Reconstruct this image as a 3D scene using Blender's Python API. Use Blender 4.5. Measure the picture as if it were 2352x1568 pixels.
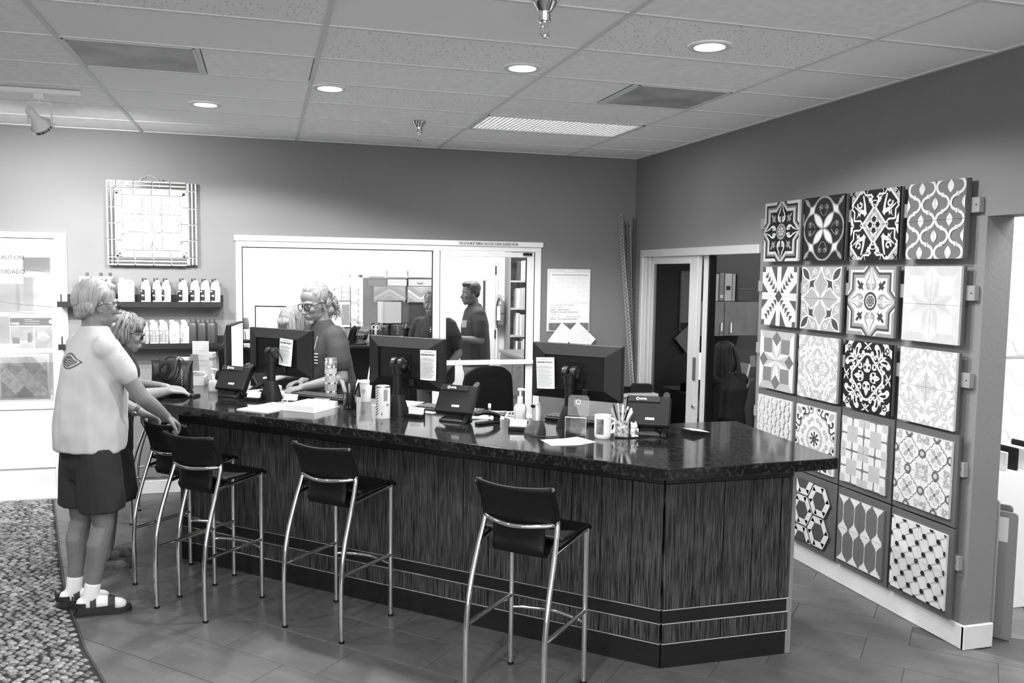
import bpy, bmesh, math, random
from mathutils import Vector, Matrix, Euler
from mathutils.geometry import tessellate_polygon
random.seed(7)
for o in list(bpy.data.objects): bpy.data.objects.remove(o)
S = bpy.context.scene
COL = S.collection
R_ = math.radians
PI = math.pi

# ------------------------------------------------------------------ camera, world, light, exposure
CAMH = 1.884
cam_d = bpy.data.cameras.new('camera'); cam = bpy.data.objects.new('camera', cam_d); COL.objects.link(cam)
cam_d.sensor_width = 36.0; cam_d.lens = 30.096; cam_d.clip_start = 0.05; cam_d.clip_end = 60
_r, _d, _f = Vector((0.96064, -0.27741, 0.01441)), Vector((-0.00829, -0.08046, -0.99672)), Vector((0.27766, 0.95738, -0.07959))
cam.matrix_world = Matrix(((_r.x, -_d.x, -_f.x, 0), (_r.y, -_d.y, -_f.y, 0), (_r.z, -_d.z, -_f.z, CAMH), (0, 0, 0, 1)))
S.camera = cam

S.world = bpy.data.worlds.new('world'); S.world.use_nodes = True
_bg = S.world.node_tree.nodes['Background']
_bg.inputs[0].default_value = (1, 1, 1, 1); _bg.inputs[1].default_value = 0.45
S.view_settings.view_transform = 'Standard'; S.view_settings.look = 'None'
S.view_settings.gamma = 1.0; S.view_settings.use_curve_mapping = False
S.view_settings.exposure = -0.5

def lamp(kind, name, loc, energy, target=None, size=0.1, spot=90, blend=0.5, sizey=None):
    d = bpy.data.lights.new(name, kind); d.energy = energy
    if kind == 'SPOT': d.spot_size = R_(spot); d.spot_blend = blend; d.shadow_soft_size = size
    elif kind == 'AREA':
        d.shape = 'RECTANGLE' if sizey else 'SQUARE'; d.size = size
        if sizey: d.size_y = sizey
    else: d.shadow_soft_size = size
    o = bpy.data.objects.new(name, d); COL.objects.link(o); o.location = loc
    t = Vector(target) if target else Vector(loc) - Vector((0, 0, 1))
    o.rotation_euler = (t - Vector(loc)).to_track_quat('-Z', 'Y').to_euler()
    return o

# ceiling downlights: the four in view and their neighbours further along the same showroom ceiling
CEIL = 2.98
DOWN = [(-0.368, 6.197), (0.393, 5.386), (1.341, 4.499), (2.065, 3.786)]
DOWN_OFF = [(-2.2, 3.4), (0.2, 2.2), (2.6, 1.2), (-1.4, 0.6), (1.0, -0.6), (-2.9, 5.2)]

# added fill light, unseen behind the camera, to brighten ceiling and room
lamp('AREA', 'added_rear_fill', (-1.0, -2.8, 1.35), 320, target=(-0.2, 4.0, 1.9), size=8.0, sizey=2.5)

# ------------------------------------------------------------------ materials
def _mat(name):
    m = bpy.data.materials.new(name); m.use_nodes = True
    nt = m.node_tree; b = nt.nodes['Principled BSDF']
    return m, nt, b
MATS = {}
def M(name, g, rough=0.6, metal=0.0, var=0.0, scale=8.0, bump=0.0, bscale=60.0, spec=0.5, trans=0.0, emit=0.0, stretch=None, coat=0.0, detail=4.0):
    """grey procedural material: base grey g, optional noise variation and fine relief"""
    if name in MATS: return MATS[name]
    m, nt, b = _mat(name); N = nt.nodes; L = nt.links
    b.inputs['Base Color'].default_value = (g, g, g, 1); b.inputs['Roughness'].default_value = rough
    b.inputs['Metallic'].default_value = metal; b.inputs['Specular IOR Level'].default_value = spec
    if coat: b.inputs['Coat Weight'].default_value = coat
    if trans: b.inputs['Transmission Weight'].default_value = trans
    if emit:
        b.inputs['Emission Color'].default_value = (1, 1, 1, 1); b.inputs['Emission Strength'].default_value = emit
    if var or bump:
        tc = N.new('ShaderNodeTexCoord'); mp = N.new('ShaderNodeMapping')
        L.new(tc.outputs['Object'], mp.inputs['Vector'])
        if stretch: mp.inputs['Scale'].default_value = stretch
        if var:
            n = N.new('ShaderNodeTexNoise'); n.inputs['Scale'].default_value = scale; n.inputs['Detail'].default_value = detail
            L.new(mp.outputs['Vector'], n.inputs['Vector'])
            r = N.new('ShaderNodeMapRange'); r.inputs['From Min'].default_value = 0.3; r.inputs['From Max'].default_value = 0.7
            r.inputs['To Min'].default_value = g * (1 - var); r.inputs['To Max'].default_value = min(1, g * (1 + var))
            L.new(n.outputs['Fac'], r.inputs['Value'])
            c = N.new('ShaderNodeCombineColor')
            for k in range(3): L.new(r.outputs['Result'], c.inputs[k])
            L.new(c.outputs['Color'], b.inputs['Base Color'])
        if bump:
            n2 = N.new('ShaderNodeTexNoise'); n2.inputs['Scale'].default_value = bscale; n2.inputs['Detail'].default_value = 3
            L.new(mp.outputs['Vector'], n2.inputs['Vector'])
            bp = N.new('ShaderNodeBump'); bp.inputs['Strength'].default_value = bump; bp.inputs['Distance'].default_value = 0.01
            L.new(n2.outputs['Fac'], bp.inputs['Height']); L.new(bp.outputs['Normal'], b.inputs['Normal'])
    MATS[name] = m; return m

def M_glass(name='pane_glass', tint=0.96):
    """thin window pane: clear with mirror-like reflection at grazing angles"""
    if name in MATS: return MATS[name]
    m = bpy.data.materials.new(name); m.use_nodes = True; nt = m.node_tree; N = nt.nodes; L = nt.links
    N.clear(); out = N.new('ShaderNodeOutputMaterial'); mix = N.new('ShaderNodeMixShader')
    tr = N.new('ShaderNodeBsdfTransparent'); tr.inputs[0].default_value = (tint, tint, tint, 1)
    gl = N.new('ShaderNodeBsdfGlossy'); gl.inputs['Roughness'].default_value = 0.01
    fr = N.new('ShaderNodeFresnel'); fr.inputs['IOR'].default_value = 1.5
    L.new(fr.outputs[0], mix.inputs[0]); L.new(tr.outputs[0], mix.inputs[1]); L.new(gl.outputs[0], mix.inputs[2])
    L.new(mix.outputs[0], out.inputs['Surface']); MATS[name] = m; return m

# ------------------------------------------------------------------ mesh builder
class MB:
    def __init__(s): s.v = []; s.f = []; s.m = []; s.mi = 0
    def mat(s, i): s.mi = i; return s
    def _add(s, vs, fs):
        b = len(s.v); s.v += [tuple(v) for v in vs]; s.f += [tuple(b + i for i in f) for f in fs]; s.m += [s.mi] * len(fs); return s
    def box(s, x0, x1, y0, y1, z0, z1, M4=None):
        vs = [Vector((x, y, z)) for z in (z0, z1) for y in (y0, y1) for x in (x0, x1)]
        if M4: vs = [M4 @ v for v in vs]
        return s._add(vs, [(0, 2, 3, 1), (4, 5, 7, 6), (0, 1, 5, 4), (2, 6, 7, 3), (0, 4, 6, 2), (1, 3, 7, 5)])
    def bbox(s, x0, x1, y0, y1, z0, z1, b=0.004, M4=None):
        """box with chamfered edges"""
        b = min(b, (x1 - x0) * .45, (y1 - y0) * .45, (z1 - z0) * .45)
        vs = []; key = {}
        X = (x0, x1); Y = (y0, y1); Z = (z0, z1); sg = (1, -1)
        for i in (0, 1):
            for j in (0, 1):
                for k in (0, 1):
                    for a in range(3):
                        p = Vector((X[i] + sg[i] * b * (a != 0), Y[j] + sg[j] * b * (a != 1), Z[k] + sg[k] * b * (a != 2)))
                        key[(i, j, k, a)] = len(vs); vs.append(M4 @ p if M4 else p)
        K = lambda i, j, k, a: key[(i, j, k, a)]
        fs = []
        for i in (0, 1):
            q = [K(i, 0, 0, 0), K(i, 1, 0, 0), K(i, 1, 1, 0), K(i, 0, 1, 0)]; fs.append(q if i else q[::-1])
            q = [K(0, i, 0, 1), K(1, i, 0, 1), K(1, i, 1, 1), K(0, i, 1, 1)]; fs.append(q[::-1] if i else q)
            q = [K(0, 0, i, 2), K(1, 0, i, 2), K(1, 1, i, 2), K(0, 1, i, 2)]; fs.append(q if i else q[::-1])
        for i in (0, 1):
            for j in (0, 1):
                fs.append([K(i, j, 0, 0), K(i, j, 0, 1), K(i, j, 1, 1), K(i, j, 1, 0)])
                fs.append([K(i, 0, j, 0), K(i, 0, j, 2), K(i, 1, j, 2), K(i, 1, j, 0)])
                fs.append([K(0, i, j, 1), K(0, i, j, 2), K(1, i, j, 2), K(1, i, j, 1)])
                for k in (0, 1): fs.append([K(i, j, k, 0), K(i, j, k, 1), K(i, j, k, 2)])
        return s._add(vs, fs)
    def prism(s, poly, z0, z1, M4=None):
        """polygon in xy extruded z0..z1 (counter-clockwise)"""
        n = len(poly); vs = [Vector((p[0], p[1], z)) for z in (z0, z1) for p in poly]
        if M4: vs = [M4 @ v for v in vs]
        fs = [(i, (i + 1) % n, n + (i + 1) % n, n + i) for i in range(n)]
        tri = tessellate_polygon([[Vector((p[0], p[1], 0)) for p in poly]])
        fs += [tuple(t) for t in tri] + [tuple(n + i for i in t[::-1]) for t in tri]
        return s._add(vs, fs)
    def tube(s, pts, r, n=10, cap=True, closed=False, flat=None):
        """tube through pts; r scalar or list; flat=(a,b) squashes the section"""
        pts = [Vector(p) for p in pts]; N = len(pts); rs = r if isinstance(r, (list, tuple)) else [r] * N
        rings = []; up = None
        for i in range(N):
            if closed: t = pts[(i + 1) % N] - pts[i - 1]
            else: t = pts[min(i + 1, N - 1)] - pts[max(i - 1, 0)]
            if t.length < 1e-9: t = Vector((0, 0, 1))
            t.normalize()
            if up is None:
                up = Vector((0, 0, 1)) if abs(t.z) < .9 else Vector((1, 0, 0))
            u = up - t * up.dot(t)
            if u.length < 1e-6: u = t.orthogonal()
            u.normalize(); w = t.cross(u); up = u
            a, b = flat if flat else (1, 1)
            rings.append([pts[i] + u * math.cos(2 * PI * k / n) * rs[i] * a + w * math.sin(2 * PI * k / n) * rs[i] * b for k in range(n)])
        vs = [v for rg in rings for v in rg]; fs = []
        for i in range(N if closed else N - 1):
            j = (i + 1) % N
            for k in range(n): fs.append((i * n + k, j * n + k, j * n + (k + 1) % n, i * n + (k + 1) % n)[::-1])
        if cap and not closed:
            fs.append(tuple(range(n))[::1]); fs.append(tuple((N - 1) * n + k for k in range(n))[::-1])
        return s._add(vs, fs)
    def lathe(s, prof, n=24, M4=None, cx=0, cy=0, ang=2 * PI):
        """profile [(r,z)...] turned about z"""
        P = len(prof); vs = []; full = ang > 2 * PI - 1e-6; K = n if full else n + 1
        for k in range(K):
            a = ang * k / n
            for r, z in prof:
                v = Vector((cx + r * math.cos(a), cy + r * math.sin(a), z)); vs.append(M4 @ v if M4 else v)
        fs = []
        for k in range(n):
            a = k * P; b = ((k + 1) % K) * P
            for i in range(P - 1):
                if prof[i][0] < 1e-9 and prof[i + 1][0] < 1e-9: continue
                if prof[i][0] < 1e-9: fs.append((a + i, b + i + 1, a + i + 1))
                elif prof[i + 1][0] < 1e-9: fs.append((a + i, b + i, a + i + 1))
                else: fs.append((a + i, b + i, b + i + 1, a + i + 1))
        return s._add(vs, fs)
    def ell(s, c, r, n=16, m=10, M4=None, rot=None):
        """ellipsoid"""
        q = Euler([R_(a) for a in rot]).to_matrix() if rot else None; c = Vector(c)
        vs = []; fs = []
        for i in range(m + 1):
            th = PI * i / m
            for k in range(n):
                ph = 2 * PI * k / n
                p = Vector((r[0] * math.sin(th) * math.cos(ph), r[1] * math.sin(th) * math.sin(ph), r[2] * math.cos(th)))
                if q: p = q @ p
                p = p + c; vs.append(M4 @ p if M4 else p)
        for i in range(m):
            for k in range(n):
                fs.append((i * n + k, (i + 1) * n + k, (i + 1) * n + (k + 1) % n, i * n + (k + 1) % n))
        return s._add(vs, fs)
    def loft(s, rings, cap=True):
        n = len(rings[0]); vs = [v for r in rings for v in r]; fs = []
        for i in range(len(rings) - 1):
            for k in range(n): fs.append((i * n + k, i * n + (k + 1) % n, (i + 1) * n + (k + 1) % n, (i + 1) * n + k))
        if cap: fs.append(tuple(range(n))[::-1]); fs.append(tuple((len(rings) - 1) * n + k for k in range(n)))
        return s._add(vs, fs)
    def sheet(s, grid, th=0.0):
        """grid[i][j] of points as a thin sheet"""
        a = len(grid); b = len(grid[0]); vs = [Vector(p) for r in grid for p in r]
        fs = [(i * b + j, i * b + j + 1, (i + 1) * b + j + 1, (i + 1) * b + j) for i in range(a - 1) for j in range(b - 1)]
        if th:
            n = a * b; nr = []
            for i in range(a):
                for j in range(b):
                    u = vs[min(i + 1, a - 1) * b + j] - vs[max(i - 1, 0) * b + j]; w = vs[i * b + min(j + 1, b - 1)] - vs[i * b + max(j - 1, 0)]
                    k = w.cross(u); nr.append(k.normalized() if k.length > 1e-12 else Vector((0, 0, 1)))
            vs = vs + [v - q * th for v, q in zip(vs, nr)]
            fs = fs + [tuple(n + i for i in f[::-1]) for f in fs]
            loop = [j for j in range(b)] + [i * b + b - 1 for i in range(1, a)] + [(a - 1) * b + j for j in range(b - 2, -1, -1)] + [i * b for i in range(a - 2, 0, -1)]
            for p, q in zip(loop, loop[1:] + loop[:1]): fs.append((q, p, n + p, n + q))
        return s._add(vs, fs)
    def mesh(s, name, mats, smooth=False, fix=True):
        me = bpy.data.meshes.new(name); me.from_pydata(s.v, [], s.f)
        mats = mats if isinstance(mats, (list, tuple)) else [mats]
        for m in mats: me.materials.append(m)
        if len(mats) > 1: me.polygons.foreach_set('material_index', s.m)
        if fix:
            bm = bmesh.new(); bm.from_mesh(me); bmesh.ops.recalc_face_normals(bm, faces=bm.faces); bm.to_mesh(me); bm.free()
        if smooth:
            me.polygons.foreach_set('use_smooth', [True] * len(me.polygons))
            if smooth != 'all': me.set_sharp_from_angle(angle=R_(40))
        me.update(); return me
    def build(s, name, mats, parent=None, smooth=False, loc=None, rot=None, fix=True, label=None, kind=None):
        o = bpy.data.objects.new(name, s.mesh(name, mats, smooth, fix)); COL.objects.link(o)
        if parent: o.parent = parent
        if loc: o.location = loc
        if rot: o.rotation_euler = [R_(a) for a in rot]
        if label: o['label'] = label
        if kind: o['kind'] = kind
        return o

def tag(o, label, cat, group=None):
    o['label'] = label; o['category'] = cat
    if group: o['group'] = group
    return o
def thing(name, label, cat, loc=(0, 0, 0), rz=0, group=None, rot=None):
    o = bpy.data.objects.new(name, None); COL.objects.link(o); o.location = loc; o.empty_display_size = 0.05
    o.rotation_euler = [R_(a) for a in rot] if rot else (0, 0, R_(rz))
    return tag(o, label, cat, group)
def struct(o): o['kind'] = 'structure'; return o
def sgroup(name, loc=(0, 0, 0)):
    o = bpy.data.objects.new(name, None); COL.objects.link(o); o.location = loc; return struct(o)
def copy_tree(o, parent=None):
    c = o.copy(); COL.objects.link(c); c.parent = parent
    for ch in [x for x in o.children]: copy_tree(ch, c)
    return c
def share(src, parent, loc=None, rot=None):
    c = src.copy(); COL.objects.link(c); c.parent = parent
    if loc is not None: c.location = loc
    if rot is not None: c.rotation_euler = rot
    return c
_TMP = bpy.data.scenes.new('tmp')          # small scratch scene: evaluating modifiers and fonts there stays quick
def evaluated(o):
    _TMP.collection.objects.link(o); vl = _TMP.view_layers[0]; vl.update(); dg = vl.depsgraph
    me = bpy.data.meshes.new_from_object(o.evaluated_get(dg)); _TMP.collection.objects.unlink(o); return me
def text(s, size, mats, parent=None, name='lettering', M4=None, align='LEFT', depth=0.0004, bold=0.0, sx=1.0, world=None):
    """flat lettering as a mesh part; local x = reading direction, y = up"""
    cu = bpy.data.curves.new('txt', 'FONT'); cu.body = s; cu.size = size; cu.extrude = depth; cu.align_x = align; cu.offset = bold; cu.resolution_u = 2
    o = bpy.data.objects.new('txt', cu); me = evaluated(o)
    bpy.data.objects.remove(o); bpy.data.curves.remove(cu)
    if sx != 1.0: me.transform(Matrix.Diagonal((sx, 1, 1, 1)))
    if M4: me.transform(M4)
    me.materials.clear(); me.materials.append(mats); me.name = name
    ob = bpy.data.objects.new(name, me); COL.objects.link(ob)
    if parent: ob.parent = parent
    return ob
def face_mat(origin, xdir, ydir):
    """matrix: local x,y plane -> xdir,ydir at origin"""
    x = Vector(xdir).normalized(); y = Vector(ydir).normalized(); z = x.cross(y)
    return Matrix(((x.x, y.x, z.x, origin[0]), (x.y, y.y, z.y, origin[1]), (x.z, y.z, z.z, origin[2]), (0, 0, 0, 1)))
def arc(c, r, a0, a1, n=8): return [(c[0] + r * math.cos(R_(a0 + (a1 - a0) * i / n)), c[1] + r * math.sin(R_(a0 + (a1 - a0) * i / n))) for i in range(n + 1)]
def smoothpath(P, n=6):
    """Catmull-Rom through points"""
    P = [Vector(p) for p in P]; out = []
    for i in range(len(P) - 1):
        a = P[max(i - 1, 0)]; b = P[i]; c = P[i + 1]; d = P[min(i + 2, len(P) - 1)]
        for k in range(n):
            t = k / n; out.append(0.5 * ((2 * b) + (c - a) * t + (2 * a - 5 * b + 4 * c - d) * t * t + (-a + 3 * b - 3 * c + d) * t ** 3))
    return out + [P[-1]]
def rrect(x0, x1, y0, y1, r, n=4):
    r = min(r, (x1 - x0) / 2, (y1 - y0) / 2)
    return arc((x1 - r, y0 + r), r, -90, 0, n) + arc((x1 - r, y1 - r), r, 0, 90, n) + arc((x0 + r, y1 - r), r, 90, 180, n) + arc((x0 + r, y0 + r), r, 180, 270, n)
# ================================================================== THE SETTING
YB, XR = 7.615, 3.421
m_wall = M('wall_paint', 0.18, 0.75, bump=0.12, bscale=55, var=0.03, scale=2, spec=0.35)
m_ceil = M('ceiling_tile_fine', 0.90, 0.9, var=0.05, scale=18, bump=0.1, bscale=160, spec=0.2)
m_tee = M('ceiling_tee_white', 0.66, 0.6)
m_white = M('white_paint', 0.80, 0.45, spec=0.4)
m_base = M('baseboard_white', 0.60, 0.4, var=0.06, scale=6)
m_alu = M('aluminium_frame', 0.62, 0.35, metal=0.35)
m_aluw = M('white_aluminium', 0.80, 0.35)
m_black = M('black_plastic', 0.005, 0.5, spec=.25)
m_chrome = M('chrome', 0.86, 0.07, metal=1.0)
m_glass = M_glass()

def speckle(name, g, dens=70.0, thr=0.12, dark=0.22, stretch=(1, 1, 1)):
    m, nt, b = _mat(name); N = nt.nodes; L = nt.links
    tc = N.new('ShaderNodeTexCoord'); mp = N.new('ShaderNodeMapping'); mp.inputs['Scale'].default_value = stretch
    L.new(tc.outputs['Object'], mp.inputs['Vector'])
    nz = N.new('ShaderNodeTexNoise'); nz.inputs['Scale'].default_value = 40; L.new(mp.outputs['Vector'], nz.inputs['Vector'])
    ad = N.new('ShaderNodeVectorMath'); ad.operation = 'MULTIPLY_ADD'; ad.inputs[1].default_value = (0.012,) * 3
    L.new(nz.outputs['Color'], ad.inputs[0]); L.new(mp.outputs['Vector'], ad.inputs[2])
    v = N.new('ShaderNodeTexVoronoi'); v.inputs['Scale'].default_value = dens; v.inputs['Randomness'].default_value = 1.0
    L.new(ad.outputs['Vector'], v.inputs['Vector'])
    lt = N.new('ShaderNodeMath'); lt.operation = 'LESS_THAN'; lt.inputs[1].default_value = thr; L.new(v.outputs['Distance'], lt.inputs[0])
    mx = N.new('ShaderNodeMix'); mx.data_type = 'RGBA'; L.new(lt.outputs[0], mx.inputs[0])
    mx.inputs[6].default_value = (g, g, g, 1); mx.inputs[7].default_value = (dark, dark, dark, 1)
    L.new(mx.outputs[2], b.inputs['Base Color']); b.inputs['Roughness'].default_value = 0.9; b.inputs['Specular IOR Level'].default_value = 0.2
    MATS[name] = m; return m
m_ceil2 = speckle('ceiling_tile_fissured', 0.90, 42, 0.16, 0.16)
m_ceil3 = speckle('ceiling_tile_pinhole', 0.90, 85, 0.10, 0.40)

# ------------------------------------------------------------------ floor: 30 x 60 cm plank tiles laid at 45 degrees, pebble inlay at the left
def plank_mat(name, g):
    m, nt, b = _mat(name); N = nt.nodes; L = nt.links
    tc = N.new('ShaderNodeTexCoord'); oi = N.new('ShaderNodeObjectInfo'); mp = N.new('ShaderNodeMapping'); mp.inputs['Scale'].default_value = (1.0, 14, 1)
    L.new(tc.outputs['Object'], mp.inputs['Vector'])
    cb = N.new('ShaderNodeCombineXYZ'); ml = N.new('ShaderNodeMath'); ml.operation = 'MULTIPLY'; ml.inputs[1].default_value = 37.0
    L.new(oi.outputs['Random'], ml.inputs[0]); L.new(ml.outputs[0], cb.inputs[2]); L.new(cb.outputs[0], mp.inputs['Location'])
    n = N.new('ShaderNodeTexNoise'); n.inputs['Scale'].default_value = 2.2; n.inputs['Detail'].default_value = 6; n.inputs['Roughness'].default_value = 0.6
    L.new(mp.outputs['Vector'], n.inputs['Vector'])
    n2 = N.new('ShaderNodeTexNoise'); n2.inputs['Scale'].default_value = 4.0; L.new(tc.outputs['Object'], n2.inputs['Vector'])
    s = N.new('ShaderNodeMath'); s.operation = 'MULTIPLY_ADD'; s.inputs[1].default_value = 0.55; L.new(n2.outputs['Fac'], s.inputs[0]); 
    s1 = N.new('ShaderNodeMath'); s1.operation = 'MULTIPLY'; s1.inputs[1].default_value = 0.45; L.new(n.outputs['Fac'], s1.inputs[0]); L.new(s1.outputs[0], s.inputs[2])
    r = N.new('ShaderNodeMapRange'); r.inputs['From Min'].default_value = 0.3; r.inputs['From Max'].default_value = 0.7
    r.inputs['To Min'].default_value = g * 0.72; r.inputs['To Max'].default_value = g * 1.3; L.new(s.outputs[0], r.inputs['Value'])
    c = N.new('ShaderNodeCombineColor')
    for k in range(3): L.new(r.outputs['Result'], c.inputs[k])
    L.new(c.outputs['Color'], b.inputs['Base Color']); b.inputs['Roughness'].default_value = 0.38; b.inputs['Specular IOR Level'].default_value = 0.4
    return m
m_plank = plank_mat('plank_tile', 0.095)
m_grout = M('dark_grout', 0.03, 0.9)
floor = struct(MB().box(-6, 7.5, -3, 12.5, -0.12, -0.004).build('floor', M('floor_slab', 0.06, 0.6)))
def clip_poly(poly, a, b, c):
    """keep a*x+b*y<=c"""
    out = []
    for i in range(len(poly)):
        p, q = poly[i], poly[(i + 1) % len(poly)]; fp = a * p[0] + b * p[1] - c; fq = a * q[0] + b * q[1] - c
        if fp <= 0: out.append(p)
        if (fp < 0 < fq) or (fq < 0 < fp):
            t = fp / (fp - fq); out.append((p[0] + (q[0] - p[0]) * t, p[1] + (q[1] - p[1]) * t))
    return out
PEB = [(-2.2, 9.0), (-1.66, 7.615), (-1.544, 7.124), (-1.308, 6.122), (-1.123, 5.36), (-1.033, 5.053), (-0.955, 4.812), (-0.867, 4.52), (-0.784, 4.305), (-0.712, 4.117), (-0.60, 3.85), (-0.42, 3.45), (-0.2, 3.05)]
def peb_x(y):
    for (x0, y0), (x1, y1) in zip(PEB, PEB[1:]):
        if y1 <= y <= y0: return x0 + (x1 - x0) * (y - y0) / (y1 - y0)
    return -0.2
full = MB().bbox(-0.2985, 0.2985, -0.1475, 0.1475, -0.008, 0.0, 0.0012).mesh('plank', m_plank)
SQ = math.sqrt(.5)
for row in range(2, 27):
    s0 = 4.45 + (row - 10) * 0.2985; sc = s0 + 0.149
    off = -0.25 if row % 2 == 1 else -0.45
    for k in range(-14, 8):
        t0 = off + k * 0.6; tc_ = t0 + 0.3
        x = (sc + tc_) * SQ; y = (sc - tc_) * SQ
        if not (2.85 < y < 7.9 and -2.0 < x < 3.7): continue
        if x < peb_x(y) - 0.42: continue
        poly = []
        for u, w in ((-0.2985, -0.1475), (0.2985, -0.1475), (0.2985, 0.1475), (-0.2985, 0.1475)):
            poly.append((x + (u + w) * SQ, y + (-u + w) * SQ))
        cl = clip_poly(clip_poly(clip_poly(poly, 1, 0, XR - 0.002 if y > 3.43 else 9), 0, 1, YB - 0.002), -1, -0.0, 9)
        if y < 3.75: cl = clip_poly(cl, 1, 0.62, 3.47 + 0.62 * 3.42)
        if len(cl) < 3: continue
        if len(cl) == 4 and all(abs(a[0] - b[0]) + abs(a[1] - b[1]) < 1e-6 for a, b in zip(cl, poly)):
            o = bpy.data.objects.new('plank', full)
        else:
            lp = [((q[0] - x) * SQ - (q[1] - y) * SQ, (q[0] - x) * SQ + (q[1] - y) * SQ) for q in cl]
            o = bpy.data.objects.new('plank', MB().prism(lp, -0.008, 0.0).mesh('plank', m_plank))
        COL.objects.link(o); o.parent = floor; o.location = (x, y, 0); o.rotation_euler = (0, 0, -PI / 4)
# planks of the neighbouring showroom, laid across
m_plank2 = plank_mat('plank_tile_dark', 0.13)
full2 = MB().bbox(-0.598, 0.598, -0.0985, 0.0985, -0.008, 0.0, 0.001).mesh('plank', m_plank2)
for i in range(9):
    for k in range(3):
        o = bpy.data.objects.new('plank', full2); COL.objects.link(o); o.parent = floor
        d = Vector((0.85, -0.53, 0)); n_ = Vector((0.53, 0.85, 0))
        c = Vector((3.62, 3.34, 0)) + n_ * (0.10 + i * 0.2) + d * (-0.35 + k * 1.2 + (i % 3) * 0.4)
        if c.x < 3.62: continue
        o.location = (c.x, c.y, -0.0005); o.rotation_euler = (0, 0, math.atan2(d.y, d.x))

# pebble inlay
bedpoly = [(-6, 9.0)] + [(-6, 2.2)] + [(-0.0, 2.2)] + [(-0.2, 3.05)] + PEB[::-1][1:-1] + [(-2.2, 7.615), (-2.2, 9.0)]
bed = MB().prism([p for p in bedpoly if True], -0.004, 0.0015).build('pebble_bed', M('pebble_grout', 0.012, 0.8), floor)
edge = MB(); ep = [Vector((x, y, 0.002)) for x, y in PEB[1:]]
edge.tube(ep, 0.006, 6)
edge.build('edge_strip', M('dark_edge_strip', 0.05, 0.5), floor)
m_peb = M('pebble_stone', 0.17, 0.30, var=0.35, scale=9, spec=0.6)
m_peb2 = M('pebble_stone_light', 0.25, 0.28, var=0.25, scale=9, spec=0.6)
m_peb3 = M('pebble_stone_dark', 0.09, 0.3, var=0.3, scale=9, spec=0.6)
def pebmesh(seed, mt):
    rnd = random.Random(seed); b = MB(); a, c, e = 0.0230 * rnd.uniform(.9, 1.1), 0.0135 * rnd.uniform(.85, 1.15), 0.0130
    vs = [Vector((0, 0, e))]; n = 9
    ph = [rnd.uniform(.88, 1.1) for _ in range(n)]
    for rr, zz in ((0.5, 0.86), (0.86, 0.5), (1.0, 0.0)):
        for k in range(n):
            t = 2 * PI * k / n; vs.append(Vector((a * rr * math.cos(t) * ph[k], c * rr * math.sin(t) * ph[k], e * zz)))
    fs = [(0, 1 + k, 1 + (k + 1) % n) for k in range(n)]
    for r in range(2):
        for k in range(n): fs.append((1 + r * n + k, 1 + (r + 1) * n + k, 1 + (r + 1) * n + (k + 1) % n, 1 + r * n + (k + 1) % n))
    b._add(vs, fs); return b, b.mesh('pebble', mt, smooth='all', fix=False)
PB = [pebmesh(i, (m_peb, m_peb, m_peb2, m_peb3)[i % 4]) for i in range(8)]
rnd = random.Random(3); spots = []
y = 3.3; rowi = 0
while y < 7.6:
    x = peb_x(y) - 0.035
    xl = -1.10 - (y - 4.2) * 0.33 - 0.12
    x -= (rowi % 2) * 0.022
    while x > xl:
        spots.append((x + rnd.uniform(-.006, .006), y + rnd.uniform(-.006, .006), rnd.uniform(-0.45, 0.45)))
        x -= 0.047 + rnd.uniform(-.005, .006)
    y += 0.0335; rowi += 1
spots.sort(key=lambda q: q[1])
vis = [q for q in spots if q[1] > 4.05]
rest = MB()
for i, (x, y, a) in enumerate(vis):
    k = rnd.randrange(8); sc = rnd.uniform(.85, 1.15)
    if i < 300:
        o = bpy.data.objects.new('pebble', PB[k][1]); COL.objects.link(o); o.parent = bed; o.location = (x, y, 0.0005); o.rotation_euler = (rnd.uniform(-.25, .25), rnd.uniform(-.2, .2), a); o.scale = (sc, sc, sc)
    else:
        T = Matrix.Translation((x, y, 0.0005)) @ Euler((rnd.uniform(-.25, .25), rnd.uniform(-.2, .2), a)).to_matrix().to_4x4() @ Matrix.Scale(sc, 4)
        rest.mat((0, 0, 1, 2)[k % 4]); rest._add([T @ Vector(v) for v in PB[k][0].v], PB[k][0].f)
o = rest.build('pebbles', [m_peb, m_peb2, m_peb3], bed, smooth='all', fix=False, kind='stuff')

# ------------------------------------------------------------------ walls
W = MB()
T = 0.12
W.box(-6, XR + .165, YB, YB + T, 2.158, 3.1)
W.box(-1.517, -0.228, YB, YB + T, 0, 2.158)
W.box(2.472, XR + .165, YB, YB + T, 0, 2.158)
W.box(-6, -2.75, YB, YB + T, 0, 2.158)
W.box(-0.228, 1.49, YB, YB + T, 0, 0.42)
W.box(-2.75, -1.517, YB, YB + T, 2.148, 2.158)
struct(W.build('wall_back', m_wall))
W = MB(); TR = 0.165
W.box(XR, XR + TR, 3.43, 5.43, 0, 2.117)
W.box(XR, XR + TR, 3.43, YB, 2.117, 3.1)
W.box(XR, XR + TR, -3, 3.43, 2.197, 3.1)
W.box(XR, XR + TR, 7.44, YB, 0, 2.117)
W.box(XR, XR + TR, -3, 0.9, 0, 2.197)
struct(W.build('wall_right', m_wall))
# baseboards
W = MB(); bh = 0.125
W.bbox(XR - 0.018, XR, 3.41, 5.43, 0, bh, 0.004); W.bbox(XR - 0.018, XR + TR + 0.005, 3.411, 3.43, 0, bh + 0.001, 0.004)
struct(W.build('baseboard_right', m_base))
W = MB(); W.bbox(-1.515, -0.228, YB - 0.015, YB, 0, 0.11, 0.003); W.bbox(2.49, XR - 0.02, YB - 0.015, YB, 0, 0.11, 0.003)
struct(W.build('baseboard_back', m_base))

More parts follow.
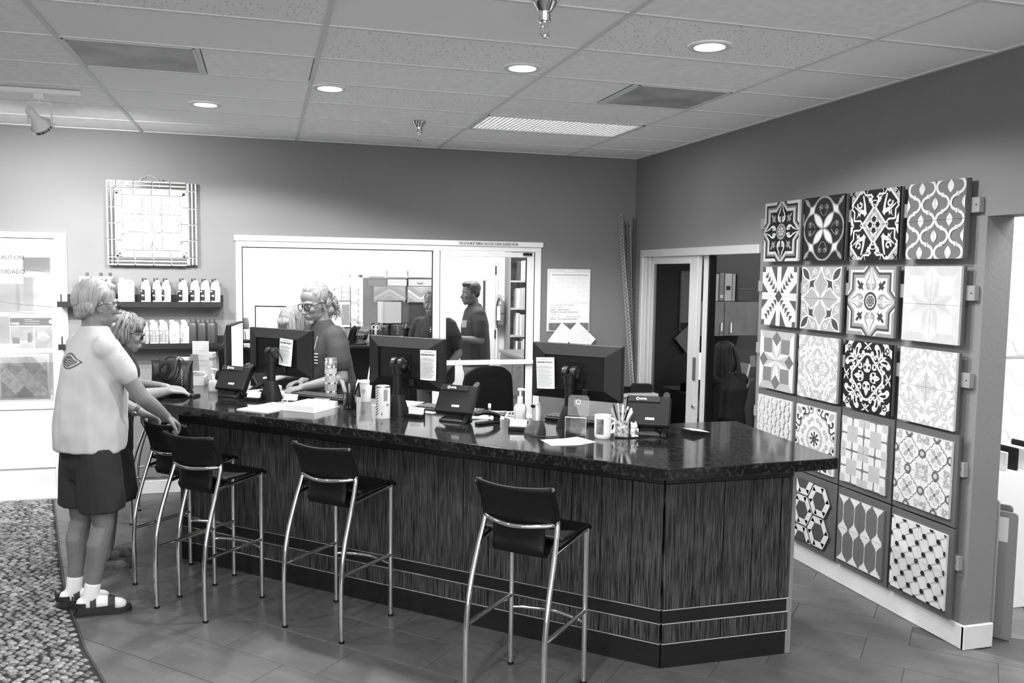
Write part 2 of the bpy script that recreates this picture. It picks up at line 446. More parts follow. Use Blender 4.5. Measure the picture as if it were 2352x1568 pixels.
# ------------------------------------------------------------------ ceiling: suspended grid with 60 x 120 cm lay-in tiles
TX, TY = 1.2192, 0.6096; GX0, GY1 = -0.9437, 7.085
ceil = struct(MB().box(-6, XR, -3, YB, CEIL + 0.03, CEIL + 0.1).build('ceiling', M('ceiling_plenum', 0.5, 0.9)))
skip = {(0, 4): 'ventL', (2, 4): 'ventR', (2, 2): 'troffer'}
def cell(i, j):
    x0 = GX0 + i * TX; x1 = min(x0 + TX, XR); y1 = GY1 - (j - 1) * TY; y0 = y1 - TY
    if j == 0: y0, y1 = GY1, YB
    return x0, x1, y0, y1
cmesh = {}
for i in range(-3, 4):
    for j in range(0, 17):
        x0, x1, y0, y1 = cell(i, j)
        if (i, j) in skip: continue
        mt = m_ceil
        if (i, j) in ((1, 5), (2, 6), (1, 3), (0, 6)): mt = m_ceil2
        elif (i * 7 + j * 3) % 3 == 0 or (i, j) in ((1, 6), (0, 5)): mt = m_ceil3
        key = (round(x1 - x0, 3), round(y1 - y0, 3), mt.name)
        if key not in cmesh:
            w, d = (x1 - x0) / 2 - 0.003, (y1 - y0) / 2 - 0.003
            cmesh[key] = MB().bbox(-w, w, -d, d, 0.004, 0.022, 0.004).mesh('ceiling_tile', mt)
        o = bpy.data.objects.new('ceiling_tile', cmesh[key]); COL.objects.link(o); o.parent = ceil
        o.location = ((x0 + x1) / 2, (y0 + y1) / 2, CEIL + (0.001 if (i + j) % 3 else 0.0))
tw = 0.012
for i in range(-3, 5):
    x = min(GX0 + i * TX, XR - tw)
    MB().bbox(x - tw, x + tw, -3, YB, CEIL - 0.002, CEIL + 0.006, 0.001).build('main_tee', m_tee, ceil)
for j in range(0, 18):
    y = GY1 - (j - 1) * TY if j else YB - tw
    MB().bbox(-6, XR, y - tw * .85, y + tw * .85, CEIL - 0.0012, CEIL + 0.006, 0.001).build('cross_tee', m_tee, ceil)
MB().bbox(XR - 0.02, XR, -3, YB, CEIL - 0.003, CEIL + 0.006, 0.001).build('wall_angle', m_tee, ceil)

# return-air grilles: perforated face with dust
def grille_mat():
    m, nt, b = _mat('perforated_grille'); N = nt.nodes; L = nt.links
    tc = N.new('ShaderNodeTexCoord'); v = N.new('ShaderNodeTexVoronoi'); v.inputs['Scale'].default_value = 110; v.inputs['Randomness'].default_value = 0.0
    L.new(tc.outputs['Object'], v.inputs['Vector'])
    lt = N.new('ShaderNodeMath'); lt.operation = 'LESS_THAN'; lt.inputs[1].default_value = 0.33; L.new(v.outputs['Distance'], lt.inputs[0])
    n = N.new('ShaderNodeTexNoise'); n.inputs['Scale'].default_value = 3.2; L.new(tc.outputs['Object'], n.inputs['Vector'])
    r = N.new('ShaderNodeMapRange'); r.inputs['From Min'].default_value = .35; r.inputs['From Max'].default_value = .65; r.inputs['To Min'].default_value = .34; r.inputs['To Max'].default_value = .62
    L.new(n.outputs['Fac'], r.inputs['Value']); c = N.new('ShaderNodeCombineColor')
    for k in range(3): L.new(r.outputs['Result'], c.inputs[k])
    mx = N.new('ShaderNodeMix'); mx.data_type = 'RGBA'; L.new(lt.outputs[0], mx.inputs[0]); L.new(c.outputs['Color'], mx.inputs[6]); mx.inputs[7].default_value = (.10, .10, .10, 1)
    L.new(mx.outputs[2], b.inputs['Base Color']); b.inputs['Roughness'].default_value = 0.6
    return m
m_grille = grille_mat()
def vent(x0, x1, y0, y1, label, barx):
    cx, cy = (x0 + x1) / 2, (y0 + y1) / 2; w, d = (x1 - x0) / 2, (y1 - y0) / 2
    t = thing('ceiling_vent', label, 'air vent', (cx, cy, CEIL), group='return air vents in the ceiling')
    MB().box(-w + .012, w - .012, -d + .012, d - .012, 0.001, 0.003).build('perforated_face', m_grille, t)
    b = MB()
    for a in ((-w, -w + .014, -d, d), (w - .014, w, -d, d), (-w, w, -d, -d + .012), (-w, w, d - .012, d)): b.bbox(a[0], a[1], a[2], a[3], -0.004, 0.006, .001)
    b.build('frame', m_tee, t)
x0, x1, y0, y1 = cell(0, 4)
vent(x0 + .012, x0 + 0.62, y0 + .01, y1 - .01, 'dusty perforated air vent in the ceiling at the left, beside a track lamp', None)
o = bpy.data.objects.new('ceiling_tile', MB().bbox(-.28, .28, -.295, .295, 0.004, .022, .004).mesh('ceiling_tile', m_ceil)); COL.objects.link(o); o.parent = ceil; o.location = (x0 + 0.925, (y0 + y1) / 2, CEIL)
MB().bbox(x0 + .62, x0 + .642, y0, y1, CEIL - .002, CEIL + .006, .001).build('cross_tee', m_tee, ceil)
x0, x1, y0, y1 = cell(2, 4)
vent(x1 - 0.62, x1 - .012, y0 + .01, y1 - .01, 'dusty perforated air vent in the ceiling above the right end of the counter', None)
o = bpy.data.objects.new('ceiling_tile', MB().bbox(-.28, .28, -.295, .295, 0.004, .022, .004).mesh('ceiling_tile', m_ceil)); COL.objects.link(o); o.parent = ceil; o.location = (x0 + 0.29, (y0 + y1) / 2, CEIL)
MB().bbox(x1 - .642, x1 - .62, y0, y1, CEIL - .002, CEIL + .006, .001).build('cross_tee', m_tee, ceil)

# fluorescent troffer with louvre grid
x0, x1, y0, y1 = cell(2, 2); cx, cy = (x0 + x1) / 2, (y0 + y1) / 2; w, d = TX / 2 - .014, TY / 2 - .014
tr = thing('ceiling_troffer', 'rectangular fluorescent ceiling light with louvre grid', 'ceiling light', (cx, cy, CEIL))
b = MB()
for a in ((-w, -w + .02, -d, d), (w - .02, w, -d, d), (-w, w, -d, -d + .02), (-w, w, d - .02, d)): b.bbox(a[0], a[1], a[2], a[3], -0.005, 0.005, .001)
b.build('frame', m_tee, tr)
b = MB(); nx_, ny_ = 36, 17
for k in range(nx_ + 1): x = -w + .02 + k * (2 * w - .04) / nx_; b.box(x - .0035, x + .0035, -d + .02, d - .02, 0.0, .012)
for k in range(ny_ + 1): y = -d + .02 + k * (2 * d - .04) / ny_; b.box(-w + .02, w - .02, y - .0035, y + .0035, 0.0, .012)
b.build('louvre', M('louvre_silver', 0.55, 0.3, metal=0.6), tr)
MB().box(-w + .02, w - .02, -d + .02, d - .02, 0.022, 0.024).build('lamp_panel', M('tube_glow', 1, .5, emit=7), tr)
lamp('AREA', 'troffer_lamp', (cx, cy, CEIL - .03), 26, size=1.1, sizey=.5)

# recessed downlights
def downlight(x, y, label, energy=380):
    t = thing('downlight', label, 'ceiling light', (x, y, CEIL), group='recessed downlights over the counter')
    MB().lathe([(.072, 0.003), (.074, -.004), (.098, -.006), (.102, -.002), (.102, .003)], 32).build('trim_ring', m_tee, t, smooth=True)
    MB().lathe([(0, -.004), (.045, -.0035), (.075, 0.0)], 32).build('lens', M('downlight_glow', 1, .5, emit=16.0), t, smooth=True)
    lamp('SPOT', 'downlight_lamp', (x, y, CEIL - .03), energy, size=.07, spot=156, blend=.22)
for (x, y), l in zip(DOWN, ('recessed downlight nearest the track lamp, farthest left of the four', 'recessed downlight second from the left, over the standing staff man', 'recessed downlight third from the left, above the middle of the counter', 'recessed downlight farthest right and nearest, above the counter corner')):
    downlight(x, y, l, 170 if 'farthest right' in l else 300)
for x, y in DOWN_OFF:
    lamp('SPOT', 'showroom_downlight', (x, y, CEIL - .03), 200, size=.07, spot=156, blend=.22)

# sprinklers
def sprinkler(x, y, label):
    t = thing('fire_sprinkler', label, 'sprinkler', (x, y, CEIL), group='fire sprinklers')
    MB().lathe([(.0, 0), (.052, 0), (.05, -.006), (.03, -.035), (.026, -.045), (.026, -.075), (.022, -.08), (0, -.08)], 20).build('escutcheon', m_chrome, t, smooth=True)
    b = MB().lathe([(0, -.078), (.016, -.078), (.016, -.095), (0, -.095)], 12)
    for s in (-1, 1): b.tube([(s * .012, 0, -.09), (s * .019, 0, -.105), (s * .017, 0, -.122), (s * .004, 0, -.134)], .0035, 6)
    b.tube([(0, 0, -.094), (0, 0, -.13)], .004, 6)
    b.build('frame_arms', m_chrome, t, smooth=True)
    b = MB().lathe([(0, -.132), (.02, -.132), (.018, -.138), (0, -.14)], 14); b.build('deflector', m_chrome, t, smooth=True)
sprinkler(1.10, 6.33, 'chrome fire sprinkler hanging beside the fluorescent light, farther one')
sprinkler(1.105, 3.40, 'chrome fire sprinkler at the top edge, nearer one')

# track light aimed at the back wall
t = thing('track_light', 'white track lamp on a yoke aimed at the back wall', 'track light', (-1.33, 6.02, CEIL))
MB().bbox(-1.6, .235, -.018, .018, -.03, 0, .003).build('track', m_white, t)
a = -.0
MB().bbox(a - .03, a + .03, -.02, .02, -.065, -.03, .004).build('adapter', m_white, t)
b = MB(); b.tube([(a, 0, -.06), (a, 0, -.085)], .008, 8)
b.tube([(a - .065, 0, -.215), (a - .065, 0, -.09), (a - .055, 0, -.083), (a + .055, 0, -.083), (a + .065, 0, -.09), (a + .065, 0, -.215)], .0055, 8)
b.ell((a + .075, 0, -.215), (.012, .012, .012), 8, 6)
b.build('yoke', m_white, t, smooth=True)
hd = Vector((0.35, 0.72, -0.62)).normalized(); q = Vector((0, 0, 1)).rotation_difference(hd).to_matrix().to_4x4()
Th = Matrix.Translation((a, 0, -.215)) @ q
MB().lathe([(0, -.125), (.02, -.125), (.026, -.11), (.028, -.05), (.045, -.02), (.058, .01), (.06, .03), (.052, .03), (.045, .01), (0, -.01)], 20, M4=Th).build('lamp_head', m_white, t, smooth=True)
MB().lathe([(.058, .012), (.067, .012), (.067, .03), (.058, .03), (.058, .012)], 24, M4=Th).build('gimbal_ring', m_chrome, t, smooth=True)
MB().lathe([(0, .02), (.05, .02)], 20, M4=Th).build('bulb_face', M('track_bulb_glow', 1, .5, emit=14), t)
tp = Vector((-1.33, 6.02, CEIL - .215)) + hd * .05
lamp('SPOT', 'track_lamp', tp, 240, target=(-0.95, YB, 1.85), size=.03, spot=105, blend=1.0)
lamp('SPOT', 'track_lamp', (-1.75, 6.02, CEIL - .22), 210, target=(-1.75, YB, 1.9), size=.03, spot=100, blend=1.0)
lamp('SPOT', 'track_lamp', (-2.4, 6.02, CEIL - .22), 160, target=(-2.3, YB, 1.7), size=.03, spot=100, blend=1.0)
# ================================================================== SERVICE COUNTER
def granite(name):
    m, nt, b = _mat(name); N = nt.nodes; L = nt.links
    tc = N.new('ShaderNodeTexCoord'); mp = N.new('ShaderNodeMapping'); mp.inputs['Scale'].default_value = (1, 1, 1); mp.inputs['Rotation'].default_value = (0, 0, .7)
    L.new(tc.outputs['Object'], mp.inputs['Vector'])
    n = N.new('ShaderNodeTexNoise'); n.inputs['Scale'].default_value = 26; n.inputs['Detail'].default_value = 8; n.inputs['Roughness'].default_value = .7; n.inputs['Distortion'].default_value = 1.2
    L.new(mp.outputs['Vector'], n.inputs['Vector'])
    v = N.new('ShaderNodeTexVoronoi'); v.inputs['Scale'].default_value = 60; L.new(mp.outputs['Vector'], v.inputs['Vector'])
    ml = N.new('ShaderNodeMath'); ml.operation = 'MULTIPLY'; L.new(n.outputs['Fac'], ml.inputs[0]); L.new(v.outputs['Distance'], ml.inputs[1])
    r = N.new('ShaderNodeMapRange'); r.inputs['From Min'].default_value = .26; r.inputs['From Max'].default_value = .6; r.inputs['To Min'].default_value = .006; r.inputs['To Max'].default_value = .045
    L.new(ml.outputs[0], r.inputs['Value']); c = N.new('ShaderNodeCombineColor')
    for k in range(3): L.new(r.outputs['Result'], c.inputs[k])
    L.new(c.outputs['Color'], b.inputs['Base Color'])
    rr = N.new('ShaderNodeMapRange'); rr.inputs['To Min'].default_value = .04; rr.inputs['To Max'].default_value = .16; L.new(n.outputs['Fac'], rr.inputs['Value']); L.new(rr.outputs['Result'], b.inputs['Roughness'])
    b.inputs['Specular IOR Level'].default_value = .75
    return m
def striated(name, g0, g1):
    m, nt, b = _mat(name); N = nt.nodes; L = nt.links
    tc = N.new('ShaderNodeTexCoord'); oi = N.new('ShaderNodeObjectInfo'); mp = N.new('ShaderNodeMapping'); mp.inputs['Scale'].default_value = (240, 1, 6)
    L.new(tc.outputs['Object'], mp.inputs['Vector']); cb = N.new('ShaderNodeCombineXYZ'); ml = N.new('ShaderNodeMath'); ml.operation = 'MULTIPLY'; ml.inputs[1].default_value = 91
    L.new(oi.outputs['Random'], ml.inputs[0]); L.new(ml.outputs[0], cb.inputs[0]); L.new(ml.outputs[0], cb.inputs[2]); L.new(cb.outputs[0], mp.inputs['Location'])
    n = N.new('ShaderNodeTexNoise'); n.inputs['Scale'].default_value = 1.0; n.inputs['Detail'].default_value = 2; n.inputs['Distortion'].default_value = .5; L.new(mp.outputs['Vector'], n.inputs['Vector'])
    r = N.new('ShaderNodeMapRange'); r.inputs['From Min'].default_value = .40; r.inputs['From Max'].default_value = .66; r.inputs['To Min'].default_value = g0; r.inputs['To Max'].default_value = g1
    L.new(n.outputs['Fac'], r.inputs['Value']); c = N.new('ShaderNodeCombineColor')
    for k in range(3): L.new(r.outputs['Result'], c.inputs[k])
    L.new(c.outputs['Color'], b.inputs['Base Color']); b.inputs['Roughness'].default_value = .3
    bp = N.new('ShaderNodeBump'); bp.inputs['Strength'].default_value = .6; bp.inputs['Distance'].default_value = .004; L.new(n.outputs['Fac'], bp.inputs['Height']); L.new(bp.outputs['Normal'], b.inputs['Normal'])
    return m
m_granite = granite('black_granite'); m_stri = striated('striated_tile', .005, .080)
m_dwood = M('espresso_panel', .007, .4, var=.3, scale=5, stretch=(1, 1, 12))
m_listel = M('metal_listel', .34, .4, metal=.5)
CT = 1.06
ctr = thing('service_counter', 'long dark service counter with polished granite top and striated tile front', 'counter', (0, 0, 0))
BL, BC, BR = Vector((-.525, 5.843, 0)), Vector((1.815, 3.625, 0)), Vector((2.505, 3.621, 0))
# core of the knee wall
def offs(p, q, d):
    t = (q - p).normalized(); return Vector((-t.y, t.x, 0)) * d
th = .14
n1 = offs(BL, BC, 1).normalized()
core = [(BL.x + .02, BL.y + .02), (BC.x, BC.y + .02), (BR.x - .01, BR.y + .02), (BR.x - .01, BR.y + .14), (BC.x + .06, BC.y + .14), (BL.x + .16, BL.y + .10), (BL.x + .16, 7.0), (BL.x + .02, 7.0)]
core = [(p[0] + 0, p[1]) for p in core]
MB().prism([(p[0], p[1]) for p in core], 0, 1.0).build('body', m_dwood, ctr)
# end panel and back support leg at the right end
MB().bbox(BR.x - .012, BR.x + .022, BR.y - .01, BR.y + .16, 0, 1.008, .002).build('end_strip', M('pale_edge_strip', .20, .5), ctr)
MB().bbox(2.42, 2.46, 3.78, 4.22, 0, 1.01, .003).build('end_panel', m_dwood, ctr)
# cladding
def clad(p, q, label_first=False):
    t = (q - p); Ln = t.length; t = t / Ln; n = Vector((t.y, -t.x, 0))        # outward
    ang = math.atan2(t.y, t.x)
    W_ = .157; k = 0; s = 0.0
    me = {}
    def piece(s0, s1, z0, z1, d0, d1, name, mt, key):
        kk = (round(s1 - s0, 3), z0, z1, mt.name)
        if kk not in me: me[kk] = MB().bbox(0, s1 - s0, d0, d1, z0, z1, .002).mesh(name, mt)
        o = bpy.data.objects.new(name, me[kk]); COL.objects.link(o); o.parent = ctr; o.location = p + t * s0; o.rotation_euler = (0, 0, ang)
        return o
    ks = []
    s = Ln
    while s > 0.005:
        s0 = max(0, s - W_); ks.append((s0 + .002, s - .002)); s = s0
    if q is BR: ks = [(a, min(Ln, b)) for a, b in [(i * W_ + .002, (i + 1) * W_ - .002) for i in range(5)] if a < Ln - .01]
    for a, b in ks:
        piece(a, b, .290, .900, -.012, .02, 'cladding_tile', m_stri, 0)
        piece(a, b, .124, .214, -.012, .02, 'cladding_tile', m_stri, 0)
    # plain dark bands in lengths of about 80 cm, light metal beads between the courses
    nb = max(1, round(Ln / .8))
    for i in range(nb):
        a, b = Ln * i / nb + .0008, Ln * (i + 1) / nb - .0008
        piece(a, b, .222, .282, -.010, .02, 'dark_band', m_dwood, 0); piece(a, b, .0, .114, -.010, .02, 'plinth_board', m_dwood, 0)
    for z in (.286, .218, .119): piece(0, Ln, z - .0028, z + .0028, -.014, .01, 'metal_bead', m_listel, 0)
    piece(0, Ln, .902, 1.008, -.016, .03, 'apron_board', m_dwood, 0)
clad(BL, BC); clad(BC, BR)
# granite top
TOPP = [(-.70, 5.66), (1.652, 3.262), (2.525, 3.300), (2.590, 4.300), (1.92, 4.300), (-.10, 6.32), (-.10, 7.06), (-.66, 7.06)]
g = MB().prism(TOPP, CT - .052, CT)
top = g.build('granite_top', m_granite, ctr)
bv = top.modifiers.new('bevel', 'BEVEL'); bv.width = .004; bv.segments = 2; bv.limit_method = 'ANGLE'; bv.angle_limit = R_(40)
m_cardw = M('paper_white', .82, .7)

# ================================================================== BAR STOOLS
m_leather = M('black_leather', .005, .5, bump=.08, bscale=220, spec=.22)
m_stitch = M('grey_stitching', .28, .8)
def make_stool():
    t = thing('bar_stool', '', 'bar stool', (0, 0, 0), group='chrome bar stools at the counter')
    r = .0125
    for s in (1, -1):
        y = s * .1925
        P = smoothpath([(-.205, y, 0), (-.207, y, .15), (-.205, y, .34), (-.178, y, .50), (-.125, y * .98, .66), (-.085, y * .94, .77), (-.073, y * .92, .83), (-.090, y * .91, .89), (-.135, y * .91, .965)], 5)
        lg = MB().tube(P, r, 12).build('leg', m_chrome, t, smooth=True)
        MB().lathe([(0, -.0005), (.0145, -.0005), (.0145, .012), (0, .012)], 12, cx=-.205, cy=y).build('foot_cap', m_black, lg, smooth=True)
    for s in (1, -1):
        y = s * .1925
        lg = MB().tube([(.205, y, 0), (.205, y, .3), (.205, y, .722), (.202, y, .735)], r, 12).build('leg', m_chrome, t, smooth=True)
        MB().lathe([(0, -.0005), (.0145, -.0005), (.0145, .012), (0, .012)], 12, cx=.205, cy=y).build('foot_cap', m_black, lg, smooth=True)
    for s in (1, -1):
        y = s * .1925
        MB().tube([(-.204, y, .345), (.205, y, .345)], .0105, 10).build('stretcher', m_chrome, t, smooth=True)
        MB().tube([(-.110, y * .98, .70), (0, y, .712), (.205, y, .728)], .0105, 10).build('seat_rail', m_chrome, t, smooth=True)
    MB().tube(smoothpath([(.205, -.1925, .285), (.228, -.15, .287), (.262, 0, .288), (.228, .15, .287), (.205, .1925, .285)], 5), .0105, 10).build('footrest', m_chrome, t, smooth=True)
    MB().tube(smoothpath([(-.075, -.178, .818), (-.118, -.13, .812), (-.155, 0, .806), (-.118, .13, .812), (-.075, .178, .818)], 5), .0105, 10).build('back_rail', m_chrome, t, smooth=True)
    MB().tube([(.200, -.1925, .728), (.200, .1925, .728)], .0105, 10).build('seat_rail', m_chrome, t, smooth=True)
    # leather sling: back panel
    G = []
    for i in range(9):
        u = i / 8; z = .815 + u * .168
        row = []
        for j in range(15):
            w = (j / 14 - .5) * 2; y = w * (.176 + .006 * u)
            x = -.078 - .064 * u ** 1.4 - .036 * (1 - w * w) - .004
            row.append((x, y, z + .010 * w * w * u))
        G.append(row)
    bk = MB().sheet(G, .010).build('backrest', m_leather, t, smooth='all')
    # sleeves round the uprights
    for s in (1, -1):
        MB().tube([(-.074, s * .174, .835), (-.090, s * .174, .89), (-.140, s * .178, .980)], .0165, 10).build('sleeve', m_leather, bk, smooth=True)
    # tongue running under the back rail and curling into the seat
    G = []
    path = smoothpath([(-.116, 0, .83), (-.108, 0, .79), (-.105, 0, .74), (-.108, 0, .70), (-.088, 0, .662), (-.050, 0, .668), (-.02, 0, .70), (.03, 0, .724)], 4)
    for i, p in enumerate(path):
        G.append([(p.x + .012 * (abs(w) ** 2) * (1 if p.z > .7 else .3), w * .128, p.z) for w in [k / 5 - 1 for k in range(11)]])
    MB().sheet(G, .008).build('back_tongue', m_leather, t, smooth='all')
    # seat
    G = []
    for i in range(13):
        u = i / 12; x = -.075 + u * .305
        row = []
        for j in range(15):
            w = (j / 14 - .5) * 2
            z = .742 - .018 * (1 - w * w) * math.sin(PI * min(1, u * 1.1)) - (.0 if u < .85 else (u - .85) ** 2 * .9)
            row.append((x, w * .205, z))
        G.append(row)
    st = MB().sheet(G, .016).build('seat', m_leather, t, smooth='all')
    def dots(pts, par):
        b = MB()
        for p, q in zip(pts[::2], pts[1::2]): b.tube([p, q], .0011, 4)
        b.build('stitching', m_stitch, par)
    pts = [Vector((-.078 - .064 * u ** 1.4 - .0225, s * (.145 + .006 * u), .818 + u * .165)) for s in (1,) for u in [k / 27 for k in range(28)]]
    dots(pts, bk)
    dots([Vector((p.x, -p.y, p.z)) for p in pts], bk)
    return t
stool = make_stool()
STOOLS = [((1.122, 3.563), 45, 'black leather bar stool with chrome legs standing nearest, in front of the counter'),
          ((.372, 4.558), 45, 'black leather bar stool with pale stitching, at the middle of the counter'),
          ((-.306, 4.995), 45, 'black leather bar stool second from the standing customers, in front of another stool'),
          ((-.4725, 5.409), 45, 'black leather bar stool gripped by the man in the white shirt'),
          ((-.745, 6.887), 0, 'bar stool farthest back, half hidden behind the customers at the counter end')]
for i, ((x, y), rz, l) in enumerate(STOOLS):
    o = stool if i == 0 else copy_tree(stool)
    o.location = (x, y, 0); o.rotation_euler = (0, 0, R_(rz)); o['label'] = l
# ================================================================== CEMENT TILE SAMPLE BOARDS ON THE RIGHT WALL
def m_g(g): return M('cement_%03d' % round(g * 1000), g * .84, .6, var=.05, scale=25, spec=.2)
SYM = {'1': [(1, 0, 0, 1)], 'x': [(1, 0, 0, 1), (-1, 0, 0, 1)], '4': [(1, 0, 0, 1), (-1, 0, 0, 1), (1, 0, 0, -1), (-1, 0, 0, -1)]}
SYM['8'] = SYM['4'] + [(b, a, d, c) for a, b, c, d in [(0, 0, 0, 0)]][:0] + [(c, d, a, b) for a, b, c, d in SYM['4']]
class Pat:
    """flat inlay drawn on a board [-1,1]^2, later cut along the joints into four tiles"""
    def __init__(s, base): s.base = base; s.sh = []; s.layer = 0; s.sym = '8'; s.off = (0, 0); s.sc = 1.0
    def _tri(s, g, tris):
        s.layer += 1
        for kk, (a, b, c, d) in enumerate(SYM[s.sym]):
            for t in tris:
                s.sh.append((g, s.layer + kk * .1 + .012 * (len(s.sh) % 8), [(s.off[0] + s.sc * (a * x + b * y), s.off[1] + s.sc * (c * x + d * y)) for x, y in t]))
    def poly(s, g, pts):
        tr = tessellate_polygon([[Vector((p[0], p[1], 0)) for p in pts]])
        s._tri(g, [[pts[i][:2] for i in t] for t in tr])
    def disc(s, g, c, r, n=14, ry=None):
        ry = ry or r; s._tri(g, [[(c[0] + r * math.cos(2 * PI * k / n), c[1] + ry * math.sin(2 * PI * k / n)) for k in range(n)]])
    def stroke(s, g, pts, w, w2=None, smooth=0):
        pts = [Vector((p[0], p[1], 0)) for p in pts]
        if smooth: pts = smoothpath(pts, smooth)
        n = len(pts); q = []; L = []; Rr = []
        for i, p in enumerate(pts):
            t = pts[min(i + 1, n - 1)] - pts[max(i - 1, 0)]; t.normalize(); nn = Vector((-t.y, t.x, 0))
            if 0 < i < n - 1:
                a = (pts[i] - pts[i - 1]).normalized(); k = max(.45, abs(a.cross(nn).z)); 
            else: k = 1
            ww = (w if w2 is None else w + (w2 - w) * i / (n - 1)) / 2 / k
            L.append(p + nn * ww); Rr.append(p - nn * ww)
        s._tri(g, [[(a.x, a.y) for a in (L[i], L[i + 1], Rr[i + 1], Rr[i])] for i in range(n - 1)])
    def spiral(s, g, c, r0, r1, a0, turns, w, w2=None, ball=0):
        n = max(8, int(abs(turns) * 14)); pts = []
        for i in range(n + 1):
            t = i / n; r = r0 + (r1 - r0) * t; a = R_(a0) + turns * 2 * PI * t
            pts.append((c[0] + r * math.cos(a), c[1] + r * math.sin(a)))
        s.stroke(g, pts, w, w2)
        if ball: s.disc(g, pts[-1], ball, 10)
    def lens(s, g, p, q, wd, n=10):
        p = Vector(p); q = Vector(q); d = q - p; nn = Vector((-d.y, d.x)).normalized()
        A = [p + d * (i / n) + nn * wd * math.sin(PI * i / n) for i in range(n + 1)]; B = [p + d * (i / n) - nn * wd * math.sin(PI * i / n) for i in range(n - 1, 0, -1)]
        s._tri(g, [[(v.x, v.y) for v in A + B]])
    def leaf(s, g, p, q, wd, teeth=3):
        """jagged little leaf"""
        p = Vector(p); q = Vector(q); d = q - p; nn = Vector((-d.y, d.x)).normalized(); A = []; B = []
        m = teeth * 2
        for i in range(1, m + 1):
            t = i / (m + 1); k = math.sin(PI * min(1, t * .9 + .1)) * (1.15 if i % 2 else .7)
            A.append(p + d * t + nn * wd * k); B.append(p + d * t - nn * wd * k)
        s.poly(g, [(v.x, v.y) for v in [p] + A + [q] + B[::-1]])

def star_poly(c, n, t): return [(0, t), (n, c), (c, c), (c, n), (t, 0), (0, 0)]
def pat_star(ks):
    """eight-pointed star with scrolled leaves; ks = greys"""
    base, b1, b2, b3, ground, leafc, corner, ringc, eye = ks
    P = Pat(base); P.sym = '4'
    P.poly(b1, star_poly(.90, .33, 1.24)); P.poly(b2, star_poly(.83, .32, 1.15)); P.poly(b3, star_poly(.76, .31, 1.07)); P.poly(ground, star_poly(.665, .29, .975))
    P.sym = '8'
    P.stroke(leafc, [(.05, .34), (.14, .38), (.19, .46), (.17, .58), (.10, .68), (.06, .80), (.03, .92)], .085, .02, 4)
    for k in range(4): P.poly(leafc, [(.10 + .02 * (3 - k) * .6, .62 + k * .07), (.165 - k * .028, .645 + k * .07), (.08, .70 + k * .065)])
    P.spiral(leafc, (.105, .46), .085, .025, 60, -1.15, .038, .03, .028)
    P.stroke(ground, [(.0, .40), (.0, .9)], .03, .01)
    P.sym = '4'
    P.poly(corner, [(.30, .30), (.36, .42), (.30, .52), (.36, .50), (.40, .58), (.44, .50), (.54, .60), (.60, .58), (.58, .60), (.60, .54), (.50, .44), (.58, .40), (.50, .36), (.52, .30), (.42, .36)])
    P.sym = '1'
    P.disc(ground, (0, 0), .30, 28); P.disc(ringc, (0, 0), .27, 28); P.disc(ground if eye is None else eye, (0, 0), .20, 24); P.disc(leafc, (0, 0), .17, 24)
    for k in range(8):
        a = PI / 4 * k + .39; P.disc(ground if eye is None else corner, (.135 * math.cos(a), .135 * math.sin(a)), .03, 8)
    P.disc(ground if eye is None else corner, (0, 0), .075, 16); P.disc(leafc, (0, 0), .045, 12)
    return P
def pat_clover():
    P = Pat(.014); P.sym = '8'; g = .25; l = .60
    out = [(0, .985), (.16, .97), (.30, .90), (.44, .78), (.56, .70), (.70, .70)]
    P.sym = '4'; P.poly(l, [(v.x, v.y) for v in smoothpath(out, 3)] + [(v.y, v.x) for v in smoothpath(out, 3)][::-1] + [(0, 0)]); P.sym = '8'
    P.stroke(g, out, .05, None, 4)
    P.disc(.014, (0, .49), .48, 32)
    P.stroke(g, [(.49 * 0 + .48 * math.cos(a), .49 + .48 * math.sin(a)) for a in [R_(x) for x in range(-90, 91, 9)]], .042)
    P.sym = '4'; P.lens(l, (.02, .02), (.47, .47), .115); P.sym = '8'
    A = [Vector((.48 * math.cos(R_(x)), .49 + .48 * math.sin(R_(x)))) for x in range(-90, 1, 9)]
    P.stroke(g, [(v.x, v.y) for v in A], .04)
    P.spiral(g, (.12, .66), .105, .03, -60, 1.15, .022, .022, .04)
    P.stroke(g, [(.172, .57), (.12, .47), (.02, .40)], .022, .022, 3)
    P.sym = '4'; P.leaf(g, (.70, .70), (.97, .97), .075, 3)
    return P
